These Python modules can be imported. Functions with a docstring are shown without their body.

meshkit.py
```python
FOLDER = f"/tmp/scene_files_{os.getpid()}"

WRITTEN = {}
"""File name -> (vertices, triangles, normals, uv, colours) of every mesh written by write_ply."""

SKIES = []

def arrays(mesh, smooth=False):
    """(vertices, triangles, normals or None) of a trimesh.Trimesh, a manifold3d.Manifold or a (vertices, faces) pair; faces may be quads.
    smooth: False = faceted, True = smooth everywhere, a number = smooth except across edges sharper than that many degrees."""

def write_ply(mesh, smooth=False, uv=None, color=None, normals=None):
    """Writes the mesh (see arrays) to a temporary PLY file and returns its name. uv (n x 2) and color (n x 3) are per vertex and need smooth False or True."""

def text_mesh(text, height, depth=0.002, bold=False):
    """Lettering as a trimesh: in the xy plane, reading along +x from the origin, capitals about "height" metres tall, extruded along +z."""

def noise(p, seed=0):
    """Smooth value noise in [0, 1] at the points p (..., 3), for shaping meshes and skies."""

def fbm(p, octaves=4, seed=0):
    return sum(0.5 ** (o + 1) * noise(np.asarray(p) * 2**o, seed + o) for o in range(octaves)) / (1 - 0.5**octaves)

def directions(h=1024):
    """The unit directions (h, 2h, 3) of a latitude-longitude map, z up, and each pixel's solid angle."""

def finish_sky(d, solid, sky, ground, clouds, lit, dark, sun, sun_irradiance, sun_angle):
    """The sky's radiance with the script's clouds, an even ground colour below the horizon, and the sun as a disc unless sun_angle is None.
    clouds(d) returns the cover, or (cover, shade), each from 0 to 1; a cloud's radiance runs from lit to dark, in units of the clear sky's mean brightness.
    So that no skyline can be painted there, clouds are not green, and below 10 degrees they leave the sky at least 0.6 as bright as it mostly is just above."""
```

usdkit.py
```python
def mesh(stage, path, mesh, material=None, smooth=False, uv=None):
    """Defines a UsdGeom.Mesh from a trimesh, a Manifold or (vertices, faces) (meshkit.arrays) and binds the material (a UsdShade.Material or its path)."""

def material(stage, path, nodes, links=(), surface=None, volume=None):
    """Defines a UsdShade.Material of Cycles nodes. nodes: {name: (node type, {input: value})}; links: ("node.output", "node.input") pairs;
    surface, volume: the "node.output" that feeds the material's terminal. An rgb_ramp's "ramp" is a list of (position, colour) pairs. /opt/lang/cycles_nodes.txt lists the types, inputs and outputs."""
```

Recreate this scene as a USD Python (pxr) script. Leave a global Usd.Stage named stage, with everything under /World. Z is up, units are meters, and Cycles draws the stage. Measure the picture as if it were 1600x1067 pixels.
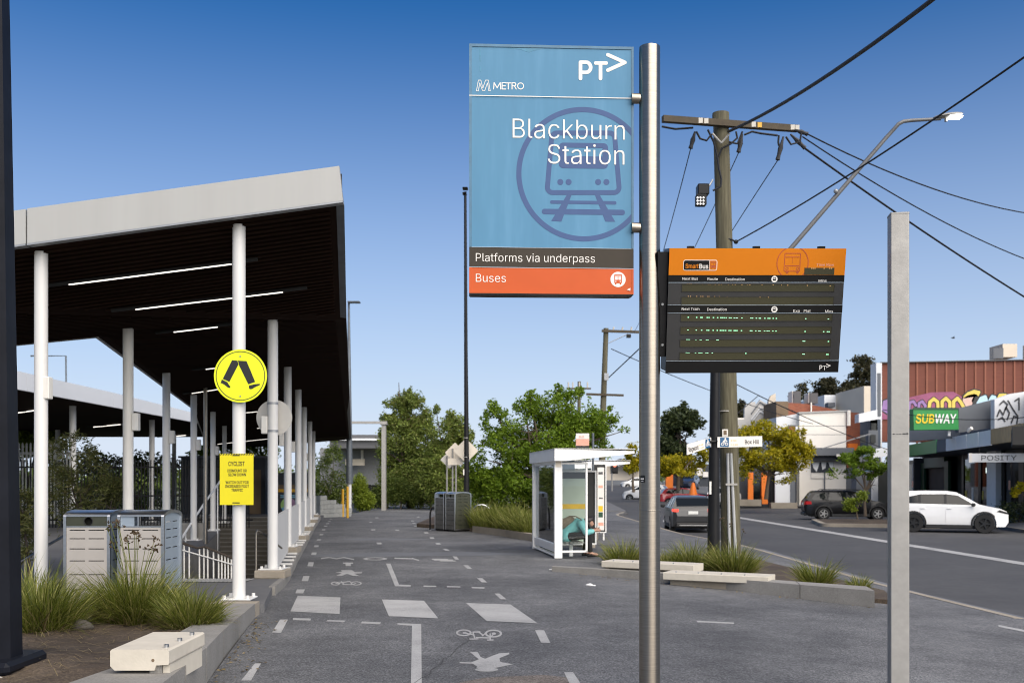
import math, random
import numpy as np, trimesh
import manifold3d as m3
import shapely.geometry as sg
from shapely import affinity
from shapely.ops import unary_union
import meshkit, usdkit
from pxr import Usd, UsdGeom, UsdLux, UsdShade, Gf, Sdf, Vt

random.seed(7)
RNG = np.random.default_rng(11)
PI = math.pi
stage = Usd.Stage.CreateInMemory()
UsdGeom.SetStageUpAxis(stage, "Z")
UsdGeom.SetStageMetersPerUnit(stage, 1.0)
UsdGeom.Xform.Define(stage, "/World")
UsdGeom.Scope.Define(stage, "/World/Looks")

# ---------------------------------------------------------------- camera, sky, sun, exposure
EYE, FOCAL, HORIZON = 1.65, 1555.56, 752.0      # eye height (m); focal length and horizon row in pixels of a 1600 px wide picture
cam = UsdGeom.Camera.Define(stage, "/World/camera")
cam.AddTranslateOp().Set(Gf.Vec3d(0, 0, EYE))
cam.AddRotateXOp().Set(90.0)
cam.CreateHorizontalApertureAttr(36.0)
cam.CreateVerticalApertureAttr(24.0)
cam.CreateFocalLengthAttr(35.0)
cam.CreateVerticalApertureOffsetAttr((HORIZON - 533.5) / 1600 * 36.0)
cam.CreateFStopAttr(3.2)
cam.CreateFocusDistanceAttr(8.2)
cam.CreateClippingRangeAttr(Gf.Vec2f(0.05, 20000))

EXPOSURE, SKY_TINT = 2.08, 1.0
SUN_EL, SUN_AZ = math.radians(42.0), math.atan2(0.50, -0.86)       # soft hazy light from behind the camera, a little to its right
SUN = np.array([math.sin(SUN_AZ) * math.cos(SUN_EL), math.cos(SUN_AZ) * math.cos(SUN_EL), math.sin(SUN_EL)])
SKY_STRENGTH = 0.1
_k = 1.0 / (SKY_STRENGTH * 2 ** EXPOSURE)
# a clear sky behind a thin pale veil of haze that thickens evenly towards the horizon all round
sky_m = usdkit.material(stage, "/World/Looks/sky_light", {
    "sky": ("sky_texture", {"sky_type": "single_scattering", "sun_disc": False, "sun_elevation": SUN_EL, "sun_rotation": SUN_AZ,
                            "altitude": 50.0, "air_density": 1.0, "aerosol_density": 0.3, "ozone_density": 5.0}),
    "tint": ("mix", {"mix_type": "multiply", "fac": 1.0, "color2": tuple(np.array([0.037, 0.138, 0.215]) * SKY_TINT * 2 ** (2.4 - EXPOSURE))}),
    "tc": ("texture_coordinate", {}), "xyz": ("separate_xyz", {}),
    "mr": ("map_range", {"from_min": 0.45, "from_max": 0.035, "to_min": 0.0, "to_max": 1.0, "clamp": True}),
    "pw": ("math", {"math_type": "power", "value2": 1.45}),
    "veil": ("mix", {"color2": tuple(np.array([0.70, 0.79, 0.93]) * _k)}),
    "bg": ("background_shader", {"strength": SKY_STRENGTH})},
    [("sky.color", "tint.color1"), ("tc.generated", "xyz.vector"), ("xyz.z", "mr.value"), ("mr.result", "pw.value1"), ("pw.value", "veil.fac"), ("tint.color", "veil.color1"), ("veil.color", "bg.color")], surface="bg.background")
cam.CreateExposureAttr(EXPOSURE)
dome = UsdLux.DomeLight.Define(stage, "/World/sky")
UsdShade.MaterialBindingAPI.Apply(dome.GetPrim()).Bind(sky_m)
sun = UsdLux.DistantLight.Define(stage, "/World/sun")
sun.CreateIntensityAttr(0.4)
sun.CreateAngleAttr(80.0)
sun.CreateNormalizeAttr(True)
sun.CreateColorAttr(Gf.Vec3f(1.0, 0.90, 0.77))
_z = SUN / np.linalg.norm(SUN)
_x = np.cross([0, 0, 1.0], _z); _x /= np.linalg.norm(_x)
_y = np.cross(_z, _x)
sun.AddTransformOp().Set(Gf.Matrix4d(*_x, 0, *_y, 0, *_z, 0, 0, 0, 0, 1))

# ---------------------------------------------------------------- helpers: names, prims, labels
_used = {}


def numbered(parent, name):
    k = (parent, name)
    n = _used.get(k, 0)
    _used[k] = n + 1
    return f"{parent}/{name}" + (f"_{n:03d}" if n else "")


def tag(prim, label=None, cat=None, group=None, kind=None):
    for k, v in (("label", label), ("category", cat), ("group", group), ("kind", kind)):
        if v:
            prim.SetCustomDataByKey(k, v)


class Thing:
    """An Xform at the thing's base whose children are its parts; meshes are given in world coordinates (or in its own with local=True)."""

    def __init__(self, name, label, cat, base=(0, 0, 0), rotz=0.0, group=None, kind=None, local=False):
        self.base, self.local, self.rotz = np.array(base, float), local, rotz
        self.path = numbered("/World", name)
        x = UsdGeom.Xform.Define(stage, self.path)
        x.AddTranslateOp().Set(Gf.Vec3d(*map(float, self.base)))
        if rotz:
            x.AddRotateZOp().Set(math.degrees(rotz))
        self.prim = x.GetPrim()
        tag(self.prim, label, cat, group, kind)

    def part(self, name, mesh, mat, parent=None, smooth=False, label=None, kind=None):
        path = numbered(parent or self.path, name)
        v, f = vf(mesh)
        if not self.local:
            v = v - self.base
            if self.rotz:
                c, s = math.cos(-self.rotz), math.sin(-self.rotz)
                v = v @ np.array([[c, s, 0], [-s, c, 0], [0, 0, 1.0]])
        m = usdkit.mesh(stage, path, (v, f), MATS[mat], smooth=smooth)
        k = 9 if name in ("blades", "dry_blades") else 4
        if mat in LEAF_MATS and len(v) % k == 0 and not smooth:
            tones(m, len(v), k)
        tag(m.GetPrim(), label, kind=kind)
        return path


def single(name, mesh, mat, label=None, cat=None, group=None, kind=None, smooth=False):
    """A thing or a piece of the setting that is one mesh."""
    path = numbered("/World", name)
    mesh = vf(mesh)
    m = usdkit.mesh(stage, path, mesh, MATS[mat], smooth=smooth)
    if mat in LEAF_MATS:
        tones(m, len(mesh[0]), 4)
    tag(m.GetPrim(), label, cat, group, kind)
    return path


def tones(m, n_vertices, k):
    """Each leaf or blade (k vertices) gets a tone of its own."""
    r = np.random.default_rng(n_vertices)
    t = np.repeat(r.uniform(0, 1, n_vertices // k), k)
    UsdGeom.PrimvarsAPI(m).CreatePrimvar("tone", Sdf.ValueTypeNames.FloatArray, "vertex").Set(Vt.FloatArray.FromNumpy(t.astype(np.float32)))


LEAF_MATS = set()


def sub(path, name, mesh, mat, smooth=False, label=None, kind=None):
    """A piece of a top-level mesh (setting)."""
    p = numbered(path, name)
    m = usdkit.mesh(stage, p, vf(mesh), MATS[mat], smooth=smooth)
    tag(m.GetPrim(), label, kind=kind)
    return p


def copy_of(t, name, base, rotz=0.0, label=None, cat=None, group=None):
    path = numbered("/World", name)
    x = UsdGeom.Xform.Define(stage, path)
    x.AddTranslateOp().Set(Gf.Vec3d(*map(float, base)))
    x.AddRotateZOp().Set(math.degrees(rotz))
    was = t.prim.GetCustomData()
    x.GetPrim().GetReferences().AddInternalReference(t.prim.GetPath())
    x.GetPrim().SetInstanceable(True)
    tag(x.GetPrim(), label or was.get("label"), cat or was.get("category"), group or was.get("group"))
    return path


# ---------------------------------------------------------------- helpers: geometry
def vf(m):
    if isinstance(m, list):
        return cat(m)
    if hasattr(m, "to_mesh"):
        q = m.to_mesh()
        return np.array(q.vert_properties[:, :3], float), np.array(q.tri_verts, int)
    if isinstance(m, trimesh.Trimesh):
        return np.array(m.vertices, float), np.array(m.faces, int)
    v, f = np.asarray(m[0], float), np.asarray(m[1], int)
    if f.shape[1] == 4:
        f = np.vstack([f[:, [0, 1, 2]], f[:, [0, 2, 3]]])
    return v, f


def cat(ms):
    vs, fs, n = [], [], 0
    for m in ms:
        v, f = vf(m)
        vs.append(v); fs.append(f + n); n += len(v)
    return np.vstack(vs), np.vstack(fs)


_BF = np.array([[0, 2, 3, 1], [4, 5, 7, 6], [0, 1, 5, 4], [2, 6, 7, 3], [0, 4, 6, 2], [1, 3, 7, 5]])


def box(a, b):
    a, b = np.minimum(a, b), np.maximum(a, b)
    v = np.array([[(a, b)[i][0], (a, b)[j][1], (a, b)[k][2]] for k in (0, 1) for j in (0, 1) for i in (0, 1)], float)
    return vf((v, _BF))


def hexa(p):
    """Eight corners: bottom four counter-clockwise seen from above, then the top four."""
    f = [[3, 2, 1, 0], [4, 5, 6, 7], [0, 1, 5, 4], [1, 2, 6, 5], [2, 3, 7, 6], [3, 0, 4, 7]]
    return vf((np.array(p, float), np.array(f)))


def hull(p):
    h = trimesh.convex.convex_hull(np.asarray(p, float))
    return vf(h)


def bbox(a, b, r=0.01):
    """A box with chamfered edges."""
    a, b = np.minimum(a, b).astype(float), np.maximum(a, b).astype(float)
    r = min(r, *(0.45 * (b - a)))
    c, h = (a + b) / 2, (b - a) / 2
    pts = []
    for s in np.ndindex(2, 2, 2):
        s = np.array(s) * 2 - 1
        for k in range(3):
            q = h - r
            q = q.copy(); q[k] = h[k]
            pts.append(c + s * q)
    return hull(pts)


def frame_of(axis):
    z = np.asarray(axis, float); z = z / np.linalg.norm(z)
    x = np.cross([0, 0, 1.0], z)
    if np.linalg.norm(x) < 1e-6:
        x = np.array([1.0, 0, 0])
    x /= np.linalg.norm(x)
    return x, np.cross(z, x), z


def cyl(p0, p1, r0, r1=None, n=16, caps=True):
    p0, p1 = np.asarray(p0, float), np.asarray(p1, float)
    r1 = r0 if r1 is None else r1
    x, y, _ = frame_of(p1 - p0)
    a = np.arange(n) * 2 * PI / n
    ring = np.cos(a)[:, None] * x + np.sin(a)[:, None] * y
    v = np.vstack([p0 + r0 * ring, p1 + r1 * ring])
    i = np.arange(n); j = (i + 1) % n
    f = [np.stack([i, j, j + n], 1), np.stack([i, j + n, i + n], 1)]
    if caps:
        v = np.vstack([v, p0, p1])
        f += [np.stack([j, i, np.full(n, 2 * n)], 1), np.stack([i + n, j + n, np.full(n, 2 * n + 1)], 1)]
    return v, np.vstack(f)


def tube(pts, r, n=8):
    p = np.asarray(pts, float)
    r = np.broadcast_to(r, (len(p),))
    t = np.gradient(p, axis=0)
    t /= np.linalg.norm(t, axis=1, keepdims=True) + 1e-12
    a0 = np.cross(t[0], [0, 0, 1.0] if abs(t[0][2]) < 0.9 else [1.0, 0, 0])
    a0 /= np.linalg.norm(a0)
    A = []
    for k in range(len(p)):
        a0 = a0 - t[k] * (a0 @ t[k]); a0 /= np.linalg.norm(a0)
        A.append(a0)
    A = np.array(A); B = np.cross(t, A)
    ang = np.arange(n) * 2 * PI / n
    v = p[:, None] + r[:, None, None] * (np.cos(ang)[None, :, None] * A[:, None] + np.sin(ang)[None, :, None] * B[:, None])
    m = len(p)
    i, j = np.meshgrid(np.arange(m - 1), np.arange(n), indexing="ij")
    q = np.stack([i * n + j, i * n + (j + 1) % n, (i + 1) * n + (j + 1) % n, (i + 1) * n + j], -1).reshape(-1, 4)
    v = np.vstack([v.reshape(-1, 3), p[0], p[-1]])
    f = [q[:, [0, 1, 2]], q[:, [0, 2, 3]]]
    k = np.arange(n); k2 = (k + 1) % n
    f += [np.stack([k2, k, np.full(n, m * n)], 1), np.stack([(m - 1) * n + k, (m - 1) * n + k2, np.full(n, m * n + 1)], 1)]
    return v, np.vstack(f)


def lathe(profile, n=24, centre=(0, 0, 0)):
    """profile: (radius, z) pairs from bottom to top, turned about a vertical axis."""
    pr = np.array(profile, float)
    a = np.arange(n) * 2 * PI / n
    v = np.stack([pr[:, 0][:, None] * np.cos(a), pr[:, 0][:, None] * np.sin(a), np.repeat(pr[:, 1][:, None], n, 1)], -1).reshape(-1, 3) + np.asarray(centre, float)
    i, j = np.meshgrid(np.arange(len(pr) - 1), np.arange(n), indexing="ij")
    q = np.stack([i * n + j, i * n + (j + 1) % n, (i + 1) * n + (j + 1) % n, (i + 1) * n + j], -1).reshape(-1, 4)
    return vf((v, q))


def polys(shape):
    return [g for g in getattr(shape, "geoms", [shape]) if g.geom_type == "Polygon" and g.area > 1e-9]


def prism(shape, z0, z1):
    """shapely polygon(s) in x, y extruded from z0 to z1."""
    out = []
    for g in polys(shape):
        m = trimesh.creation.extrude_polygon(g, z1 - z0, engine="earcut")
        out.append((np.array(m.vertices) + [0, 0, z0], np.array(m.faces)))
    return cat(out)


def sheet(shape, zf):
    """shapely polygon(s) as a flat sheet with z = zf(x, y)."""
    out = []
    for g in polys(shape):
        v, f = trimesh.creation.triangulate_polygon(g, engine="earcut")
        v = np.asarray(v, float); f = np.asarray(f, int)
        e1, e2 = v[f[:, 1]] - v[f[:, 0]], v[f[:, 2]] - v[f[:, 0]]
        a = e1[:, 0] * e2[:, 1] - e1[:, 1] * e2[:, 0]
        f = np.where((a < 0)[:, None], f[:, ::-1], f)
        z = zf(v[:, 0], v[:, 1]) * np.ones(len(v))
        out.append((np.column_stack([v, z]), f))
    return cat(out)


def slab(shape, zf, bottom):
    """A sheet with skirts down to the level bottom."""
    out = [sheet(shape, zf)]
    for g in polys(shape):
        for ring in [g.exterior, *g.interiors]:
            c = np.array(ring.coords)
            if not ring.is_ccw:
                c = c[::-1]
            if ring is not g.exterior:
                c = c[::-1]
            n = len(c)
            z = zf(c[:, 0], c[:, 1]) * np.ones(n)
            v = np.vstack([np.column_stack([c, z]), np.column_stack([c, np.full(n, bottom)])])
            i = np.arange(n - 1)
            out.append((v, np.vstack([np.stack([i, i + n, i + 1 + n], 1), np.stack([i, i + 1 + n, i + 1], 1)])))
    return cat(out)


def place(m, origin, right, up, out=None):
    """A mesh made in x (right), y (up), z (out) put at origin with those directions."""
    v, f = vf(m)
    right, up = np.asarray(right, float), np.asarray(up, float)
    out = np.cross(right, up) if out is None else np.asarray(out, float)
    return np.asarray(origin, float) + v[:, :1] * right + v[:, 1:2] * up + v[:, 2:] * out, f


def move(m, t=(0, 0, 0), rz=0.0, s=1.0):
    v, f = vf(m)
    c, q = math.cos(rz), math.sin(rz)
    return v * s @ np.array([[c, q, 0], [-q, c, 0], [0, 0, 1.0]]) + np.asarray(t, float), f


def text(string, height, depth=0.002, bold=False, align="l", squeeze=1.0):
    m = meshkit.text_mesh(string, height, depth, bold)
    v, f = np.array(m.vertices, float), np.array(m.faces, int)
    v[:, 0] *= squeeze
    lo, hi = v[:, 0].min(), v[:, 0].max()
    v[:, 0] -= {"l": lo, "c": (lo + hi) / 2, "r": hi}[align]
    return v, f


def thin_text(string, height, depth, by):
    """Lettering with lighter strokes: the outline of each glyph drawn in by a share of the height."""
    v, f = text(string, height, depth)
    low = (v[f][:, :, 2] < 1e-7).all(1)
    shape = unary_union([sg.Polygon(t[:, :2]).buffer(height * 1e-4) for t in v[f[low]]]).buffer(-height * by)
    return prism(shape, 0, depth)


def text_fit(string, width, height, depth=0.002, bold=False, thin=0.0):
    v, f = thin_text(string, height, depth, thin) if thin else text(string, height, depth, bold)
    v = v - [v[:, 0].min(), 0, 0]
    v[:, 0] *= width / v[:, 0].max()
    return v, f


def rrect(x0, y0, x1, y1, r):
    return sg.box(x0 + r, y0 + r, x1 - r, y1 - r).buffer(r, 6)


def stroke(pts, w, cap=1):
    return sg.LineString(pts).buffer(w / 2, 6, cap_style=cap, join_style=1)


def disc(x, y, r, n=16):
    return sg.Point(x, y).buffer(r, n)


# pixel of the photograph (1600 wide) and distance to a point; pixel to the paved ground
def P(px, py, d):
    return np.array([(px - 800) * d / FOCAL, d, EYE - (py - HORIZON) * d / FOCAL])


SLOPE, CREASE = 0.0426, 0.7


def zg(x, y=0):
    """The plaza falls a little towards the road."""
    return -SLOPE * np.maximum(np.asarray(x, float) - CREASE, 0)


def G(px, py):
    d = EYE * FOCAL / (py - HORIZON)
    if (px - 800) * d / FOCAL > CREASE:
        d = (EYE - SLOPE * CREASE) * FOCAL / ((py - HORIZON) - SLOPE * (px - 800))
    x = (px - 800) * d / FOCAL
    return np.array([x, d, float(zg(x))])


def GP(pix):
    return sg.Polygon([G(*p)[:2] for p in pix])

# ---------------------------------------------------------------- materials
MATS = {}


def mat(name, color, rough=0.6, metal=0.0, var=0.12, scale=6.0, bump=0.0, bscale=60.0, spec=0.5, detail=4.0, coat=0.0, stretch=(1, 1, 1), tint=None):
    """A painted or mineral surface: colour broken by two noises, optional relief."""
    c = np.array(color, float)
    lo, hi = c * (1 - var), np.minimum(c * (1 + var), 0.95)
    if tint is not None:
        hi = np.array(tint, float)
    nodes = {"tc": ("texture_coordinate", {}), "mp": ("mapping", {"scale": stretch}), "n": ("noise_texture", {"scale": scale, "detail": detail, "roughness": 0.6}),
             "r": ("rgb_ramp", {"ramp": [(0.25, tuple(lo)), (0.5, tuple(c)), (0.75, tuple(hi))]}),
             "p": ("principled_bsdf", {"roughness": rough, "metallic": metal, "specular_ior_level": spec, "coat_weight": coat})}
    links = [("tc.object", "mp.vector"), ("mp.vector", "n.vector"), ("n.fac", "r.fac"), ("r.color", "p.base_color")]
    if bump:
        nodes |= {"bn": ("noise_texture", {"scale": bscale, "detail": 3.0, "roughness": 0.6}), "b": ("bump", {"strength": min(1.0, bump), "distance": 0.01})}
        links += [("mp.vector", "bn.vector"), ("bn.fac", "b.height"), ("b.normal", "p.normal")]
    MATS[name] = usdkit.material(stage, "/World/Looks/" + name, nodes, links, surface="p.BSDF")


def ground_mat(name, dark, mid, light, big=0.35, rough=0.85, bump=0.5, speck=90.0, stain=None, chips=0.0, patches=False):
    """Asphalt or concrete paving: fine aggregate, broad worn patches, streaks."""
    nodes = {"g": ("geometry", {}),
             "chip": ("voronoi_texture", {"scale": speck * 2.0}), "chipv": ("rgb_to_bw", {}), "fn": ("noise_texture", {"scale": speck, "detail": 4.0, "roughness": 0.8}),
             "fine": ("mix_float", {"fac": chips}),
             "mid": ("noise_texture", {"scale": 3.0, "detail": 5.0, "roughness": 0.65}),
             "big": ("noise_texture", {"scale": big, "detail": 4.0, "roughness": 0.6}),
             "mp": ("mapping", {"scale": (1.0, 0.16, 1.0)}),
             "a": ("math", {"math_type": "multiply_add", "value2": 0.85}), "b1": ("math", {"math_type": "multiply_add", "value2": 0.22}),
             "c": ("math", {"math_type": "multiply", "value2": 0.42}),
             "r": ("rgb_ramp", {"ramp": [(0.50, dark), (0.74, mid), (0.96, light)]}),
             "bp": ("bump", {"strength": bump, "distance": 0.004}),
             "p": ("principled_bsdf", {"roughness": rough, "specular_ior_level": 0.35})}
    links = [("g.position", "fn.vector"), ("g.position", "chip.vector"), ("chip.color", "chipv.color"), ("fn.fac", "fine.a"), ("chipv.val", "fine.b"), ("g.position", "mid.vector"), ("g.position", "big.vector"),
             ("fine.result", "a.value1"), ("mid.fac", "b1.value1"), ("big.fac", "c.value1"), ("c.value", "b1.value3"), ("b1.value", "a.value3"),
             ("a.value", "r.fac"), ("r.color", "p.base_color"), ("fine.result", "bp.height"), ("bp.normal", "p.normal")]
    if stain is not None:
        nodes |= {"sn": ("noise_texture", {"scale": 0.9, "detail": 5.0, "roughness": 0.7}), "sr": ("rgb_ramp", {"ramp": [(0.56, (0, 0, 0)), (0.72, (0.7, 0.7, 0.7))]}),
                  "mx": ("mix", {"color2": stain})}
        links = [l for l in links if l[1] != "p.base_color"] + [("g.position", "sn.vector"), ("sn.fac", "sr.fac"), ("sr.color", "mx.fac"), ("r.color", "mx.color1"), ("mx.color", "p.base_color")]
    if patches:                                             # repaired and oil darkened areas, gum spots
        nodes |= {"pv": ("noise_texture", {"scale": 0.55, "detail": 2.0, "distortion": 1.2}), "pr": ("rgb_ramp", {"ramp": [(0.30, (0.80, 0.80, 0.81)), (0.42, (0.97, 0.97, 0.97)), (0.58, (1.0, 1.0, 1.0)), (0.70, (1.16, 1.16, 1.15))]}),
                  "pm": ("mix", {"mix_type": "multiply", "fac": 1.0}), "gv": ("voronoi_texture", {"scale": 1.7}), "gr": ("rgb_ramp", {"ramp": [(0.0, (0.55, 0.55, 0.55)), (0.035, (0.55, 0.55, 0.55)), (0.05, (1, 1, 1)), (1.0, (1, 1, 1))]}), "gm": ("mix", {"mix_type": "multiply", "fac": 0.8})}
        links = [l for l in links if l[1] != "p.base_color"] + [("g.position", "pv.vector"), ("pv.fac", "pr.fac"), ("r.color", "pm.color1"), ("pr.color", "pm.color2"), ("g.position", "gv.vector"), ("gv.distance", "gr.fac"), ("pm.color", "gm.color1"), ("gr.color", "gm.color2"), ("gm.color", "p.base_color")]
    MATS[name] = usdkit.material(stage, "/World/Looks/" + name, nodes, links, surface="p.BSDF")


def leaf_mat(name, colors, trans=0.35, rough=0.5):
    """Leaves and blades: each island its own tone, light passing through."""
    n = len(colors)
    nodes = {"g": ("attribute", {"attribute": "tone"}), "r": ("rgb_ramp", {"ramp": [(i / max(n - 1, 1), c) for i, c in enumerate(colors)]}),
             "p": ("principled_bsdf", {"roughness": rough, "specular_ior_level": 0.3}), "t": ("translucent_bsdf", {}), "m": ("mix_closure", {"fac": trans})}
    links = [("g.fac", "r.fac"), ("r.color", "p.base_color"), ("r.color", "t.color"), ("p.BSDF", "m.closure1"), ("t.BSDF", "m.closure2")]
    MATS[name] = usdkit.material(stage, "/World/Looks/" + name, nodes, links, surface="m.closure")
    LEAF_MATS.add(name)


def glow_mat(name, color, strength):
    MATS[name] = usdkit.material(stage, "/World/Looks/" + name, {"e": ("emission", {"color": color, "strength": strength})}, [], surface="e.emission")


def pane_mat(name, tint=(0.93, 0.96, 0.95), rough=0.02):
    nodes = {"f": ("fresnel", {"IOR": 1.5}), "t": ("transparent_bsdf", {"color": tint}), "g": ("glossy_bsdf", {"color": (0.95, 0.97, 1.0), "roughness": rough}), "m": ("mix_closure", {})}
    MATS[name] = usdkit.material(stage, "/World/Looks/" + name, nodes, [("f.fac", "m.fac"), ("t.BSDF", "m.closure1"), ("g.BSDF", "m.closure2")], surface="m.closure")


def brick_mat(name, c1, c2, mortar, vertical=(1, 0, 0)):
    nodes = {"tc": ("texture_coordinate", {}), "mp": ("mapping", {"rotation": (PI / 2, 0, 0)}),
             "b": ("brick_texture", {"scale": 4.0, "color1": c1, "color2": c2, "mortar": mortar, "mortar_size": 0.015, "brick_width": 0.9, "row_height": 0.34}),
             "p": ("principled_bsdf", {"roughness": 0.85})}
    MATS[name] = usdkit.material(stage, "/World/Looks/" + name, nodes, [("tc.object", "mp.vector"), ("mp.vector", "b.vector"), ("b.color", "p.base_color")], surface="p.BSDF")


ground_mat("asphalt", (0.024, 0.024, 0.026), (0.092, 0.093, 0.097), (0.225, 0.227, 0.229), speck=42.0, chips=0.45, bump=0.7, patches=True)
ground_mat("road_asphalt", (0.032, 0.033, 0.035), (0.058, 0.058, 0.061), (0.10, 0.10, 0.10), big=0.2, chips=0.4)
ground_mat("footpath_asphalt", (0.075, 0.075, 0.078), (0.115, 0.115, 0.118), (0.17, 0.17, 0.17))
ground_mat("patch_asphalt", (0.075, 0.078, 0.084), (0.125, 0.13, 0.14), (0.19, 0.20, 0.215))
ground_mat("base_ground", (0.05, 0.05, 0.035), (0.08, 0.085, 0.05), (0.12, 0.12, 0.08), big=0.1)
ground_mat("mulch", (0.022, 0.016, 0.012), (0.062, 0.046, 0.033), (0.15, 0.115, 0.08), big=1.2, bump=0.9, speck=45.0)
ground_mat("concrete", (0.12, 0.115, 0.103), (0.215, 0.205, 0.188), (0.30, 0.29, 0.27), big=0.8, rough=0.8, bump=0.25, speck=70.0)
ground_mat("concrete_warm", (0.17, 0.145, 0.112), (0.275, 0.24, 0.19), (0.36, 0.32, 0.26), big=0.8, rough=0.8, bump=0.25, speck=70.0)
mat("concrete_cream", (0.50, 0.46, 0.385), 0.7, var=0.09, scale=7, bump=0.12, bscale=60)
ground_mat("line_paint", (0.13, 0.13, 0.127), (0.34, 0.338, 0.33), (0.44, 0.438, 0.43), big=1.0, rough=0.75, bump=0.4, speck=80.0)
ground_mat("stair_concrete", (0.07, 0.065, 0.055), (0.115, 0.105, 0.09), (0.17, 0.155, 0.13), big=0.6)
ground_mat("brown_stain", (0.055, 0.045, 0.038), (0.125, 0.105, 0.09), (0.24, 0.21, 0.19), speck=42.0, chips=0.5)
mat("white_steel", (0.62, 0.612, 0.59), 0.42, var=0.05, scale=2.5, stretch=(1, 1, 0.2), bump=0.05, bscale=20)
mat("white_steel_stained", (0.66, 0.64, 0.59), 0.5, var=0.10, scale=5, stretch=(2, 2, 0.25), tint=(0.70, 0.69, 0.66))
mat("roof_panel", (0.365, 0.365, 0.35), 0.45, var=0.04, scale=1.0, stretch=(5, 5, 0.3))
mat("roof_panel_cool", (0.55, 0.56, 0.57), 0.45, var=0.05, scale=0.5)
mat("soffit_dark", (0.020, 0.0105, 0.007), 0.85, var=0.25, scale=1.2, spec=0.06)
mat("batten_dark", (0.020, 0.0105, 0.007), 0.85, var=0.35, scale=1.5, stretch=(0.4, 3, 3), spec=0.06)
mat("joint_dark", (0.03, 0.03, 0.03), 0.9)
mat("navy_paint", (0.007, 0.008, 0.012), 0.45, var=0.3, scale=4, bump=0.08, bscale=25, spec=0.12)
mat("black_paint", (0.012, 0.012, 0.013), 0.4, var=0.2, spec=0.18)
mat("black_matt", (0.010, 0.010, 0.010), 0.8, var=0.2)
mat("grout", (0.50, 0.47, 0.42), 0.9, var=0.2, scale=30, bump=0.9, bscale=40)
MATS["stainless"] = usdkit.material(stage, "/World/Looks/stainless", {
    "tc": ("texture_coordinate", {}), "mp": ("mapping", {"scale": (2.0, 2.0, 60.0)}), "n": ("noise_texture", {"scale": 3.0, "detail": 4.0, "roughness": 0.7}),
    "r": ("rgb_ramp", {"ramp": [(0.3, (0.27, 0.24, 0.20)), (0.7, (0.36, 0.32, 0.27))]}), "tg": ("tangent", {"direction_type": "radial", "axis": "z"}),
    "bp": ("bump", {"strength": 0.12, "distance": 0.002}),
    "p": ("principled_bsdf", {"metallic": 1.0, "roughness": 0.31, "anisotropic": 0.8, "anisotropic_rotation": 0.25})},
    [("tc.object", "mp.vector"), ("mp.vector", "n.vector"), ("n.fac", "r.fac"), ("r.color", "p.base_color"), ("tg.tangent", "p.tangent"), ("n.fac", "bp.height"), ("bp.normal", "p.normal")], surface="p.BSDF")
mat("stainless_cool", (0.56, 0.57, 0.58), 0.30, metal=1.0, var=0.10, scale=4.0, stretch=(0.6, 0.6, 8))
mat("bin_panel", (0.40, 0.372, 0.34), 0.55, metal=0.25, var=0.05, scale=4)
mat("bin_side", (0.31, 0.37, 0.43), 0.45, metal=0.4, var=0.06, scale=4)
mat("bin_dark", (0.055, 0.058, 0.040), 0.35, metal=0.3, var=0.15)
mat("galvanised", (0.31, 0.30, 0.28), 0.50, metal=0.35, var=0.12, scale=9, bump=0.1, bscale=30)
mat("galvanised_dark", (0.11, 0.125, 0.14), 0.5, metal=0.3, var=0.2, scale=5)
mat("lamp_arm", (0.15, 0.15, 0.15), 0.5, metal=0.2, var=0.1)
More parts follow.
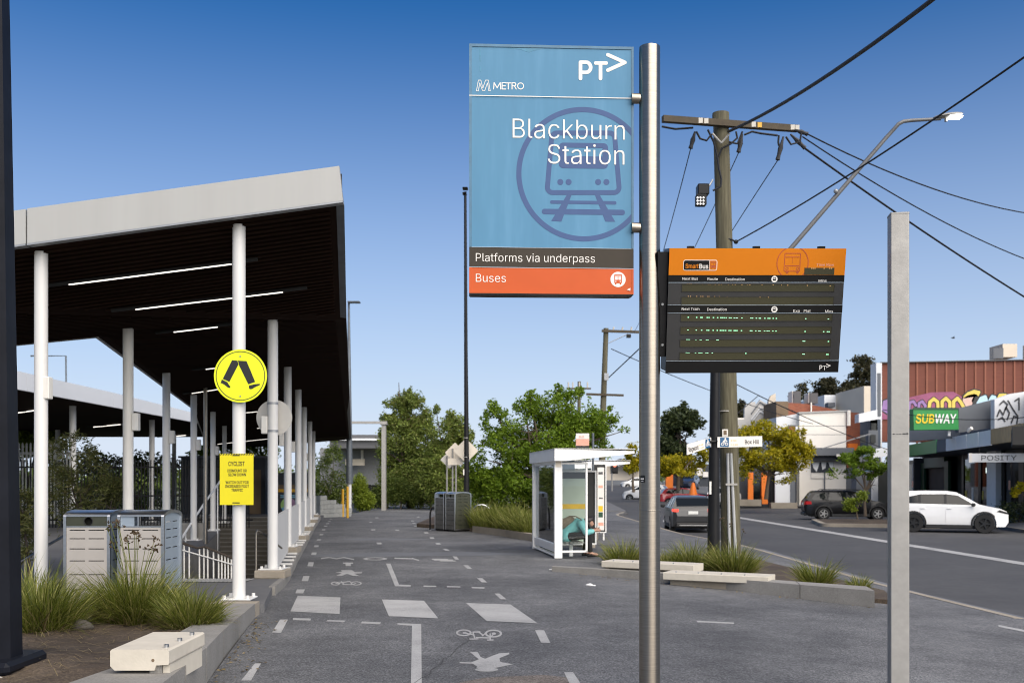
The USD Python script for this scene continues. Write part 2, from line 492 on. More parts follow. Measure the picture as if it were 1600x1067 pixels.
mat("grey_metal", (0.30, 0.31, 0.32), 0.45, metal=0.5, var=0.1)
mat("sign_back", (0.52, 0.50, 0.46), 0.5, metal=0.2, var=0.06, scale=3)
mat("sign_back_warm", (0.60, 0.54, 0.45), 0.5, metal=0.1, var=0.06, scale=3)
mat("zebra_yellow", (0.70, 0.76, 0.010), 0.40, var=0.03)
mat("notice_yellow", (0.66, 0.57, 0.008), 0.40, var=0.04, scale=3)
mat("sign_black", (0.011, 0.011, 0.010), 0.45)
mat("sign_blue", (0.080, 0.215, 0.345), 0.42, var=0.07, scale=1.6, stretch=(5, 1, 0.7), tint=(0.10, 0.245, 0.385), spec=0.18)
mat("sign_blue_edge", (0.035, 0.13, 0.22), 0.4, var=0.2, scale=8)
mat("sign_stain_teal", (0.02, 0.17, 0.29), 0.4, var=0.2, scale=12)
mat("sign_icon_blue", (0.050, 0.090, 0.205), 0.4, var=0.04, spec=0.18)
mat("sign_white", (0.72, 0.69, 0.64), 0.4, var=0.03, spec=0.18)
mat("sign_line", (0.40, 0.48, 0.55), 0.4, spec=0.18)
mat("sign_brown", (0.038, 0.030, 0.021), 0.4, var=0.1, spec=0.18)
mat("sign_orange", (0.50, 0.085, 0.018), 0.38, var=0.06, scale=2, spec=0.18)
mat("board_orange", (0.56, 0.165, 0.004), 0.42, var=0.03, spec=0.18)
mat("board_orange_ink", (0.35, 0.055, 0.010), 0.5)
mat("board_grey", (0.036, 0.036, 0.036), 0.5, var=0.1, spec=0.18)
mat("board_black", (0.008, 0.008, 0.008), 0.35, var=0.1, spec=0.18)
mat("led_glass", (0.045, 0.042, 0.022), 0.45, var=0.15, scale=150, spec=0.18)
mat("led_slot", (0.015, 0.014, 0.009), 0.6, var=0.2)
mat("timber_pole", (0.092, 0.082, 0.048), 0.85, var=0.45, scale=3.0, stretch=(9, 9, 0.5), bump=0.6, bscale=14, tint=(0.15, 0.138, 0.088))
mat("timber_arm", (0.060, 0.046, 0.028), 0.85, var=0.3, scale=6, bump=0.4)
mat("cable_black", (0.010, 0.010, 0.012), 0.6)
mat("ceramic", (0.45, 0.42, 0.36), 0.4)
mat("pvc_grey", (0.36, 0.37, 0.37), 0.5, var=0.08)
mat("white_frame", (0.76, 0.76, 0.74), 0.40, var=0.04, scale=3)
mat("shelter_poster", (0.47, 0.55, 0.45), 0.35, var=0.05, scale=1.0)
mat("yellow_band", (0.78, 0.47, 0.01), 0.4)
mat("tyre", (0.012, 0.012, 0.012), 0.85)
mat("rim_silver", (0.48, 0.47, 0.45), 0.3, metal=0.8)
mat("rim_black", (0.014, 0.014, 0.014), 0.35)
mat("car_glass", (0.010, 0.012, 0.013), 0.05, var=0.05, spec=0.35)
mat("car_black", (0.004, 0.0038, 0.0045), 0.26, var=0.05, spec=0.28)
mat("car_white", (0.76, 0.76, 0.75), 0.32, coat=0.6, var=0.02)
mat("car_grey", (0.030, 0.031, 0.033), 0.32, coat=0.25, var=0.05)
mat("car_silver_grey", (0.17, 0.175, 0.18), 0.34, metal=0.5, coat=0.6, var=0.05)
mat("car_red", (0.42, 0.012, 0.022), 0.3, coat=0.6, var=0.04)
mat("car_blue", (0.03, 0.04, 0.075), 0.3, coat=0.6, var=0.05)
mat("trim_black", (0.014, 0.014, 0.014), 0.6)
mat("lamp_red", (0.42, 0.012, 0.015), 0.2)
glow_mat("lamp_red_lit", (1.0, 0.10, 0.07), 0.4)
mat("lamp_clear", (0.55, 0.57, 0.58), 0.15, coat=0.6)
mat("plate_white", (0.62, 0.62, 0.60), 0.5)
mat("skin", (0.42, 0.24, 0.17), 0.55, var=0.04)
mat("hair_dark", (0.016, 0.011, 0.011), 0.5, var=0.3, scale=30)
mat("cloth_teal", (0.17, 0.45, 0.45), 0.85, var=0.12, scale=14, bump=0.3, bscale=18)
mat("cloth_tan", (0.19, 0.145, 0.105), 0.9, var=0.2, scale=12, bump=0.3, bscale=20)
mat("cloth_black", (0.012, 0.012, 0.013), 0.9, var=0.2)
mat("bark", (0.10, 0.075, 0.052), 0.9, var=0.35, scale=8, stretch=(3, 3, 0.6), bump=0.6)
mat("bark_dark", (0.045, 0.034, 0.026), 0.9, var=0.35, scale=8, stretch=(3, 3, 0.6), bump=0.6)
mat("rock", (0.085, 0.075, 0.062), 0.9, var=0.3, scale=10, bump=0.7)
mat("bollard_yellow", (0.55, 0.30, 0.015), 0.5, var=0.1)
mat("block_grey", (0.27, 0.275, 0.26), 0.9, var=0.15, scale=5, bump=0.4)
mat("red_cladding", (0.150, 0.042, 0.024), 0.75, var=0.14, scale=1.5, stretch=(0.6, 0.6, 5))
mat("red_rib", (0.24, 0.085, 0.05), 0.75, var=0.1)
mat("render_white", (0.78, 0.74, 0.67), 0.8, var=0.05, scale=0.5)
mat("render_cool", (0.66, 0.675, 0.69), 0.8, var=0.06, scale=0.5)
mat("render_shade", (0.46, 0.45, 0.43), 0.85, var=0.08, scale=0.6)
mat("render_cream", (0.60, 0.53, 0.43), 0.8, var=0.06, scale=0.5)
mat("hall_grey", (0.20, 0.205, 0.21), 0.85, var=0.15)
mat("render_grey", (0.12, 0.13, 0.145), 0.8, var=0.12, scale=0.5)
mat("render_dark", (0.035, 0.040, 0.050), 0.7, var=0.15, scale=0.6)
mat("render_blue", (0.050, 0.066, 0.095), 0.7, var=0.15, scale=0.6)
mat("brown_wall", (0.15, 0.105, 0.065), 0.85, var=0.25, scale=1.0)
mat("roof_grey", (0.10, 0.10, 0.105), 0.8, var=0.1)
mat("orange_paint", (0.72, 0.17, 0.012), 0.5, var=0.06)
mat("shop_green", (0.018, 0.24, 0.052), 0.5, var=0.06, scale=1.5)
mat("shop_green_dark", (0.014, 0.06, 0.028), 0.5, var=0.15)
mat("letter_yellow", (0.80, 0.55, 0.01), 0.5)
mat("letter_white", (0.78, 0.78, 0.76), 0.5)
mat("letter_grey", (0.06, 0.062, 0.066), 0.5)
mat("letter_black", (0.012, 0.012, 0.012), 0.5)
mat("paint_purple", (0.27, 0.16, 0.36), 0.7, var=0.1)
mat("paint_magenta", (0.27, 0.075, 0.15), 0.7, var=0.2, scale=2)
mat("paint_yellow", (0.66, 0.50, 0.10), 0.7, var=0.1)
mat("paint_pink", (0.62, 0.42, 0.36), 0.7, var=0.1)
mat("paint_sky", (0.42, 0.60, 0.70), 0.7, var=0.1)
mat("awning_white", (0.84, 0.85, 0.86), 0.6, var=0.05)
mat("bin_dark_metal", (0.11, 0.11, 0.105), 0.35, metal=0.6, var=0.2, scale=4)
mat("timber_clad", (0.50, 0.34, 0.17), 0.7, var=0.2, scale=3, stretch=(3, 3, 0.4))
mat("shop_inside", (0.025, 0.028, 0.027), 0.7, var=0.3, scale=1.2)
mat("shop_goods", (0.12, 0.13, 0.05), 0.8, var=0.6, scale=2.0)
mat("bike_blue", (0.010, 0.085, 0.20), 0.45)
mat("poster_green", (0.33, 0.52, 0.18), 0.5)
mat("poster_sky", (0.20, 0.45, 0.62), 0.5)
mat("poster_mauve", (0.34, 0.22, 0.34), 0.5)
mat("poster_gold", (0.60, 0.33, 0.02), 0.5)
mat("poster_salmon", (0.72, 0.36, 0.26), 0.5, var=0.1)
mat("picket_white", (0.66, 0.65, 0.60), 0.6, var=0.08)
mat("litter_white", (0.75, 0.75, 0.74), 0.7)
mat("bird_feather", (0.03, 0.03, 0.032), 0.8)
brick_mat("red_brick", (0.26, 0.075, 0.035), (0.20, 0.055, 0.028), (0.22, 0.16, 0.13))
pane_mat("clear_glass")
pane_mat("shop_glass", (0.55, 0.58, 0.56))
glow_mat("strip_lamp", (1.0, 0.93, 0.84), 0.42)
glow_mat("street_lamp_led", (1.0, 0.97, 0.92), 6.0)
glow_mat("led_green", (0.42, 1.0, 0.58), 0.4)
glow_mat("led_amber", (1.0, 0.55, 0.22), 0.25)
glow_mat("signal_red", (1.0, 0.25, 0.16), 0.5)
glow_mat("shop_lamp", (0.85, 1.0, 0.95), 0.3)
leaf_mat("tussock", [(0.047, 0.061, 0.009), (0.099, 0.122, 0.015), (0.161, 0.188, 0.028), (0.115, 0.134, 0.017), (0.253, 0.253, 0.064), (0.323, 0.292, 0.102)], 0.3)
leaf_mat("tussock_straw", [(0.146, 0.109, 0.051), (0.218, 0.170, 0.085), (0.091, 0.063, 0.030), (0.273, 0.218, 0.122)], 0.2)
leaf_mat("seed_head", [(0.063, 0.042, 0.021), (0.116, 0.079, 0.037)], 0.1)
leaf_mat("leaf_olive", [(0.089, 0.125, 0.023), (0.154, 0.206, 0.036), (0.228, 0.290, 0.057), (0.174, 0.174, 0.051), (0.115, 0.166, 0.034)], 0.35)
leaf_mat("leaf_fresh", [(0.081, 0.138, 0.011), (0.142, 0.227, 0.015), (0.224, 0.320, 0.028), (0.105, 0.175, 0.014)], 0.45)
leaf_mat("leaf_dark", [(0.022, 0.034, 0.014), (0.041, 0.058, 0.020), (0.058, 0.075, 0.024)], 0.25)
leaf_mat("leaf_eucalypt", [(0.032, 0.034, 0.017), (0.058, 0.058, 0.026), (0.085, 0.072, 0.037)], 0.25)
leaf_mat("leaf_gold", [(0.191, 0.189, 0.008), (0.349, 0.314, 0.011), (0.524, 0.413, 0.015), (0.239, 0.230, 0.010)], 0.42)
leaf_mat("leaf_shrub", [(0.058, 0.094, 0.018), (0.100, 0.145, 0.025), (0.152, 0.187, 0.039), (0.076, 0.103, 0.021)], 0.35)
leaf_mat("leaf_native", [(0.044, 0.051, 0.017), (0.078, 0.084, 0.023), (0.114, 0.133, 0.035), (0.152, 0.131, 0.051)], 0.3)
leaf_mat("leaf_lime", [(0.145, 0.200, 0.017), (0.230, 0.285, 0.028), (0.121, 0.169, 0.017)], 0.42)

# ================================================================ THE SETTING
def line_x(poly, y):
    p = np.array(poly, float)
    return np.interp(y, p[:, 1], p[:, 0])


KERB = [(7.5, -6), (7.2, 14), (6.9, 18.3), (7.0, 30), (6.1, 36), (5.9, 56), (7.2, 63), (7.6, 90), (8.0, 150)]
FAR_KERB = [(13.2, -6), (14.3, 9), (21.0, 42.6), (23.3, 54), (20.2, 68), (18.6, 90), (17.0, 150)]


def rise(y):
    return 0.02 * np.maximum(np.asarray(y, float) - 60, 0)


def z_road(x, y):
    return -0.40 + rise(y)


def z_plaza(x, y):
    return zg(x) + 0 * np.asarray(y, float)


def GR(px, py, z=-0.40):
    d = (EYE - z) * FOCAL / (py - HORIZON)
    return np.array([(px - 800) * d / FOCAL, d, z])


garden_outer = [tuple(G(399, 964)[:2]), tuple(G(323, 1067)[:2]), (-2.25, 5.0), (-2.25, -6)]
parapet_kerb = [tuple(G(*p)[:2]) for p in ((407, 950), (425, 930), (445, 913), (463, 876), (480, 845), (490, 826), (500, 811))]
path_left = parapet_kerb[::-1]
far_left = [tuple(G(*p)[:2]) for p in ((512, 806), (552, 802), (575, 797), (600, 792))] + [(-13.5, 78)]
plaza_pts = garden_outer[::-1] + parapet_kerb + far_left + [(-6.0, 78), (-3.0, 62), (7.2, 62)] + [(x, y) for x, y in KERB[::-1] if y < 62]
PLAZA = sg.Polygon(plaza_pts).buffer(0)
left_half, right_half = sg.box(-60, -10, CREASE, 100), sg.box(CREASE, -10, 60, 100)
plaza = single("plaza_path", [slab(PLAZA.intersection(left_half), z_plaza, -0.75), slab(PLAZA.intersection(right_half), z_plaza, -0.75)], "asphalt", kind="structure")

PIT = sg.Polygon([(-5.9, 15.65), (-3.98, 15.65), (-8.62, 43.2), (-13.6, 43.2), (-13.6, 38.2), (-9.1, 31), (-6.9, 22)])
base = sg.box(-3000, -400, 3000, 5000).difference(PIT)
single("ground", sheet(base, lambda x, y: -0.62), "base_ground", kind="structure")
PLATFORM = sg.Polygon([(-26, 12.4), (-3.25, 12.4), (-3.12, 12.55)] + parapet_kerb[1:] + [(-8.8, 47.5), (-26, 47.5)]).buffer(0).difference(PIT.buffer(0.002))
platform = single("station_forecourt", slab(PLATFORM, lambda x, y: 0.12, -0.70), "footpath_asphalt", kind="structure")

ROAD = sg.Polygon([(x, y) for x, y in KERB] + [(x, y) for x, y in FAR_KERB[::-1]])
road_near, road_far = ROAD.intersection(sg.box(-90, -10, 90, 60)), ROAD.intersection(sg.box(-90, 60, 90, 400))
single("road", [sheet(road_near, z_road), sheet(road_far, z_road)], "road_asphalt", kind="structure")
FARPATH = sg.Polygon([(4.2, 62.002), (7.05, 62.002)] + [(x, y) for x, y in KERB if y > 62.5] + [(5.5, 150)])
single("far_footpath", slab(FARPATH, lambda x, y: zg(x) * 0.9 + rise(y), -0.7), "footpath_asphalt", kind="structure")
SHOPPATH = sg.Polygon(FAR_KERB + [(60, 150), (60, -6)])
single("shop_footpath", slab(SHOPPATH, lambda x, y: -0.27 + rise(y), -0.7), "footpath_asphalt", kind="structure")


def kerb_strip(line, width, zf, drop, step=2.4):
    """Kerb stones along a line, each a block of its own."""
    ls = sg.LineString(line)
    out, s = [], 0.0
    while s < ls.length - 0.3:
        a, b = ls.interpolate(s), ls.interpolate(min(s + step - 0.012, ls.length))
        d = np.array([b.x - a.x, b.y - a.y]); d /= np.linalg.norm(d)
        n = np.array([-d[1], d[0]]) * width
        q = [(a.x, a.y), (b.x, b.y), (b.x + n[0], b.y + n[1]), (a.x + n[0], a.y + n[1])]
        out.append(hexa([(x, y, zf(x, y) - drop) for x, y in q] + [(x, y, zf(x, y)) for x, y in q]))
        s += step
    return out


kt = Thing("road_kerb", None, None, kind="structure")
for k in kerb_strip([p for p in KERB if 9 < p[1] < 64], 0.15, lambda x, y: float(zg(x)) + 0.006, 0.5):
    kt.part("kerb_stone", k, "concrete_warm")
ft = Thing("shop_kerb", None, None, kind="structure")
for k in kerb_strip([p for p in FAR_KERB if 2 < p[1] < 69][::-1], 0.15, lambda x, y: -0.262, 0.5, 3.6):
    ft.part("kerb_stone", k, "concrete_warm")
chan = sg.LineString([p for p in KERB if p[1] < 60]).buffer(0.62, single_sided=True)
chan = chan if chan.centroid.x > 6.9 else sg.LineString([p for p in KERB if p[1] < 60]).buffer(-0.62, single_sided=True)
single("kerb_channel", sheet(chan.intersection(road_near), lambda x, y: -0.396), "patch_asphalt", kind="structure")

# ---- painted markings on the path
C8 = lambda pts: [(400 + x / 3.2, 760 + y / 3.2) for x, y in pts]
CL = lambda pts: [(480 + x / 4.21, 860 + y / 4.21) for x, y in pts]
zpaint = lambda x, y: zg(x) + 0.004


def mark(name, pix, label=None):
    g = GP(pix).buffer(0)
    return single(name, sheet(g, zpaint), "line_paint", kind="structure")


for pix in ([(465, 930.6), (531.9, 933.1), (530.6, 959), (453.8, 955)], [(596.6, 936.5), (662.4, 938.4), (684.8, 965.9), (607.6, 962.4)], [(728.2, 942), (797.8, 944.3), (839.9, 973.5), (760.3, 970)]):
    mark("crossing_stripe", pix)
dashes = [[(120, 665), (160, 665), (125, 732), (80, 730)], [(185, 657), (275, 660), (272, 670), (185, 667)], [(358, 667), (448, 670), (440, 678), (352, 674)],
          [(530, 675), (625, 679), (620, 688), (525, 684)], [(-5, 884), (25, 884), (-25, 970), (-75, 970)], [(205, 514), (245, 514), (236, 534), (197, 533)],
          [(237, 447), (268, 447), (260, 473), (228, 472)], [(263, 378), (290, 378), (284, 399), (257, 398)], [(280, 329), (304, 329), (300, 341), (275, 341)],
          [(1395, 718), (1440, 718), (1472, 782), (1425, 780)], [(1193, 535), (1218, 535), (1252, 564), (1222, 562)], [(1104, 457), (1132, 458), (1156, 480), (1128, 478)],
          [(1035, 392), (1060, 393), (1080, 411), (1057, 410)], [(983, 348), (1003, 350), (1015, 365), (995, 364)], [(932, 311), (955, 312), (970, 322), (948, 321)],
          [(838, 495), (900, 496), (902, 502), (838, 501)], [(955, 497), (1022, 499), (1022, 505), (955, 503)], [(1078, 502), (1142, 504), (1142, 510), (1080, 508)],
          [(1540, 928), (1585, 928), (1640, 1010), (1580, 1010)]]
for cx, cy, w, h in ((302, 298, 22, 9), (315, 266, 20, 7), (327, 240, 18, 6), (338, 216, 17, 5), (348, 198, 16, 4), (358, 185, 15, 3.4), (367, 174, 14, 3), (375, 163, 13, 2.6),
                     (911, 286, 22, 8), (880, 257, 20, 7), (851, 231, 20, 6), (800, 198, 18, 5), (616, 284, 24, 8), (586, 216, 20, 5), (574, 178, 14, 3.2), (604, 156, 16, 3), (706, 218, 20, 5),
                     (790, 184, 16, 4), (782, 172, 14, 3), (812, 152, 14, 3)):
    k = 3 if cx > 600 else -2
    dashes.append([(cx - w / 2 - k, cy - h / 2), (cx + w / 2 - k, cy - h / 2), (cx + w / 2 + k, cy + h / 2), (cx - w / 2 + k, cy + h / 2)])
for d in dashes:
    mark("path_dash", C8(d))
mark("path_line", C8([(707, 683), (826, 688), (829, 1022), (774, 1022), (780, 696), (707, 690)]))
mark("path_line", C8([(650, 385), (672, 385), (715, 490), (775, 493), (772, 500), (695, 498)]))


def ell(cx, cy, rx, ry, n=24):
    return [(cx + rx * math.cos(2 * PI * i / n), cy + ry * math.sin(2 * PI * i / n)) for i in range(n)]


def ring(conv, cx, cy, rx, ry, k):
    return GP(conv(ell(cx, cy, rx, ry))).difference(GP(conv(ell(cx, cy, rx * (1 - k), ry * (1 - 1.3 * k)))))


def pxstroke(conv, a, b, w):
    (x0, y0), (x1, y1) = a, b
    n = np.array([y0 - y1, x1 - x0], float); n /= np.linalg.norm(n); n *= w / 2
    return GP(conv([(x0 + n[0], y0 + n[1]), (x1 + n[0], y1 + n[1]), (x1 - n[0], y1 - n[1]), (x0 - n[0], y0 - n[1])])).buffer(0)


bike = [ring(CL, 1030, 541, 52, 22, 0.26), ring(CL, 1225, 546, 57, 26, 0.25), GP(CL(ell(1036, 542, 14, 6))), GP(CL(ell(1228, 547, 14, 7)))]
bike += [pxstroke(CL, a, b, w) for a, b, w in (((1066, 583), (1126, 581), 8), ((1182, 589), (1226, 588), 8), ((1090, 538), (1104, 580), 9), ((1088, 537), (1138, 535), 9), ((1130, 537), (1160, 560), 9),
                                               ((1110, 572), (1204, 575), 8), ((1172, 545), (1150, 562), 8), ((1204, 545), (1204, 588), 9), ((1036, 542), (1098, 556), 8), ((1204, 572), (1228, 547), 7))]
single("cycle_symbol", sheet(unary_union(bike), zpaint), "line_paint", kind="structure")
body = [(1068, 666), (1122, 668), (1140, 700), (1170, 712), (1205, 698), (1262, 676), (1330, 672), (1328, 682), (1265, 708), (1268, 728), (1280, 735), (1355, 748), (1240, 772), (1210, 775), (1110, 772),
        (1120, 765), (1090, 745), (1003, 741), (1003, 734), (1080, 736), (1130, 715), (1110, 700)]
single("pedestrian_symbol", sheet(unary_union([GP(CL(body)).buffer(0), GP(CL(ell(1180, 783, 75, 14)))]), zpaint), "line_paint", kind="structure")
bike2 = [ring(C8, 397, 485, 23, 9, 0.3), ring(C8, 501, 484, 28, 10, 0.28)] + [pxstroke(C8, a, b, w) for a, b, w in (((397, 485), (440, 478), 4), ((440, 478), (470, 474), 4), ((430, 490), (480, 490), 4), ((470, 474), (480, 490), 4), ((425, 474), (440, 488), 5), ((480, 490), (501, 484), 4))]
single("cycle_symbol", sheet(unary_union(bike2), zpaint), "line_paint", kind="structure")
single("pedestrian_symbol", sheet(unary_union([GP(C8([(425, 418), (480, 418), (495, 428), (530, 428), (530, 433), (490, 435), (515, 446), (485, 446), (455, 436), (430, 446), (400, 446), (430, 433), (395, 430), (430, 425)])).buffer(0),
                                               GP(C8([(435, 380), (485, 380), (485, 385), (474, 386), (474, 397), (448, 397), (448, 386), (435, 385)]))]), zpaint), "line_paint", kind="structure")
slow = [pxstroke(C8, a, b, 5) for a, b in (((325, 360), (365, 354)), ((363, 354), (405, 361)), ((403, 361), (440, 354)), ((438, 354), (490, 365)), ((692, 358), (782, 361)), ((780, 359), (815, 369)),
                                           ((880, 363), (960, 364)), ((890, 367), (985, 367)), ((920, 371), (998, 372)))] + [ring(C8, 596, 361, 60, 7, 0.3)]
single("slow_lettering", sheet(unary_union(slow), zpaint), "line_paint", kind="structure")
single("pale_asphalt_patch", sheet(GP([(470, 867), (600, 863), (740, 862), (850, 865), (760, 867.5), (620, 869), (520, 870)]).buffer(0), lambda x, y: zg(x) + 0.002), "patch_asphalt", kind="structure")
single("pale_asphalt_patch", sheet(GP([(520, 842), (600, 840.5), (690, 842), (640, 843.5), (560, 844)]).buffer(0), lambda x, y: zg(x) + 0.002), "patch_asphalt", kind="structure")
single("brown_stain", sheet(GP([(705, 1068), (760, 1058), (850, 1054), (905, 1060), (900, 1085), (700, 1085)]).buffer(0), lambda x, y: zg(x) + 0.002), "brown_stain", kind="structure")
rc_ = np.random.default_rng(5)
for a, b in (((652, 1066), (742, 992)),):
    a, b = G(*a)[:2], G(*b)[:2]
    pts = [a + (b - a) * k / 14 + rc_.normal(0, 0.025, 2) for k in range(15)]
    single("asphalt_crack", sheet(sg.LineString(pts).buffer(0.003, 2), lambda x, y: zg(x) + 0.0062), "joint_dark", kind="structure")
mark("worn_paint_mark", [(1088, 969.5), (1147, 972.5), (1147, 974.5), (1090, 972)])
mark("worn_paint_mark", [(1560, 976), (1600, 984), (1600, 987), (1560, 979)])

# ---- painted markings on the road
zrp = -0.396
for pix in ([(1150, 806.6), (1620, 881.5), (1620, 886), (1150, 809)],):
    single("lane_line", sheet(sg.Polygon([GR(*p)[:2] for p in pix]), lambda x, y: zrp), "line_paint", kind="structure")
for pix in ([(945, 777), (1000, 785), (1000, 787), (945, 778.5)], [(960, 796), (985, 801), (985, 803.5), (958, 798)], [(1036, 812), (1048, 817), (1048, 820), (1036, 815)]):
    single("lane_dash", sheet(sg.Polygon([GR(*p)[:2] for p in pix]), lambda x, y: zrp), "line_paint", kind="structure")

# ---- garden bed with its kerb, lower left
gi = [(-3.48, 12.38), (-2.95, 8.2), (-2.82, 6.9), (-2.95, 6.0), (-3.2, 4.6)]
z_kerb = lambda x, y: np.interp(y, [4.5, 6.6, 12.1], [0.38, 0.34, 0.17])
GARDEN = sg.Polygon([(-12, 12.38), gi[0], *gi[1:], (-3.3, 3.5), (-12, 3.5)])


def mulch_height(x, y):
    n = meshkit.fbm(np.stack([x * 1.6, y * 1.6, 0 * x], -1), 4, 5)
    return np.interp(y, [4.5, 6.6, 12.4], [0.31, 0.27, 0.10]) + 0.10 * (n - 0.5) + 0.05 * np.exp(-((x + 5.2) ** 2 + (y - 9) ** 2) / 4)


xs, ys = np.meshgrid(np.linspace(-12, -2.8, 110), np.linspace(3.6, 12.36, 110), indexing="ij")
inside = np.array([GARDEN.buffer(0.12).contains(sg.Point(a, b)) for a, b in zip(xs.ravel(), ys.ravel())]).reshape(xs.shape)
zz = mulch_height(xs, ys) + RNG.normal(0, 0.006, xs.shape)
idx = np.arange(xs.size).reshape(xs.shape)
q = np.stack([idx[:-1, :-1], idx[1:, :-1], idx[1:, 1:], idx[:-1, 1:]], -1)[inside[:-1, :-1] & inside[1:, 1:] & inside[1:, :-1] & inside[:-1, 1:]]
single("garden_soil", vf((np.stack([xs, ys, zz], -1).reshape(-1, 3), q)), "mulch", kind="structure", smooth=True)
kg = Thing("garden_kerb", None, None, kind="structure")
outer = [(-3.12, 12.1), (-2.9, 10.6), (-2.72, 9.4), (-2.5, 8.15), (-2.36, 7.2), (-2.25, 6.3), (-2.2, 5.0)]
inner = [(-3.42, 12.1), (-3.24, 10.6), (-3.1, 9.4), (-2.93, 8.15), (-2.84, 7.2), (-2.9, 6.3), (-3.1, 5.0)]
for i in range(len(outer) - 1):
    a, b, c, d = outer[i], outer[i + 1], inner[i + 1], inner[i]
    e = 0.006
    q = [(a[0], a[1] - e), (b[0], b[1] + e), (c[0], c[1] + e), (d[0], d[1] - e)][::-1]
    top = [(x * 0.996 + 0.004 * (-2.9), y, float(z_kerb(x, y))) for x, y in q]
    kg.part("kerb_block", hexa([(x, y, -0.3) for x, y in q] + top), "concrete")
kg.part("kerb_block", hexa([(x, y, -0.3) for x, y in [(-9, 12.14), (-3.12, 12.11), (-3.14, 12.38), (-9, 12.38)]] + [(x, y, 0.165) for x, y in [(-9, 12.14), (-3.12, 12.11), (-3.14, 12.38), (-9, 12.38)]]), "concrete_warm")

# ---- stairwell to the underpass
sw = Thing("stairwell", None, None, kind="structure")
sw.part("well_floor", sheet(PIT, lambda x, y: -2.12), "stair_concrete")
pc = np.array(PIT.exterior.coords)
for a, b in zip(pc[:-1], pc[1:]):
    d = (b - a) / np.linalg.norm(b - a); n = np.array([d[1], -d[0]])
    if PIT.contains(sg.Point(*((a + b) / 2 + n * 0.05))):
        n = -n
    q = [tuple(a), tuple(b), tuple(b + n * 0.14), tuple(a + n * 0.14)]
    if sg.Polygon(q).exterior.is_ccw is False:
        q = q[::-1]
    sw.part("well_wall", hexa([(x, y, -2.4) for x, y in q] + [(x, y, 0.110) for x, y in q]), "concrete")
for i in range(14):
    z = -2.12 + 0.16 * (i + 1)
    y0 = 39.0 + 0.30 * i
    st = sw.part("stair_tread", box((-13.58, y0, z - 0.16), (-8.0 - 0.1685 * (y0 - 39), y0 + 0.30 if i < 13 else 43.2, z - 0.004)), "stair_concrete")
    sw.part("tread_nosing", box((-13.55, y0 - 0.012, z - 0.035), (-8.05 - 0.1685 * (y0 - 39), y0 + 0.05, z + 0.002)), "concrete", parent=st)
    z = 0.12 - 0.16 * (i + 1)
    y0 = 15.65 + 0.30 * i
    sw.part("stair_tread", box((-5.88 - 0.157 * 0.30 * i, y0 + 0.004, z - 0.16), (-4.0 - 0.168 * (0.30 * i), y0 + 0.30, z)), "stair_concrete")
pk = sg.LineString(parapet_kerb[1:])
ek = Thing("forecourt_kerb", None, None, kind="structure")
for s0 in np.arange(0, pk.length - 0.5, 2.2):
    seg = sg.LineString([pk.interpolate(s0 + 0.008), pk.interpolate(min(s0 + 1.1, pk.length)), pk.interpolate(min(s0 + 2.19, pk.length))]).buffer(0.045, cap_style=2)
    ek.part("kerb_stone", prism(seg, -0.2, 0.132), "concrete")
tac = Thing("tactile_grate", None, None, kind="structure")
tac.part("grate_frame", box((-6.6, 15.12, 0.121), (-4.05, 15.60, 0.126)), "black_matt")
for i in range(38):
    x = -6.56 + i * 0.066
    tac.part("grate_bar", hexa([(x, 15.13, 0.127), (x + 0.032, 15.13, 0.127), (x + 0.082, 15.59, 0.127), (x + 0.05, 15.59, 0.127)] + [(x, 15.13, 0.134), (x + 0.032, 15.13, 0.134), (x + 0.082, 15.59, 0.134), (x + 0.05, 15.59, 0.134)]), "line_paint")

# ---- raised planted bed behind the shelter, with its kerb
bed = [tuple(G(*p)[:2]) for p in ((738, 831), (790, 838.5), (834, 846))] + [(2.0, 25.6), (2.6, 30), (3.4, 58), (-3.5, 60), (-3.6, 36)]
single("planted_bed", slab(sg.Polygon(bed).buffer(-0.15), lambda x, y: 0.13, -0.6), "mulch", kind="structure")
bk = Thing("bed_kerb", None, None, kind="structure")
for a, b in zip(bed[:4], bed[1:5]):
    a, b = np.array(a), np.array(b)
    d = (b - a) / np.linalg.norm(b - a); n = np.array([-d[1], d[0]]) * 0.2
    for s in range(2):
        p, r = a + (b - a) * s / 2 + d * 0.006, a + (b - a) * (s + 1) / 2 - d * 0.006
        q = [tuple(p), tuple(r), tuple(r + n), tuple(p + n)]
        bk.part("kerb_block", hexa([(x, y, -0.2) for x, y in q] + [(x, y, 0.20) for x, y in q]), "concrete_warm")

# ---- wedge shaped planter wall with its soil, by the road
wl = [tuple(G(862, 892)[:2]), tuple(G(1000, 905)[:2]), tuple(G(1130, 920)[:2]), tuple(G(1250, 935)[:2]), tuple(G(1367, 949)[:2])]
back = np.array([0.07, 0.42])
pw = Thing("planter_wall", None, None, kind="structure")
for i, (a, b) in enumerate(zip(wl[:-1], wl[1:])):
    a, b = np.array(a), np.array(b)
    d = (b - a) / np.linalg.norm(b - a) * 0.005
    p, r = a + d, b - d
    zt = lambda x: np.interp(x, [0.7, 5.4], [0.085, 0.05])
    w = [back * k for k in np.interp([i / 4, (i + 1) / 4], [0, 1], [0.5, 1.5])]
    q = [tuple(p), tuple(r), tuple(r + w[1]), tuple(p + w[0])]
    pw.part("wall_block", hexa([(x, y, -0.5) for x, y in q] + [(x, y, float(zt(x))) for x, y in q]), "concrete")
soil = sg.Polygon([tuple(np.array(wl[0]) + [0.3, 0.25]), tuple(np.array(wl[2]) + [0, 0.3]), tuple(np.array(wl[4]) + [0.5, 0.5]), (6.2, 16.6), (5.6, 23.6), (3.0, 23.4)])
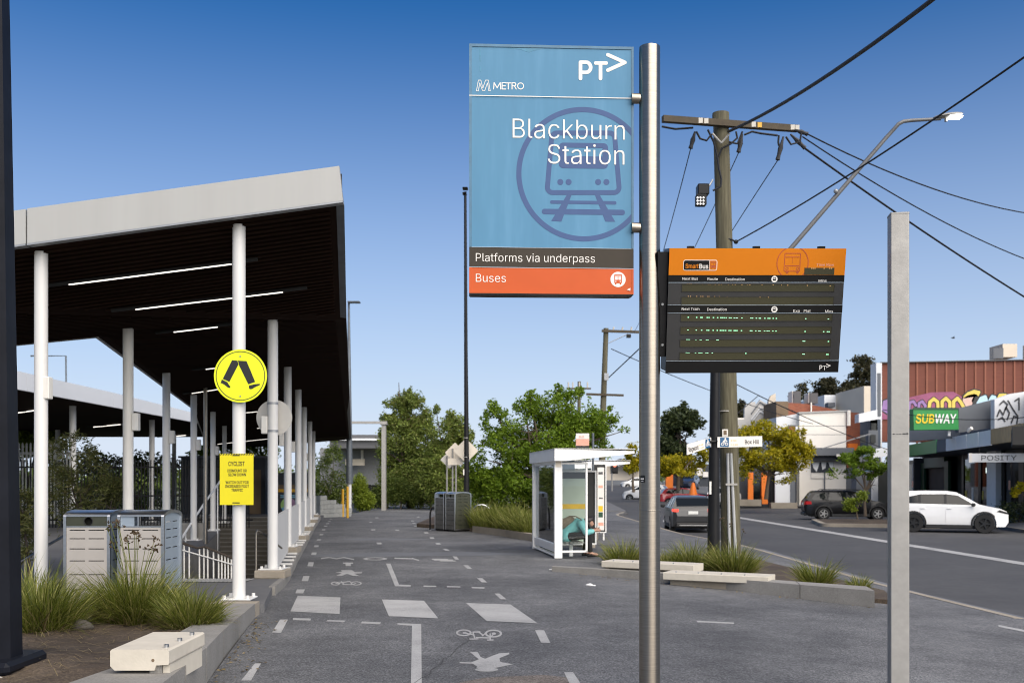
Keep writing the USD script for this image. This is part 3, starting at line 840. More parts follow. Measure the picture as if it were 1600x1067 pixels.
single("planter_soil", slab(soil, lambda x, y: -0.02 - 0.025 * np.maximum(x - 0.7, 0), -0.5), "mulch", kind="structure")
isl = sg.Polygon([(14.6, 45.5), (18.5, 44.0), (20.0, 46.0), (19.5, 49.5), (15.5, 49.8)]).buffer(0.5)
single("kerb_island", slab(isl, lambda x, y: -0.25, -0.6), "concrete_warm", kind="structure")
single("kerb_island_soil", sheet(isl.buffer(-0.25), lambda x, y: -0.244), "mulch", kind="structure")

# ================================================================ STATION CANOPIES
def front_z(x, y):
    return 7.8706 + 0.136 * x - 0.2 * y


def rear_z(x, y):
    return 4.5345 + 0.05 * x - 0.00776 * y


def ceil_z(x, y):
    return np.maximum(front_z(x, y), rear_z(x, y))


ROOF = sg.Polygon([(-12, 12.35), (-2.09, 12.35), (-8.0, 49.6), (-16.0, 54.0), (-16.4, 53.0), (-13.0, 42.0), (-9.5, 29.7), (-6.9, 16.6), (-12, 17.9)])
front_half = sg.Polygon([(-14, 0), (2, 0), (2, 17.357 + 0.895), (-14, 17.357 - 0.4475 * 14)])
RF, RR = ROOF.intersection(front_half), ROOF.difference(front_half)
can = Thing("station_canopy", "folded station canopy with pale fascia, dark slatted soffit and white columns over the stairs", "canopy", (-4.5, 14, 0.12))
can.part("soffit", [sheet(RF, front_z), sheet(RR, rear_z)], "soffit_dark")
inset = ROOF.buffer(-0.03)
can.part("roof_deck", [sheet(RF.buffer(-0.02), lambda x, y: front_z(x, y) + 0.36), sheet(RR.buffer(-0.02), lambda x, y: rear_z(x, y) + 0.26)], "roof_panel")
# fascia along the front in two panels, thin edges elsewhere
for x0, x1 in ((-5.985, -2.09), (-12.0, -6.005)):
    zz0, zz1 = front_z(x0, 12.35), front_z(x1, 12.35)
    xt = x1 - (0.045 if x1 > -3 else 0)
    can.part("fascia_panel", hexa([(x0, 12.29, zz0), (x1, 12.29, zz1), (x1, 12.35, zz1), (x0, 12.35, zz0), (x0, 12.29, zz0 + 0.43), (xt, 12.29, zz1 + 0.425), (xt, 12.35, zz1 + 0.425), (x0, 12.35, zz0 + 0.43)]), "roof_panel")
    can.part("fascia_lip", hexa([(x0, 12.285, zz0 - 0.025), (x1, 12.285, zz1 - 0.025), (x1, 12.40, zz1 - 0.025), (x0, 12.40, zz0 - 0.025), (x0, 12.285, zz0 - 0.003), (x1, 12.285, zz1 - 0.003), (x1, 12.40, zz1 - 0.003), (x0, 12.40, zz0 - 0.003)]), "grey_metal")
edge = [(-2.09, 12.41), (-2.66, 16.0), (-8.0, 49.6)]
for (xa, ya), (xb, yb) in zip(edge[:-1], edge[1:]):
    za, zb = float(ceil_z(xa, ya)), float(ceil_z(xb, yb))
    can.part("edge_trim", hexa([(xa - 0.10, ya, za - 0.02), (xa, ya, za - 0.02), (xb, yb, zb - 0.02), (xb - 0.10, yb, zb - 0.02), (xa - 0.12, ya, za + 0.36), (xa - 0.05, ya, za + 0.36), (xb - 0.05, yb, zb + 0.28), (xb - 0.12, yb, zb + 0.28)]), "galvanised_dark")
ledge = [(-12, 17.9), (-6.9, 16.6), (-9.5, 29.7), (-13.0, 42.0), (-16.4, 53.0)]
for (xa, ya), (xb, yb) in zip(ledge[:-1], ledge[1:]):
    za, zb = float(ceil_z(xa, ya)), float(ceil_z(xb, yb))
    can.part("edge_trim", hexa([(xa, ya, za - 0.02), (xb, yb, zb - 0.02), (xb - 0.05, yb + 0.02, zb - 0.02), (xa - 0.05, ya + 0.02, za - 0.02), (xa, ya, za + 0.28), (xb, yb, zb + 0.28), (xb - 0.05, yb + 0.02, zb + 0.28), (xa - 0.05, ya + 0.02, za + 0.28)]), "roof_panel_cool")


def batten(y, poly, zf, out):
    cut = poly.buffer(-0.17).intersection(sg.LineString([(-30, y), (5, y)]))
    for g in getattr(cut, "geoms", [cut]):
        if g.length < 0.1:
            continue
        x0, x1 = sorted((g.coords[0][0], g.coords[-1][0]))
        q = [(x0, y - 0.022), (x1, y - 0.022), (x1, y + 0.022), (x0, y + 0.022)]
        out.append(hexa([(a, b, float(zf(a, y)) - 0.028) for a, b in q] + [(a, b, float(zf(a, y)) - 0.004) for a, b in q]))


far_b = []
for i in range(300):
    y = 12.45 + i * 0.115
    o = []
    batten(y, RF, front_z, o)
    batten(y, RR, rear_z, o)
    if i < 85:
        for m in o:
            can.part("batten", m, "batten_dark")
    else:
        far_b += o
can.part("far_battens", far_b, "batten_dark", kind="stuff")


def ceiling_hit(px, py, drop=0.07):
    for d in np.linspace(11, 60, 4000):
        p = P(px, py, d)
        if p[2] > ceil_z(p[0], p[1]) - drop:
            return p
    return p


for a, b in (((108, 442), (362, 410)), ((212, 481), (442, 454)), ((272, 516.5), (340, 508.5)), ((322, 575), (352, 571.5)), ((300, 613), (345, 606)), ((340, 693), (424, 684)), ((384, 643.5), (405, 641.5)), ((402, 668), (415, 666.5))):
    p, q = ceiling_hit(*a), ceiling_hit(*b)
    u = (q - p) / np.linalg.norm(q - p)
    s = can.part("light_fitting", tube([p - u * 0.35, q + u * 0.35], 0.026, 6), "black_matt")
    can.part("lamp_strip", tube([p - [0, 0.006, 0.024], q - [0, 0.006, 0.024]], 0.012, 6), "strip_lamp", parent=s)

RIGHT = [(-3.455, 12.6), (-3.82, 15.9), (-4.82, 21.4), (-5.56, 25.9), (-6.45, 30.9), (-7.45, 36.7), (-8.38, 42.0)]
LEFT = [(-5.96, 12.6), (-6.13, 15.9), (-7.43, 21.4), (-8.28, 25.9), (-9.28, 30.9), (-10.6, 36.7)]


def column(t, x, y, z0, z1, r, box_side=0, plinth=False, m="white_steel", bz=None):
    c = t.part("column", cyl((x, y, z0), (x, y, z1), r, n=28), m, smooth=40)
    t.part("base_plate", bbox((x - 0.19, y - 0.19, z0), (x + 0.19, y + 0.19, z0 + 0.02), 0.006), m, parent=c)
    for sx in (-1, 1):
        for sy in (-1, 1):
            t.part("bolt", cyl((x + 0.145 * sx, y + 0.145 * sy, z0 + 0.02), (x + 0.145 * sx, y + 0.145 * sy, z0 + 0.06), 0.022, n=8), m, parent=c)
    if plinth:
        t.part("plinth", bbox((x - 0.24, y - 0.24, z0 - 0.13), (x + 0.24, y + 0.24, z0), 0.012), "concrete_warm", parent=c)
    if box_side:
        zb = bz
        b = t.part("speaker_box", bbox((x + box_side * (0.125 if bz < 2.8 else 0.075) - 0.05, y - 0.06, zb - 0.14), (x + box_side * (0.125 if bz < 2.8 else 0.075) + 0.05, y + 0.06, zb + 0.14), 0.01), "white_steel_stained", parent=c)


for i, (x, y) in enumerate(RIGHT):
    z0 = 0.165 if i == 0 else 0.25
    column(can, x, y, z0, float(ceil_z(x, y)) + 0.01, 0.081, box_side=-1 if i else 0, plinth=i > 0, bz=2.55)
for i, (x, y) in enumerate(LEFT):
    column(can, x, y, 0.12, float(ceil_z(x, y)) + 0.01, 0.081, box_side=1, m="white_steel_stained" if i == 1 else "white_steel", bz=2.6 if i else 2.83)
# parapet panels between the right hand columns
for (xa, ya), (xb, yb) in zip(RIGHT[1:-1], RIGHT[2:]):
    u = np.array([xb - xa, yb - ya]); L = np.linalg.norm(u); u /= L; n = np.array([u[1], -u[0]]) * 0.022
    for k in range(2):
        p, q = np.array([xa, ya]) + u * (0.085 + k * (L - 0.17) / 2 + 0.004), np.array([xa, ya]) + u * (0.085 + (k + 1) * (L - 0.17) / 2 - 0.004)
        c = [tuple(p - n), tuple(p + n), tuple(q + n), tuple(q - n)]
        if not sg.Polygon(c).exterior.is_ccw:
            c = c[::-1]
        can.part("parapet_panel", hexa([(x, y, 0.17) for x, y in c] + [(x, y, 1.07) for x, y in c]), "white_steel")
    for s in np.arange(0.5, L - 0.3, 0.9):
        p = np.array([xa, ya]) + u * s
        can.part("panel_bracket", box((p[0] - 0.02, p[1] - 0.02, 0.13), (p[0] + 0.22, p[1] + 0.02, 0.165)), "white_steel")
dp = P(321, 860, 24.5)
can.part("downpipe", cyl((dp[0], dp[1], 0.11), (dp[0], dp[1], float(ceil_z(dp[0], dp[1])) - 0.02), 0.05, n=14), "stainless", smooth=40)

# second canopy further left
c2 = Thing("platform_canopy", "lower pale edged canopy beyond the bins with sky showing above it", "canopy", (-18, 34, 0.12))
X2 = -12.45
c2.part("soffit", box((-23.5, 20, 3.97), (X2, 52, 4.0)), "soffit_dark")
c2.part("roof_deck", box((-23.4, 20.1, 4.001), (X2 - 0.1, 52, 4.3)), "roof_panel_cool")
ys2 = [20, 25.5, 31, 36.5, 42, 52]
for a, b in zip(ys2[:-1], ys2[1:]):
    ha, hb = np.interp([a, b], [24, 32, 42, 52], [0.47, 0.46, 0.33, 0.2])
    c2.part("fascia_panel", hexa([(X2 - 0.05, a + 0.006, 3.96), (X2 + 0.04, a + 0.006, 3.96), (X2 + 0.04, b - 0.006, 3.96), (X2 - 0.05, b - 0.006, 3.96), (X2 - 0.05, a + 0.006, 3.96 + ha), (X2 + 0.0, a + 0.006, 3.96 + ha), (X2 + 0.0, b - 0.006, 3.96 + hb), (X2 - 0.05, b - 0.006, 3.96 + hb)]), "roof_panel_cool")
for x, y in ((-13.5, 30.6), (-13.6, 37.6), (-13.7, 24.0), (-20.4, 44.7), (-16.8, 49.5), (-13.7, 44.5), (-20.6, 36.0)):
    column(c2, x, y, 0.12, 3.975, 0.10, m="white_steel")
for a, b in (((28, 643.5), (56, 639.5)), ((146, 666), (188, 662)), ((255, 682.5), (290, 679))):
    p, q = (P(px, py, (3.95 - EYE) * FOCAL / (HORIZON - py)) for px, py in (a, b))
    s = c2.part("light_fitting", tube([p - [0.3, 0, 0], q + [0.3, 0, 0]], 0.03, 6), "black_matt")
    c2.part("lamp_strip", tube([p - [0, 0, 0.028], q - [0, 0, 0.028]], 0.018, 6), "strip_lamp", parent=s)

# railings of the stairwell
rl = Thing("stair_railing", "low railing of white balusters under a sloping dark handrail at the stairwell", "railing", (-4.8, 15.9, -0.3))
pa, pb, pc_, pd = P(270, 843, 15.9), P(308, 856, 15.9), P(320, 854, 15.9), P(364, 872, 15.9)
rl.part("handrail", tube([pa, pb, pc_, pd], 0.018, 8), "bark_dark", smooth=40)
for px in (272, 287, 295, 311, 318, 324, 333, 341, 346, 351, 356, 361):
    zt = np.interp(px, [270, 308, 320, 364], [pa[2], pb[2], pc_[2], pd[2]])
    x = P(px, 800, 15.9)[0]
    rl.part("baluster", cyl((x, 15.92, -0.5), (x, 15.92, zt - 0.02), 0.0125, n=8), "white_steel_stained", smooth=40)
rl.part("rail_bar", tube([pa - [0, 0, 0.12], pd - [0, 0, 0.10]], 0.011, 6), "white_steel")
hr = Thing("hooked_handrail", "slim steel handrail post with a hooked top beside the first walled column", "handrail", tuple(P(400, 908, 15.75)))
t0 = P(400, 833, 15.75)
hr.part("post", tube([(t0[0], t0[1], -0.6), tuple(t0)], 0.016, 10), "stainless", smooth=40)
hr.part("rail", tube([tuple(t0), tuple(P(402, 828.5, 15.75)), tuple(P(406, 830, 15.8)), tuple(P(424, 843, 16.1)), tuple(P(440, 856, 16.6))], 0.016, 8), "stainless", smooth=40)
hr.part("wall_bracket", tube([tuple(P(403, 834, 15.8)), tuple(P(424, 835, 16.1))], 0.008, 6), "stainless")
dr = Thing("rising_handrail", "pale handrail climbing to the right above a grey concrete upstand", "handrail", tuple(P(283, 846, 24.5)))
dr.part("rail", tube([P(278, 850, 24.4), P(300, 815, 26), P(318, 788, 27.5), P(345, 750, 30)], 0.028, 8), "white_frame", smooth=40)
for px, py, d in ((290, 832, 25.2), (318, 788, 27.5), (340, 757, 29.5)):
    p = P(px, py, d)
    dr.part("rail_post", cyl((p[0], p[1], -0.6), tuple(p), 0.018, n=8), "white_frame", smooth=40)
lr = Thing("ramp_handrail", "thin pale sloping handrail in the shrubs left of the bins", "handrail", tuple(P(40, 925, 13.4)))
lr.part("rail", tube([P(20, 884, 13.2), P(60, 860, 13.6), P(112, 830, 14.4)], 0.02, 8), "stainless", smooth=40)
for px, py in ((39.5, 873), (100, 838)):
    p = P(px, py, 13.5)
    lr.part("rail_post", cyl((p[0], p[1], 0.1), tuple(p), 0.017, n=8), "stainless", smooth=40)
up = Thing("concrete_upstand", "grey sloping concrete upstand wall behind the right hand bin", "wall", tuple(P(298, 845, 26)))
up.part("wall", hexa([tuple(P(278, 862, 26)), tuple(P(318, 862, 26)), tuple(P(318, 862, 26) + [0, 0.25, 0]), tuple(P(278, 862, 26) + [0, 0.25, 0]), tuple(P(278, 817, 26)), tuple(P(318, 817, 26)), tuple(P(318, 817, 26) + [0, 0.25, 0]), tuple(P(278, 817, 26) + [0, 0.25, 0])]), "concrete")

# dark station room and the display panel at the top of the far stairs
rm = Thing("station_room", "dark walled room at the head of the stairs under the canopy", "building", (-12.6, 47.2, 0.12))
rm.part("wall", box((-15.5, 46.6, 0.12), (-11.55, 47.4, 2.75)), "render_dark")
rm.part("roof", box((-15.6, 46.5, 2.752), (-11.45, 47.5, 2.84)), "render_grey")
rm.part("door", box((-13.6, 46.57, 0.13), (-12.6, 46.598, 2.25)), "black_paint")
rm.part("door", box((-12.3, 46.57, 0.13), (-11.75, 46.598, 2.2)), "brown_wall")
kp = Thing("display_panel", "dark display panel with a yellow band and a coloured disc behind the white parapet", "display board", (-10.3, 46.0, 0.12))
kp.part("panel", box((-11.3, 46.0, 0.10), (-9.25, 46.12, 2.05)), "render_dark")
kp.part("gold_band", box((-11.28, 45.985, 1.16), (-9.27, 45.998, 1.30)), "poster_gold")
kp.part("brown_band", box((-11.28, 45.985, 1.302), (-9.27, 45.998, 1.50)), "brown_wall")
for a0, a1, m in ((90, 200, "poster_green"), (200, 300, "poster_sky"), (300, 450, "poster_mauve")):
    arc = [(0.36 * math.cos(math.radians(a)), 0.36 * math.sin(math.radians(a))) for a in range(a0, a1 + 1, 10)]
    inn = [(0.10 * math.cos(math.radians(a)), 0.10 * math.sin(math.radians(a))) for a in range(a1, a0 - 1, -10)]
    kp.part("disc_segment", place(prism(sg.Polygon(arc + inn), 0.001, 0.012), (-10.33, 46.0, 0.55), (1, 0, 0), (0, 0, 1)), m)
for z in (0.98, 0.90):
    kp.part("caption_bar", box((-10.7, 45.99, z), (-9.9, 45.999, z + 0.045)), "poster_sky")

# ---- fences behind
pf = Thing("palisade_fence", "tall black steel palisade fence running behind the shrubs and bins", "fence", (-13, 33, 0.1))
for i in range(118):
    x = -21.0 + i * 0.105
    pf.part("picket", box((x - 0.014, 32.985, 0.12), (x + 0.014, 33.015, 2.36 + (0.03 if i % 9 == 0 else 0))), "black_paint")
for z in (0.35, 1.15, 2.1):
    pf.part("rail", box((-21.1, 33.017, z), (-8.6, 33.05, z + 0.05)), "black_paint")
for i in range(6):
    pf.part("fence_post", box((-20.5 + i * 2.3, 33.05, 0.12), (-20.42 + i * 2.3, 33.13, 2.45)), "black_paint")
wf = Thing("white_palisade", "white palisade fence with pointed pales behind the dark pole", "fence", (-18, 36, 0.1))
for i in range(34):
    x = -20.6 + i * 0.145
    wf.part("pale", hull([(x - 0.035, 36, 0.1), (x + 0.035, 36, 0.1), (x - 0.035, 36.02, 0.1), (x + 0.035, 36.02, 0.1), (x - 0.035, 36, 3.0), (x + 0.035, 36, 3.0), (x - 0.035, 36.02, 3.0), (x + 0.035, 36.02, 3.0), (x, 36.01, 3.07)]), "picket_white")
for z in (0.7, 2.62):
    wf.part("rail", box((-20.7, 36.022, z), (-15.6, 36.06, z + 0.09)), "picket_white")
# dark screen fence and grey blocks at the far end of the canopy
sf = Thing("screen_fence", "solid black screen fence between the shrubs by the path", "fence", tuple(P(582, 770, 75)))
for i in range(5):
    p = P(553 + i * 9, 756 + i * 0.5, 62)
    sf.part("screen_panel", box((p[0], p[1], 0), (p[0] + 0.345, p[1] + 0.05, p[2])), "black_paint")
bw = Thing("block_wall", "low grey retaining wall of stacked concrete blocks at the end of the canopy", "wall", (-8.6, 45.6, 0))
q0, q1 = np.array([-9.35, 44.2]), np.array([-7.55, 47.0])
u = (q1 - q0) / np.linalg.norm(q1 - q0); n = np.array([-u[1], u[0]]) * 0.25
for r in range(5):
    for k in range(8):
        s0 = k * 0.41 + (0.2 if r % 2 else 0)
        s1 = min(s0 + 0.40, 3.33)
        if s1 - s0 < 0.1 or s0 > 3.3 - max(0, r - 1) * 0.62:
            continue
        j = RNG.uniform(-0.012, 0.012)
        a, b = q0 + u * s0 + n * j, q0 + u * s1 + n * j
        c = [tuple(b), tuple(a), tuple(a + n), tuple(b + n)]
        c = c if sg.Polygon(c).exterior.is_ccw else c[::-1]
        bw.part("wall_block", hexa([(x, y, r * 0.20 + 0.004) for x, y in c] + [(x, y, r * 0.20 + 0.194) for x, y in c]), "block_grey")
pb_ = P(498, 790, 44.4)
bw.part("end_post", box((pb_[0] - 0.09, pb_[1] - 0.1, 0), (pb_[0] + 0.05, pb_[1] + 0.1, 1.02)), "galvanised_dark")
for px, py0, d, lab in ((535.5, 764, 46.5, "weathered yellow bollard nearer the block wall"), (543, 760, 45.2, "yellow bollard in front of the white based lamp post")):
    b = P(px, py0, d)
    t = Thing("bollard", lab, "bollard", (b[0], d, 0), group="yellow bollards")
    t.part("shaft", cyl((b[0], d, 0), (b[0], d, b[2] - 0.03), 0.06, n=14), "bollard_yellow", smooth=40)
    t.part("cap", cyl((b[0], d, b[2] - 0.03), (b[0], d, b[2]), 0.06, 0.04, n=14), "bollard_yellow", smooth=40)


# ================================================================ SIGNS ON THE COLUMNS
def flat(shape, plane_y, thick=0.002):
    """x, z polygons standing upright and facing the camera, front face at plane_y."""
    return place(prism(shape, 0, thick), (0, plane_y + thick, 0), (1, 0, 0), (0, 0, 1))


def sector_shape(pix, d):
    return sg.Polygon([(P(x, y, d)[0], P(x, y, d)[2]) for x, y in pix]).buffer(0)


D0 = 12.47
c5 = lambda pts: [(260 + x / 5.333, 500 + y / 5.333) for x, y in pts]
zc = P(260 + 617 / 5.333, 500 + 465 / 5.333, D0)
R0 = 221 / 5.333 * D0 / FOCAL
zs = Thing("crossing_sign", "round yellow sign with two walking black legs on the nearest column", "sign", tuple(zc))
zs.part("disc", flat(disc(zc[0], zc[2], R0, 24), D0, 0.004), "zebra_yellow")
zs.part("ring", flat(disc(zc[0], zc[2], R0 * 0.927, 24).difference(disc(zc[0], zc[2], R0 * 0.90, 24)), D0 - 0.0016, 0.0014), "sign_black")
for nm, pix in (("leg_mark", [(547, 335), (592, 338), (600, 370), (525, 515), (470, 490)]), ("leg_mark", [(596, 338), (668, 342), (740, 515), (683, 535), (606, 378)]),
                ("shoe_mark", [(462, 495), (508, 517), (520, 538), (533, 553), (530, 566), (510, 560), (480, 535), (470, 533), (468, 528), (452, 525)]),
                ("shoe_mark", [(690, 544), (740, 534), (778, 530), (780, 540), (735, 560), (715, 574), (697, 576), (688, 566)])):
    zs.part(nm, flat(sector_shape(c5(pix), D0), D0 - 0.0016, 0.0014), "sign_black")
for py in (302, 634):
    q = P(*c5([(616, py)])[0], D0)
    zs.part("bolt", cyl((q[0], D0 - 0.006, q[2]), (q[0], D0, q[2]), 0.010, n=8), "grey_metal")
zs.part("clamp", box((zc[0] - 0.1, D0 + 0.005, zc[2] + 0.15), (zc[0] + 0.1, D0 + 0.03, zc[2] + 0.19)), "grey_metal")
nt = Thing("notice_board", "yellow cyclist warning notice with a striped top edge on the nearest column", "sign", tuple(P(370, 748, D0)))
a, b = P(343.5, 788.5, D0), P(396, 708.5, D0)
nt.part("board", box((a[0], D0, a[2]), (b[0], D0 + 0.006, b[2])), "notice_yellow")
k = D0 / FOCAL
for i in range(13):
    x0 = a[0] + (b[0] - a[0]) * i / 13
    w = (b[0] - a[0]) / 26
    st = sg.Polygon([(x0, b[2] - 0.020), (x0 + w, b[2] - 0.020), (x0 + w * 1.9, b[2] - 0.001), (x0 + w * 0.9, b[2] - 0.001)]).intersection(sg.box(a[0], a[2], b[0], b[2]))
    nt.part("hazard_stripe", flat(st, D0 - 0.0016, 0.0014), "sign_black")
for s, py, h, w in (("CYCLIST", 727.5, 6.6, 25.5), ("DISMOUNT OR", 737.2, 4.3, 30), ("SLOW DOWN", 743.4, 4.3, 27.5), ("WATCH OUT FOR", 755.5, 4.3, 36), ("INCREASED FOOT", 761.6, 4.3, 37), ("TRAFFIC", 767.6, 4.3, 18)):
    tm = text_fit(s, w * k, h * k, 0.0014, True)
    q = P(369.5 - w / 2 + (1 if h < 5 else 0), py, D0)
    nt.part("lettering", place(tm, (q[0], D0 - 0.0002, q[2]), (1, 0, 0), (0, 0, 1)), "sign_black")
for py in (711, 785):
    q = P(369, py, D0)
    nt.part("strap", box((q[0] - 0.045, D0 - 0.003, q[2] - 0.008), (q[0] + 0.045, D0 - 0.0005, q[2] + 0.004)), "sign_black")
D1 = 16.02
rc = P(428.5, 652.5, D1)
rb = Thing("round_sign_back", "plain grey back of a round sign clamped to the second column", "sign", tuple(rc))
rb.part("disc", flat(disc(rc[0], rc[2], 0.288, 24), D1, 0.006), "sign_back")
for dz in (0.22, -0.22):
    rb.part("clamp", lathe([(0.0835, rc[2] + dz - 0.018), (0.0875, rc[2] + dz - 0.018), (0.0875, rc[2] + dz + 0.018), (0.0835, rc[2] + dz + 0.018)], 24, (-3.82, 15.9, 0)), "grey_metal", smooth=40)


# ================================================================ WASTE BINS
def make_bin(name, label, group, base, rotz, opening, dark=False):
    w, dp, zt, zs_ = 0.555, 0.66, 1.31, 1.235
    t = Thing(name, label, "bin", base, rotz, group=group, local=True)
    prof = [(0, 0.06), (dp, 0.06), (dp, zs_)] + [(dp / 2 + dp / 2 * math.cos(a), zs_ + (zt - zs_) * math.sin(a)) for a in np.linspace(0, PI, 15)[1:-1]] + [(0, zs_)]
    full = sg.Polygon(prof)
    panel_m, side_m = ("bin_panel", "bin_side") if not dark else ("bin_dark_metal", "bin_dark")
    yz = lambda shape, x0, x1: place(prism(shape, 0, x1 - x0), (x0, 0, 0), (0, 1, 0), (0, 0, 1))   # out = +x
    for x0 in (0.0, w - 0.035):
        t.part("end_frame", yz(full.difference(full.buffer(-0.035)), x0, x0 + 0.035), "stainless_cool")
        inn = full.buffer(-0.036)
        slots = []
        for z in (0.22, 0.363, 0.542, 0.704, 0.846, 0.967, 1.068, 1.16):
            slots += [sg.box(dp / 2 - 0.20, z, dp / 2 - 0.03, z + 0.012), sg.box(dp / 2 + 0.03, z, dp / 2 + 0.20, z + 0.012)]
        t.part("side_panel", yz(inn.difference(unary_union(slots)), x0 + 0.010, x0 + 0.016), side_m)
    x0, x1 = 0.037, w - 0.037
    fr = sg.box(x0, 0.07, x1, 1.105)
    slots = []
    for z in (0.20, 0.363, 0.542, 0.704, 0.846, 0.967, 1.068):
        slots += [sg.box(w / 2 - 0.205, z, w / 2 - 0.02, z + 0.011), sg.box(w / 2 + 0.02, z, w / 2 + 0.205, z + 0.011)]
    t.part("front_panel", place(prism(fr.difference(unary_union(slots)), 0, 0.006), (0, 0.012, 0), (1, 0, 0), (0, 0, 1)), panel_m)
    t.part("back_panel", box((x0, dp - 0.016, 0.07), (x1, dp - 0.010, 1.105)), panel_m)
    t.part("front_rail", box((x0, 0.004, 1.107), (x1, 0.02, 1.121)), "stainless_cool")
    t.part("front_rail", box((x0, 0.0, 1.236), (x1, 0.02, 1.254)), "stainless_cool")
    op = sg.box(x0, 1.122, x1, 1.235)
    if opening == "hole":
        pl = t.part("opening_plate", place(prism(op.difference(disc(w / 2 + 0.02, 1.178, 0.047, 12)), 0, 0.006), (0, 0.012, 0), (1, 0, 0), (0, 0, 1)), "bin_dark")
        t.part("hole_rim", place(prism(disc(w / 2 + 0.02, 1.178, 0.054, 12).difference(disc(w / 2 + 0.02, 1.178, 0.0471, 12)), 0, 0.012), (0, 0.011, 0), (1, 0, 0), (0, 0, 1)), "trim_black", parent=pl)
        t.part("inner_shroud", box((x0, 0.10, 1.11), (x1, 0.11, 1.24)), "black_matt")
    else:
        t.part("opening_plate", box((x0, 0.016, 1.122), (x0 + 0.16, 0.022, 1.235)), "bin_side")
        t.part("mullion", box((x0 + 0.20, 0.012, 1.122), (x0 + 0.215, 0.03, 1.235)), "stainless_cool")
    arc = [(dp / 2 + (dp / 2 - 0.004) * math.cos(a), zs_ + (zt - zs_ - 0.004) * math.sin(a)) for a in np.linspace(0.06, PI - 0.06, 17)]
    arc2 = [(y, z - 0.006) for y, z in arc[::-1]]
    t.part("top_cover", yz(sg.Polygon(arc + arc2), x0, x1), "stainless_cool", smooth=30)
    t.part("liner", box((0.09, 0.09, 0.08), (w - 0.09, dp - 0.09, 1.09)), "black_matt")
    t.part("foot", box((0.05, 0.05, 0.0), (w - 0.05, dp - 0.05, 0.06)), "black_matt")
    return t


gb = "waste bins in pairs beside the path"
make_bin("waste_bin", "grey slotted bin with a round hole, left of the near pair", gb, (-5.32, 11.80, 0.0), 0.0, "hole")
make_bin("waste_bin", "grey slotted bin with an open top slot and blue grey arched side", gb, (-4.68, 11.80, 0.0), 0.0, "slot")
R45 = math.radians(-52)
e = np.array([math.cos(R45), math.sin(R45)])
nb = np.array(G(712, 831)[:2])
make_bin("waste_bin", "dark metal bin with a round hole beside the bike hoop", gb, (*(nb - e * 0.60), 0.0), R45, "hole", True)
make_bin("waste_bin", "dark metal bin with an open slot, furthest left by the bike hoop", gb, (*(nb - e * 1.24), 0.0), R45, "slot", True)

# ================================================================ STREET FURNITURE
class Face:
    """A sign face in space: pixels of the photograph are carried to metres on it."""

    def __init__(self, o, right, up):
        self.o, self.r, self.u = np.asarray(o, float), np.asarray(right, float) / np.linalg.norm(right), np.asarray(up, float) / np.linalg.norm(up)
        self.n = np.cross(self.r, self.u)

    def uv(self, px, py):
        d = P(px, py, 1.0) - np.array([0, 0, EYE])
        c = np.array([0, 0, EYE])
        t = ((self.o - c) @ self.n) / (d @ self.n)
        q = c + d * t - self.o
        return q @ self.r, q @ self.u

    def rect(self, x0, y0, x1, y1):
        a, b = self.uv(x0, y0), self.uv(x1, y1)
        return sg.box(min(a[0], b[0]), min(a[1], b[1]), max(a[0], b[0]), max(a[1], b[1]))

    def poly(self, pix):
        return sg.Polygon([self.uv(*p) for p in pix]).buffer(0)

    def put(self, shape, z0, z1):
        return place(prism(shape, z0, z1), self.o, self.r, self.u)

    def text(self, s, px, py, cap, width=None, z0=0.0, z1=0.002, bold=False, align="l", thin=0.0):
        u, v = self.uv(px, py)
        k = (self.uv(px + 1, py)[0] - u)
        m = text_fit(s, width * k, cap * k, z1 - z0, bold, thin) if width else text(s, cap * k, z1 - z0, bold)
        w = m[0][:, 0].max()
        sh = {"l": 0, "c": -w / 2, "r": -w}[align]
        return place((m[0] + [u + sh, v, z0], m[1]), self.o, self.r, self.u)


PD = 7.9
px_, py_ = P(1015, 800, PD)[:2]
PZ = P(1015, 74, PD)[2]
pole = Thing("sign_pole", "tall brushed stainless steel pole carrying the station sign and the bus display", "pole", (px_, py_, -0.02))
pole.part("shaft", cyl((px_, py_, -0.3), (px_, py_, PZ - 0.004), 0.083, n=48), "stainless", smooth=40)
pole.part("cap", lathe([(0.0, PZ + 0.002), (0.060, PZ + 0.001), (0.078, PZ - 0.006), (0.083, PZ - 0.016)][::-1], 40, (px_, py_, 0)), "stainless", smooth=60)
for py in (797, 768.5):
    z = P(1015, py, PD)[2]
    pole.part("weld_seam", lathe([(0.0832, z - 0.003), (0.0838, z), (0.0832, z + 0.003)], 40, (px_, py_, 0)), "stainless")
st = P(1003, 748, PD - 0.08)
pole.part("sticker", place(prism(rrect(-0.022, -0.028, 0.022, 0.028, 0.003), 0, 0.001), (px_ - 0.064, py_ - 0.056, st[2]), (0.66, -0.75, 0), (0, 0, 1)), "sign_black")
pole.part("sticker_print", place(prism(sg.MultiPolygon([sg.box(-0.016, -0.006, -0.008, 0.006), sg.box(-0.005, -0.006, 0.003, 0.006), sg.box(0.006, -0.006, 0.014, 0.006), sg.box(-0.012, -0.018, 0.010, -0.014)]), 0.0012, 0.0016), (px_ - 0.064, py_ - 0.056, st[2]), (0.66, -0.75, 0), (0, 0, 1)), "sign_white")

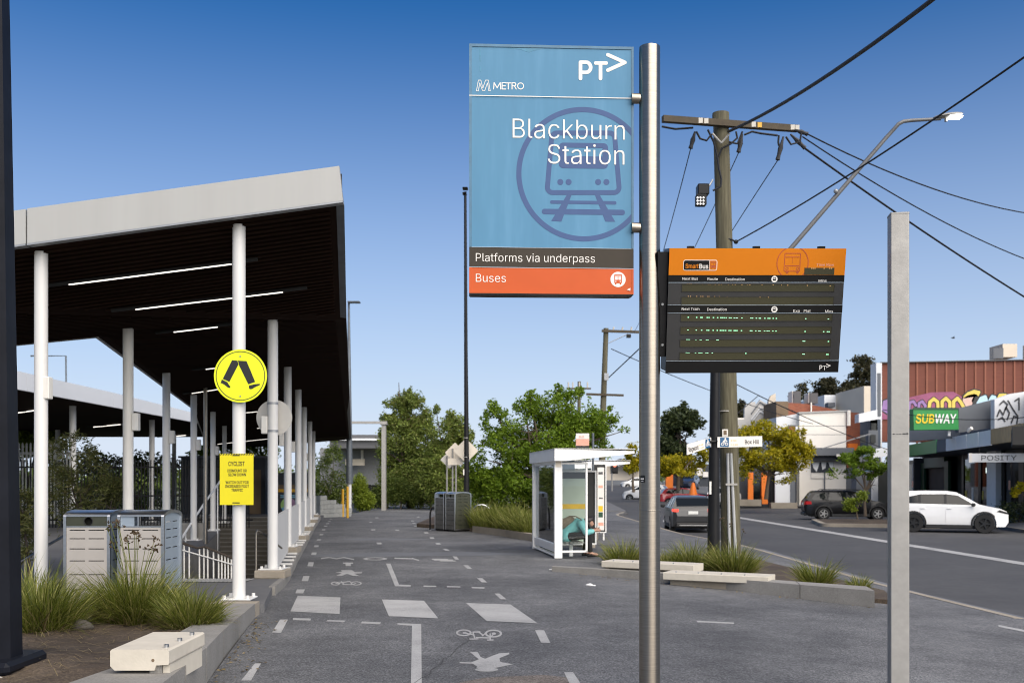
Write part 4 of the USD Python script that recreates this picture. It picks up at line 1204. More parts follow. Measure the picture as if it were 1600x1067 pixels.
# ---- the station sign
TL, TR = P(733, 68, 7.86), P(990, 73, 7.92)
right = (TR - TL) * [1, 1, 0]
F1 = Face(TL, right, (0, 0, 1))
sign = Thing("station_sign", "blue station name sign with black and orange bands at its foot, on the steel pole", "sign", tuple(P(860, 459, 7.86)))
U0, V1 = F1.uv(733, 69)
U1, V0 = F1.uv(990, 460)
T = 0.13
sign.part("case", F1.put(sg.box(U0 + 0.004, V0, U1 - 0.004, V1), -T, -0.008), "black_paint")
vb, vo, vw = F1.uv(850, 387)[1], F1.uv(850, 419)[1], F1.uv(850, 459)[1]
bw_ = 0.021
sign.part("blue_panel", F1.put(sg.box(U0 + bw_, vb, U1 - bw_ + 0.003, V1 - bw_), -0.0078, 0), "sign_blue")
sign.part("blue_frame", F1.put(sg.box(U0, vb, U1, V1).difference(sg.box(U0 + bw_, vb - 1, U1 - bw_ + 0.003, V1 - bw_)), -0.03, 0.006), "sign_blue_edge")
sign.part("black_band", F1.put(sg.box(U0, vo + 0.004, U1, vb - 0.003), -0.0078, 0.002), "sign_brown")
sign.part("band_line", F1.put(sg.box(U0, vb - 0.0028, U1, vb - 0.0002), -0.0078, 0.003), "sign_line")
sign.part("band_line", F1.put(sg.box(U0, vo + 0.0002, U1, vo + 0.0038), -0.0078, 0.003), "sign_line")
sign.part("orange_band", F1.put(sg.box(U0 + bw_, vw + 0.018, U1 - bw_ + 0.003, vo), -0.0078, 0), "sign_orange")
sign.part("orange_frame", F1.put(sg.box(U0, vw, U1, vo).difference(sg.box(U0 + bw_, vw + 0.018, U1 - bw_ + 0.003, vo + 1)), -0.03, 0.004), "sign_orange")
sign.part("base_edge", F1.put(sg.Polygon([(U0 + 0.01, V0 - 0.010), (U1 - 0.02, V0 - 0.010), (U1, vw - 0.001), (U0, vw - 0.001)]), -T, 0.003), "black_paint")
clip = sg.box(U0 + bw_, vb, U1 - bw_ + 0.003, V1 - bw_)
cu, cv = F1.uv(911.5, 272.5)
kk = F1.uv(734, 200)[0] - F1.uv(733, 200)[0]
# icon in sign pixels: crop scale 4.638, origins (700,50) and (700,270)
s1 = lambda x, y: F1.uv(700 + x / 4.638, 50 + y / 4.638)
s2 = lambda x, y: F1.uv(700 + x / 4.638, 270 + y / 4.638)
ic = [disc(cu, cv, 105.5 * kk, 40).difference(disc(cu, cv, 97.5 * kk, 40))]
bo = sg.Polygon([s1(738, 716), s1(1222, 716), s2(1262, 162), s2(698, 162)])
bo_r = bo.buffer(-12 * kk).buffer(12 * kk, 8)
ic.append(bo_r.difference(bo_r.buffer(-7.6 * kk)))
a, b = s1(803, 803), s1(1160, 993)
ic.append(rrect(a[0], b[1], b[0], a[1], 7 * kk).difference(sg.box(*s1(850, 900), *s1(1120, 843))))
for x in (814, 874, 1088, 1148):
    ic.append(disc(*s2(x, 68), 4.7 * kk, 12))
ic += [sg.Polygon([s2(862, 160), s2(896, 160), s2(822, 354), s2(748, 350)]), sg.Polygon([s2(1064, 160), s2(1098, 160), s2(1212, 356), s2(1140, 354)])]
a, b = s2(740, 204), s2(1220, 228)
ic.append(rrect(a[0], b[1], b[0], a[1], 2.3 * kk))
a, b = s2(680, 264), s2(1282, 306)
ic.append(rrect(a[0], b[1], b[0], a[1], 4 * kk))
sign.part("train_emblem", F1.put(unary_union([g.buffer(0) for g in ic]).intersection(clip), 0.0002, 0.0014), "sign_icon_blue")
a, b = s1(155, 466), s1(1338, 488)
sign.part("rule", F1.put(sg.Polygon([(U0, a[1]), (U1, b[1]), (U1, b[1] + 0.0065), (U0, a[1] + 0.0065)]), 0.0063, 0.0075), "sign_white")
sign.part("lettering", F1.text("Blackburn", 801, 216, 30.5, 176, 0.002, 0.0035, thin=0.014), "sign_white")
sign.part("lettering", F1.text("Station", 856, 256, 30.5, 120, 0.002, 0.0035, thin=0.014), "sign_white")
sign.part("lettering", F1.text("Platforms via underpass", 743.5, 408.5, 12.8, 187, 0.0024, 0.0035, thin=0.010), "sign_white")
sign.part("lettering", F1.text("Buses", 743.5, 440.5, 12.8, 47, 0.0004, 0.002, thin=0.010), "sign_white")
bu, bv = F1.uv(965.7, 436.8)
white = disc(bu, bv, 12 * kk, 20)
sign.part("bus_roundel", F1.put(white, 0.0004, 0.0016), "sign_white")
busg = rrect(-6 * kk, -6 * kk, 6 * kk, 8 * kk, 1.2 * kk).difference(unary_union([rrect(-4.8 * kk, -0.6 * kk, -0.4 * kk, 4.6 * kk, 0.3 * kk), rrect(0.4 * kk, -0.6 * kk, 4.8 * kk, 4.6 * kk, 0.3 * kk), sg.box(-4.8 * kk, 5.6 * kk, 4.8 * kk, 6.8 * kk), disc(-3.6 * kk, -3.2 * kk, 1.0 * kk), disc(3.6 * kk, -3.2 * kk, 1.0 * kk)]))
busg = unary_union([busg, sg.box(-4.8 * kk, -8 * kk, -2.6 * kk, -5.8 * kk), sg.box(2.6 * kk, -8 * kk, 4.8 * kk, -5.8 * kk)])
sign.part("bus_emblem", F1.put(affinity.translate(busg, bu, bv), 0.0018, 0.0026), "sign_orange")
# PT and its arrow
w = 5.6 * kk
pt = [stroke([s1(960, 340), s1(960, 222)], w), stroke([s1(1070, 228), s1(1146, 228)], w), stroke([s1(1105, 228), s1(1105, 340)], w), stroke([s1(1158, 168), s1(1282, 224), s1(1158, 280)], w)]
pa = [s1(960, 222), s1(1000, 222)] + [s1(1000 + 34 * math.cos(t), 259 + 37 * math.sin(t)) for t in np.linspace(-PI / 2, PI / 2, 9)] + [s1(960, 296)]
pt.append(stroke(pa, w))
sign.part("pt_logo", F1.put(unary_union(pt), 0.0004, 0.0022), "sign_white")
lw = 0.85 * kk
mm = [(206, 430), (220, 352), (238, 352), (252, 410), (272, 352), (292, 352), (306, 430), (296, 430), (286, 372), (266, 428), (250, 428), (230, 372), (220, 430), (206, 430)]
mono = [stroke([s1(*p) for p in mm], lw)]
met = meshkit.text_mesh
mono += [stroke([s1(*p) for p in q], lw * 1.7) for q in ([(330, 416), (334, 370), (356, 408), (378, 370), (382, 416)], [(418, 370), (392, 370), (392, 416), (418, 416)], [(394, 393), (416, 393)], [(418, 372), (456, 372)], [(437, 372), (437, 416)],
                                                          [(464, 416), (464, 371), (486, 371), (492, 382), (486, 393), (464, 393)], [(480, 393), (494, 416)])]
mono.append(disc(*s1(526, 394), 5.4 * kk, 16).difference(disc(*s1(526, 394), 4.0 * kk, 16)))
sign.part("operator_logo", F1.put(unary_union(mono), 0.0004, 0.0018), "sign_white")
# paint runs near the top, a torn corner below
runs = [sg.Polygon([s1(440, 120), s1(690, 118), s1(660, 128), s1(625, 135), s1(590, 148), s1(560, 140), s1(520, 126)]), stroke([s1(232, 112), s1(233, 180)], 1.4 * kk), stroke([s1(232, 190), s1(234, 214)], 1.0 * kk), stroke([s1(233, 258), s1(236, 284)], 2.0 * kk)]
for g in runs:
    sign.part("paint_stain", F1.put(g.buffer(0.4 * kk).intersection(clip), 0.0003, 0.0009), "sign_stain_teal")
sign.part("torn_corner", F1.put(sg.Polygon([F1.uv(979, 453), F1.uv(985, 450), F1.uv(984.5, 454.5)]), 0.0003, 0.005), "sign_white")
for py in (153, 355):
    p = P(995, py, PD - 0.02)
    sign.part("bracket", cyl((F1.uv(986, py)[0] + TL[0], PD - 0.0, p[2]), (px_ - 0.07, PD, p[2]), 0.040, n=20), "stainless", smooth=40)

# ---- the bus departure display
BT = P(1046, 388, 7.77)
bot = np.array([BT[0], 7.96, P(1046, 577, 7.96)[2]])
F2 = Face(BT, np.array([1, 0.06, 0]) / 1.0018, BT - bot)
F2.r = F2.r - F2.u * (F2.r @ F2.u); F2.r /= np.linalg.norm(F2.r); F2.n = np.cross(F2.r, F2.u)
c3 = lambda x, y: (1000 + x / 4.638, 370 + y / 4.638)
q2 = F2.uv(1322, 391)[0]
vlow = F2.uv(1150, 579)[1]
rows = {}
vrow = lambda cy: F2.uv(*c3(760, cy))[1]
bd = Thing("bus_display", "orange topped electronic bus and train departure board tilted down beside the steel pole", "display board", tuple(bot))
bd.part("case", F2.put(sg.box(0, vlow, q2, 0), -0.20, -0.004), "board_black")
bd.part("orange_header", F2.put(sg.box(0, vrow(278), q2, 0.0), -0.0038, 0.003), "board_orange")
for y0, y1 in ((279, 332), (495, 553), (900, 985)):
    bd.part("caption_band", F2.put(sg.box(-0.002, vrow(y1), q2 + 0.001, vrow(y0)), -0.0038, 0.001), "board_black")
for y0, y1 in ((333, 494), (554, 899)):
    bd.part("grey_face", F2.put(sg.box(0, vrow(y1), q2, vrow(y0)), -0.0038, 0.0), "board_grey")
for y in (331, 494, 552, 899):
    bd.part("rule", F2.put(sg.box(0, vrow(y) - 0.0012, q2, vrow(y) + 0.0012), 0.0012, 0.0026), "sign_line")
lx0, lx1 = F2.uv(*c3(300, 500))[0], F2.uv(*c3(1398, 500))[0]
lines = [(345, 398), (437, 500), (562, 612), (653, 705), (745, 797), (838, 890)]
for i, (y0, y1) in enumerate(lines):
    sl = bd.part("screen_line", F2.put(sg.box(lx0, vrow(y1) + 0.003, lx1, vrow(y0)), 0.0002, 0.0016), "led_glass")
    bd.part("screen_rim", F2.put(sg.box(lx0 - 0.004, vrow(y1) - 0.001, lx1 + 0.004, vrow(y0) + 0.004).difference(sg.box(lx0, vrow(y1) + 0.003, lx1, vrow(y0))), 0.0002, 0.004), "led_slot", parent=sl)
    # lit dots that show through the louvres, by line
    xs_ = {0: [345, 360, 372, 412, 452, 495, 508, 545, 572, 590, 640, 670, 690, 738, 778, 795, 885, 965, 1025, 1070, 1212, 1378], 1: [350, 365, 410, 440, 455, 490, 500, 540, 575, 632, 870, 930],
           2: [350, 410, 440, 450, 487, 500, 532, 562, 585, 597, 610, 625, 648, 660, 683, 697, 705, 738, 803, 815, 843, 865, 872, 904, 928, 940, 965, 988, 1200, 1365],
           3: [347, 408, 446, 485, 497, 530, 560, 582, 594, 606, 620, 645, 658, 682, 692, 703, 735, 800, 810, 838, 860, 870, 902, 922, 935, 962, 985, 1196, 1330, 1358, 1370],
           4: [338, 348, 358, 405, 436, 444, 482, 493, 557, 566, 1182, 1192, 1365], 5: [335, 345, 355, 402, 426, 436, 448, 478, 490, 524, 766, 1180, 1190, 1352, 1362]}[i]
    yy = {0: 342, 1: 431, 2: 582, 3: 674, 4: 744, 5: 838}[i]
    for x in xs_:
        u, v = F2.uv(*c3(x, yy + (x - 350) * 0.0125))
        w = 0.0105 if i > 1 else 0.007
        bd.part("lit_dot", F2.put(sg.box(u - w / 2, v - 0.0026 - 0.002 * (i > 1), u + w / 2, v + 0.002), 0.0018, 0.0026), "led_green" if i > 1 else "led_amber", parent=sl)
u0, v0 = F2.uv(*c3(1188, 276)); u1, v1 = F2.uv(*c3(1408, 225))
tl = bd.part("clock_screen", F2.put(sg.box(u0, v0, u1, v1), 0.0032, 0.0046), "led_glass")
for x in (1242, 1254, 1266, 1333, 1372, 1386):
    u, v = F2.uv(*c3(x, 229))
    bd.part("lit_dot", F2.put(sg.box(u - 0.005, v - 0.0025, u + 0.005, v + 0.002), 0.0048, 0.0056), "led_amber", parent=tl)
for s, x, y, cap, wd in (("Next Bus", 306, 313, 3.9, 24.5), ("Route", 488, 315, 3.9, 16.5), ("Destination", 617, 317, 3.9, 30.5), ("Mins", 1293, 328, 3.9, 12.5), ("Next Train", 302, 532, 3.9, 27.5), ("Destination", 486, 535, 3.9, 30.5), ("Exp", 1109, 546, 3.9, 10.5), ("Plat", 1186, 546, 3.9, 10.5), ("Mins", 1340, 549, 3.9, 12.5)):
    bd.part("lettering", F2.text(s, *c3(x, y), cap, wd, 0.0012, 0.0024), "sign_white")
bd.part("lettering", F2.text("Time Now", *c3(1278, 213), 4.0, 27, 0.0032, 0.0042), "poster_salmon")
for x, y in ((974, 307), (973, 526)):
    u, v = F2.uv(*c3(x, y))
    bd.part("roundel", F2.put(disc(u, v, 0.025, 14), 0.0012, 0.0022), "sign_white")
    bd.part("roundel_mark", F2.put(rrect(u - 0.012, v - 0.011, u + 0.012, v + 0.013, 0.004).difference(sg.box(u - 0.009, v, u + 0.009, v + 0.008)), 0.0024, 0.0030), "board_black")
ru, rv = F2.uv(*c3(1105, 190))
kb = F2.uv(1101, 400)[0] - F2.uv(1100, 400)[0]
top_clip = sg.box(0, vrow(278), q2, 0)
u0, v0 = F2.uv(*c3(1040, 252)); u1, v1 = F2.uv(*c3(1166, 118))
bicon = [disc(ru, rv, 25.3 * kb, 24).difference(disc(ru, rv, 24.0 * kb, 24)), rrect(u0, v0, u1, v1, 2 * kb).difference(rrect(u0 + 1.2 * kb, v0 + 1.2 * kb, u1 - 1.2 * kb, v1 - 1.2 * kb, 1.2 * kb)),
         sg.box(u0 + 2 * kb, F2.uv(*c3(1100, 150))[1], u1 - 2 * kb, F2.uv(*c3(1100, 145))[1]), sg.box(*F2.uv(*c3(1102, 192)), *F2.uv(*c3(1106, 150))), sg.box(u0 + 2 * kb, F2.uv(*c3(1100, 214))[1], u1 - 2 * kb, F2.uv(*c3(1100, 208))[1])]
for x in (1065, 1140):
    q = F2.uv(*c3(x, 231))
    bicon.append(disc(*q, 2.3 * kb).difference(disc(*q, 1.5 * kb)))
    q = F2.uv(*c3(x, 258))
    bicon.append(sg.Polygon([(q[0] - 2.8 * kb, q[1] + kb), (q[0] + 2.8 * kb, q[1] + kb), (q[0], q[1] - 2.6 * kb)]))
bd.part("bus_emblem", F2.put(unary_union(bicon).intersection(top_clip), 0.0032, 0.0042), "board_orange_ink")
u0, v0 = F2.uv(*c3(312, 245)); u1, v1 = F2.uv(*c3(560, 168))
um = F2.uv(*c3(500, 200))[0]
lg = rrect(u0, v0, u1, v1, 3 * kb)
bd.part("smart_bus_plate", F2.put(lg, 0.0032, 0.0040), "sign_white")
bd.part("smart_bus_plate", F2.put(lg.buffer(-0.9 * kb).intersection(sg.box(u0, v0, um, v1)), 0.0041, 0.0048), "board_black")
bd.part("smart_bus_plate", F2.put(lg.buffer(-0.9 * kb).intersection(sg.box(um + 0.8 * kb, v0, u1, v1)), 0.0041, 0.0048), "board_orange")
v = F2.text("Smart", *c3(328, 228), 6.6, 20.5, 0.0049, 0.0056, True)
bd.part("lettering", v, "board_orange")
bd.part("lettering", F2.text("Bus", *c3(428, 230), 6.6, 14, 0.0049, 0.0056, True), "sign_white")
q = F2.uv(*c3(530, 205))
bd.part("bus_emblem", F2.put(affinity.translate(affinity.scale(busg, 0.72, 0.72, origin=(0, 0)), q[0], q[1]), 0.0049, 0.0055), "board_orange_ink")
w = 1.15 * kb
fx = lambda x, y: F2.uv(*c3(x, y))
pt = [stroke([fx(1302, 962), fx(1302, 933)], w), stroke([fx(1326, 936), fx(1348, 936)], w), stroke([fx(1337, 936), fx(1337, 963)], w), stroke([fx(1350, 922), fx(1378, 933), fx(1350, 946)], w), stroke([fx(1302, 933), fx(1314, 933), fx(1319, 940), fx(1314, 949), fx(1302, 949)], w)]
bd.part("pt_logo", F2.put(unary_union(pt), 0.0012, 0.0024), "sign_white")
for x in (378, 858, 1332):
    u, v = fx(x, 96)
    bd.part("hinge", F2.put(sg.box(u - 0.022, -0.004, u + 0.022, 0.018), -0.09, -0.03), "black_paint")
for x in (330, 800, 1260):
    u, v = fx(x, 985)
    bd.part("latch", F2.put(sg.box(u - 0.03, vlow - 0.016, u + 0.03, vlow - 0.001), -0.08, -0.02), "black_paint")
u0, v0 = fx(125, 880); u1, v1 = fx(215, 108)
bd.part("side_bracket", F2.put(sg.box(u0 - 0.01, v0 + 0.01, -0.002, v1), -0.16, -0.03), "black_paint")
for y in (490, 785):
    u, v = fx(168, y)
    bd.part("bolt", F2.put(disc(u, v, 0.010, 8), -0.029, -0.024), "grey_metal")

# ---- square galvanised post, right
gp = P(1404, 335, 7.4)
kq = 7.4 / FOCAL
post = Thing("square_post", "bare square galvanised steel post standing at the right", "post", (gp[0], 7.45, -0.1))
hw = 13.9 * kq
rot = math.radians(7)
sq = affinity.rotate(rrect(-hw, -hw, hw, hw, 0.008), -10, origin=(0, 0))
post.part("shaft", move(prism(sq, -0.5, gp[2]), (P(1403.5, 700, 7.45)[0], 7.45, 0)), "galvanised", smooth=50)
post.part("cap_plate", move(prism(sq.buffer(0.002), gp[2], gp[2] + 0.012), (P(1403.5, 700, 7.45)[0], 7.45, 0)), "galvanised", smooth=50)
pz = P(1404, 678, 7.35)[2]
pxx = P(1403.5, 700, 7.45)[0]
for dx, w_, h_ in ((-0.045, 0.012, 0.006), (-0.02, 0.016, 0.003), (0.0, 0.014, 0.004), (0.028, 0.022, 0.007), (0.05, 0.014, 0.009)):
    post.part("tape_scrap", move(affinity_box := box((dx - w_ / 2, -hw - 0.0035, pz), (dx + w_ / 2, -hw - 0.0015, pz + h_)), (pxx, 7.45, 0), math.radians(-10)), "sign_black")

# ---- dark lamp pole at the left edge
bp = np.array([-3.90, 7.40, 0.20])
dpole = Thing("dark_pole", "dark navy tapered pole with a square footing at the left edge", "pole", tuple(bp))
oct_ = lambda r, z: [(bp[0] + r * math.cos(PI / 8 + i * PI / 4), bp[1] + r * math.sin(PI / 8 + i * PI / 4), z) for i in range(8)]
v = np.array(oct_(0.238, 0.30) + oct_(0.08, 9.0))
i = np.arange(8); j = (i + 1) % 8
dpole.part("shaft", (v, np.vstack([np.stack([i, j, j + 8], 1), np.stack([i, j + 8, i + 8], 1)])), "navy_paint")
dpole.part("collar", bbox(bp + [-0.31, -0.31, 0.06], bp + [0.31, 0.31, 0.155], 0.03), "navy_paint")
dpole.part("footing_plate", bbox(bp + [-0.38, -0.40, -0.3], bp + [0.37, 0.37, 0.04], 0.03), "navy_paint")
gr = trimesh.creation.icosphere(3, 1.0)
gv = np.array(gr.vertices)
gv = gv * (1 + 0.35 * (meshkit.fbm(gv * 3 + 5, 3, 2)[:, None] - 0.5))
dpole.part("grout", (gv * [0.27, 0.08, 0.045] + bp + [0.02, -0.335, 0.05], np.array(gr.faces)), "grout", smooth=True)

# ---- concrete block seat on the garden kerb, lower left
sb = Thing("block_seat", "short cream concrete seat block with steel studs on the garden kerb", "bench", tuple(P(218, 1048, 6.9)))
A = P(172, 1048, 6.83); zt_ = P(220, 1014, 6.83)[2]; zb_ = P(172, 1047, 6.83)[2]
xa, xb = P(172, 1014, 6.83)[0], P(264, 1014, 6.83)[0]
ya, yb = 6.83, 7.62
sprof = sg.Polygon([(xa, zb_ + 0.03), (xa + 0.03, zb_), (xb - 0.10, zb_), (xb - 0.09, zb_ + 0.035), (xb - 0.004, zb_ + 0.04), (xb, zb_ + 0.05), (xb, zt_ - 0.012), (xb - 0.012, zt_), (xa + 0.012, zt_), (xa, zt_ - 0.012)])
sb.part("seat_block", place(prism(sprof, 0, yb - ya), (0, yb, 0), (1, 0, 0), (0, 0, 1)), "concrete_cream")
sb.part("seat_support", box((xa + 0.26, ya + 0.03, 0.2), (xb - 0.06, yb - 0.05, zb_ + 0.033)), "concrete")
sb.part("side_slab", box((xb - 0.058, ya + 0.05, zb_ - 0.11), (xb - 0.012, yb - 0.02, zb_ + 0.034)), "concrete_cream")
for f in (0.10, 0.45, 0.80):
    y = ya + f * (yb - ya)
    sb.part("stud", cyl((xb - 0.045, y, zt_ - 0.001), (xb - 0.045, y, zt_ + 0.022), 0.018, n=12), "stainless_cool", smooth=40)
sb.part("bolt_hole", cyl((xb - 0.11, ya - 0.002, zt_ - 0.075), (xb - 0.11, ya + 0.01, zt_ - 0.075), 0.011, n=10), "brown_wall")


# ---- concrete benches on the planter wall
def bench(label, p0, p1, d0, d1, th, depth):
    a, b = P(*p0, d0), P(*p1, d1)
    zt = (a[2] + b[2]) / 2
    t = Thing("concrete_bench", label, "bench", tuple(a), group="concrete bench slabs on the planter wall")
    u = (b - a) * [1, 1, 0]; L = np.linalg.norm(u); u /= L
    nrm = np.array([-u[1], u[0], 0])
    pr = sg.Polygon([(0, 0.02), (0.06, 0), (depth, 0), (depth, th), (0.01, th), (0, th - 0.01)])
    m = prism(pr, 0, L)
    t.part("slab", (np.array([a[0], a[1], zt - th]) + m[0][:, :1] * nrm + m[0][:, 1:2] * [0, 0, 1.0] + m[0][:, 2:] * u, m[1][:, ::-1] if np.cross(nrm, [0, 0, 1.0]) @ u < 0 else m[1]), "concrete_cream")
    t.part("shadow_gap", box((0, 0, 0), (0.01, 0.01, 0.01)), "concrete") if False else None
    for f in np.arange(0.12, 1.0, 0.22):
        c = np.array([a[0], a[1], zt]) + u * L * f + nrm * 0.06
        t.part("stud", cyl(tuple(c), tuple(c + [0, 0, 0.02]), 0.015, n=8), "stainless_cool")
    s = np.array([a[0], a[1], 0]) + nrm * 0.12
    for f0, f1 in ((0.05, 0.95),):
        p, q = s + u * L * f0, s + u * L * f1
        c = [p, q, q + nrm * (depth - 0.2), p + nrm * (depth - 0.2)]
        t.part("plinth", hexa([(*x[:2], -0.2) for x in c] + [(*x[:2], zt - th + 0.001) for x in c]), "concrete_warm")


bench("cream bench slab at the left on the planter wall, behind the steel pole", (940, 876), (1083, 882.5), 18.0, 17.1, 0.125, 0.50)
bench("cream bench slab in the middle of the planter wall, below the timber pole", (1036, 893), (1200, 901.5), 16.7, 15.9, 0.135, 0.52)

# ---- timber power pole
TD = 21.6
tb, tt = P(1143, 884, TD), P(1126, 179, TD)
tp = Thing("power_pole", "tall weathered timber power pole with a crossarm behind the bus display", "pole", (tb[0], TD, -0.2))
tp.part("shaft", tube([(tb[0], TD, -0.4), tuple(tb * 0.5 + tt * 0.5 + [0.02, 0, 0]), tuple(tt)], [0.215, 0.185, 0.165], 24), "timber_pole", smooth=50)
tp.part("cap", cyl(tuple(tt - [0, 0, 0.22]), tuple(tt + [0, 0, 0.02]), 0.185, 0.18, n=20), "timber_pole", smooth=40)
aL, aR = P(1033, 192, 21.25), P(1242, 207, 22.05)
ux = (aR - aL) / np.linalg.norm(aR - aL)
tp.part("crossarm", place(box((0, -0.065, -0.06), (np.linalg.norm(aR - aL), 0.065, 0.06)), aL + [0, -0.22, 0], ux, (0, 0, 1)), "timber_arm")
for f in (0.27, 0.31, 0.66, 0.705, 0.955, 0.99):
    c = aL + ux * f * np.linalg.norm(aR - aL) + [0, -0.292, 0]
    tp.part("arm_tag", box(c + [-0.045, -0.004, -0.055], c + [0.045, 0.0, 0.055]), "ceramic" if f != 0.705 else "poster_gold")
for px in (1113, 1140):
    tp.part("brace", tube([P(px + (0 if px < 1120 else 0), 209, 21.3), P(1127, 224, 21.3)], 0.022, 6), "galvanised")
# insulators and jumpers hanging from the arm
for px, py, qx, qy in ((1086, 206, 1079, 232), (1160, 210, 1154, 238), (1224, 214, 1215, 250), (1235, 210, 1258, 232), (1241, 203, 1262, 210)):
    a, b = P(px, py, 21.5), P(qx, qy, 21.5)
    m = a * 0.5 + b * 0.5
    tp.part("insulator", tube([a, m * 0.6 + a * 0.4, m, m * 0.4 + b * 0.6, b], [0.02, 0.035, 0.055, 0.04, 0.05], 8), "cable_black", smooth=40)
for pts in ([(1034, 198), (1055, 202), (1083, 200)], [(1088, 206), (1094, 217), (1104, 220), (1112, 210)], [(1106, 203), (1115, 222), (1121, 245), (1123, 262)], [(1150, 206), (1152, 216), (1142, 225), (1128, 232), (1123, 245)],
            [(1163, 211), (1175, 206), (1190, 209), (1215, 212)], [(1228, 214), (1236, 226), (1250, 222), (1252, 208)], [(1123, 262), (1127, 280), (1126, 292), (1114, 298)], [(1160, 206), (1152, 225), (1139, 222)], [(1217, 212), (1216, 222), (1217, 228)]):
    tp.part("jumper_cable", tube([P(x, y, 21.33) for x, y in pts], 0.022, 6), "cable_black", smooth=60)
bx = P(1096, 296, 21.4)
tp.part("control_box", bbox(P(1089, 306, 21.5) + [0, -0.12, 0], P(1107, 289, 21.5) + [0, 0.15, 0], 0.02), "black_paint")
tp.part("control_box", bbox(P(1087, 322, 21.45) + [0, -0.1, 0], P(1103, 305, 21.45) + [0, 0.1, 0], 0.015), "black_matt")
for ix in range(3):
    for iz in range(3):
        q = P(1090 + ix * 4.6, 309 + iz * 4.8, 21.33)
        tp.part("lamp_lens", cyl(tuple(q), tuple(q + [0, 0.02, 0]), 0.02, n=8), "stainless_cool")
tp.part("box_bracket", tube([P(1106, 294, 21.45), P(1114, 281, 21.5)], 0.02, 6), "grey_metal")
for px0, px1 in ((1137, 1140), (1142, 1150)):
    tp.part("conduit", tube([P(px0, 708, 21.35), P((px0 + px1) / 2, 790, 21.35), P(px1, 880, 21.35)], 0.032, 8), "pvc_grey", smooth=40)
tp.part("conduit_strap", box(P(1134, 758, 21.3), P(1152, 755, 21.32)), "galvanised")
q = P(1133, 676, 21.36)
tp.part("number_tag", box(q + [-0.06, 0, -0.075], q + [0.06, 0.012, 0.075]), "sign_white")
tp.part("number_tag", box(q + [-0.035, -0.004, -0.045], q + [0.035, -0.001, 0.05]), "brown_wall")
tp.part("pole_band", cyl(P(1131.5, 643.5, TD), P(1131.5, 642, TD), 0.202, n=24), "galvanised")
q = P(1143, 378, 21.5)
tp.part("stay_clamp", tube([P(1130, 372, 21.45), P(1143, 374, 21.45), P(1149, 378, 21.45)], 0.02, 6), "cable_black")
tp.part("stay_clamp", trimesh.creation.icosphere(1, 0.05).apply_translation(P(1150, 378, 21.45)), "cable_black")

# ---- street lamp on its long arm
sl = Thing("street_lamp", "lit street lamp on a long bent grey arm above the road", "street lamp", tuple(P(1137, 492, 21.5)))
sl.part("arm", tube([P(1137, 498, 21.45), P(1236, 388, 21.2), P(1385, 215, 20.7), P(1396, 203, 20.65), P(1404, 194, 20.6), P(1412, 190, 20.6), P(1425, 188.5, 20.6), P(1470, 186, 20.5)], [0.055, 0.05, 0.042, 0.04, 0.04, 0.038, 0.036, 0.032], 10), "lamp_arm", smooth=50)
h0, h1 = P(1458, 184.5, 20.5), P(1505, 178.5, 20.4)
ux2 = (h1 - h0) / np.linalg.norm(h1 - h0)
nL = np.linalg.norm(h1 - h0)
hv = trimesh.creation.icosphere(3, 1.0)
vv = np.array(hv.vertices) * [nL / 2, 0.13, 0.055]
vv[:, 2] = np.where(vv[:, 2] < 0, vv[:, 2] * 0.45, vv[:, 2])
sl.part("lamp_head", place((vv, np.array(hv.faces)), (h0 + h1) / 2, ux2, (0, 0, 1), out=np.array([0, -1.0, 0])) if False else ((h0 + h1) / 2 + vv @ np.array([ux2, [0, 1, 0], [0, 0, 1]]), np.array(hv.faces)), "galvanised", smooth=True)
sl.part("lamp_lens", bbox((h0 + h1) / 2 + [0.02, -0.09, -0.045], (h0 + h1) / 2 + [0.27, 0.09, -0.024], 0.008), "street_lamp_led")
q = P(1478, 188, 20.5)
sl.part("photo_cell", cyl(tuple(q + [0, 0, -0.03]), tuple(q + [0, 0, 0.03]), 0.03, n=10), "galvanised")
sl.part("cable_clip", trimesh.creation.icosphere(1, 0.05).apply_translation(P(1306, 299, 20.9)), "grey_metal")


# ---- overhead wires
def wire(label, pts, r, sag=0.0, cat_="cable", group="overhead wires at the timber pole"):
    a, b = P(*pts[0]), P(*pts[-1])
    n = 18
    out = [a * (1 - s) + b * s - np.array([0, 0, sag * 4 * s * (1 - s)]) for s in np.linspace(0, 1, n)] if len(pts) == 2 else [P(*p) for p in pts]
    single("overhead_wire", tube(out, r, 6), "cable_black", label, cat_, group, smooth=60)


wire("thickest twisted cable running from the timber pole to the top edge of the picture", [(1138, 206, 21.3), (1740, -230, 9.0)], 0.030, 0.25)
wire("cable from the stay clamp rising past the street lamp to the right edge", [(1150, 378, 21.45), (1640, 62, 12.0)], 0.014, 0.10)
wire("upper of the wires sagging from the arm end to the right edge", [(1262, 210, 21.6), (1660, 340, 30.0)], 0.016, 0.35)
wire("middle of the wires sagging from the arm end to the right edge", [(1254, 214, 21.6), (1660, 425, 30.0)], 0.015, 0.30)
wire("lower thick cable crossing behind the top of the square post", [(1256, 231, 21.6), (1660, 500, 27.0)], 0.022, 0.10)
wire("thin wire falling from the left insulator behind the steel pole", [(1079, 233, 21.5), (990, 520, 55.0)], 0.011, 0.55)
wire("thin wire falling from the middle insulator behind the timber pole", [(1154, 239, 21.5), (1000, 545, 55.0)], 0.011, 0.30)
wire("thin wire falling from the right insulator to the stay clamp and beyond", [(1215, 251, 21.5), (1010, 590, 55.0)], 0.012, -0.25)
wire("faint service wire sloping below the bus display towards the gabled shop", [(955, 545, 52.0), (1270, 662, 70.0)], 0.022, 0.3)
wire("faint wire crossing in front of the white shop walls", [(1140, 595, 40.0), (1420, 712, 60.0)], 0.018, 0.25)
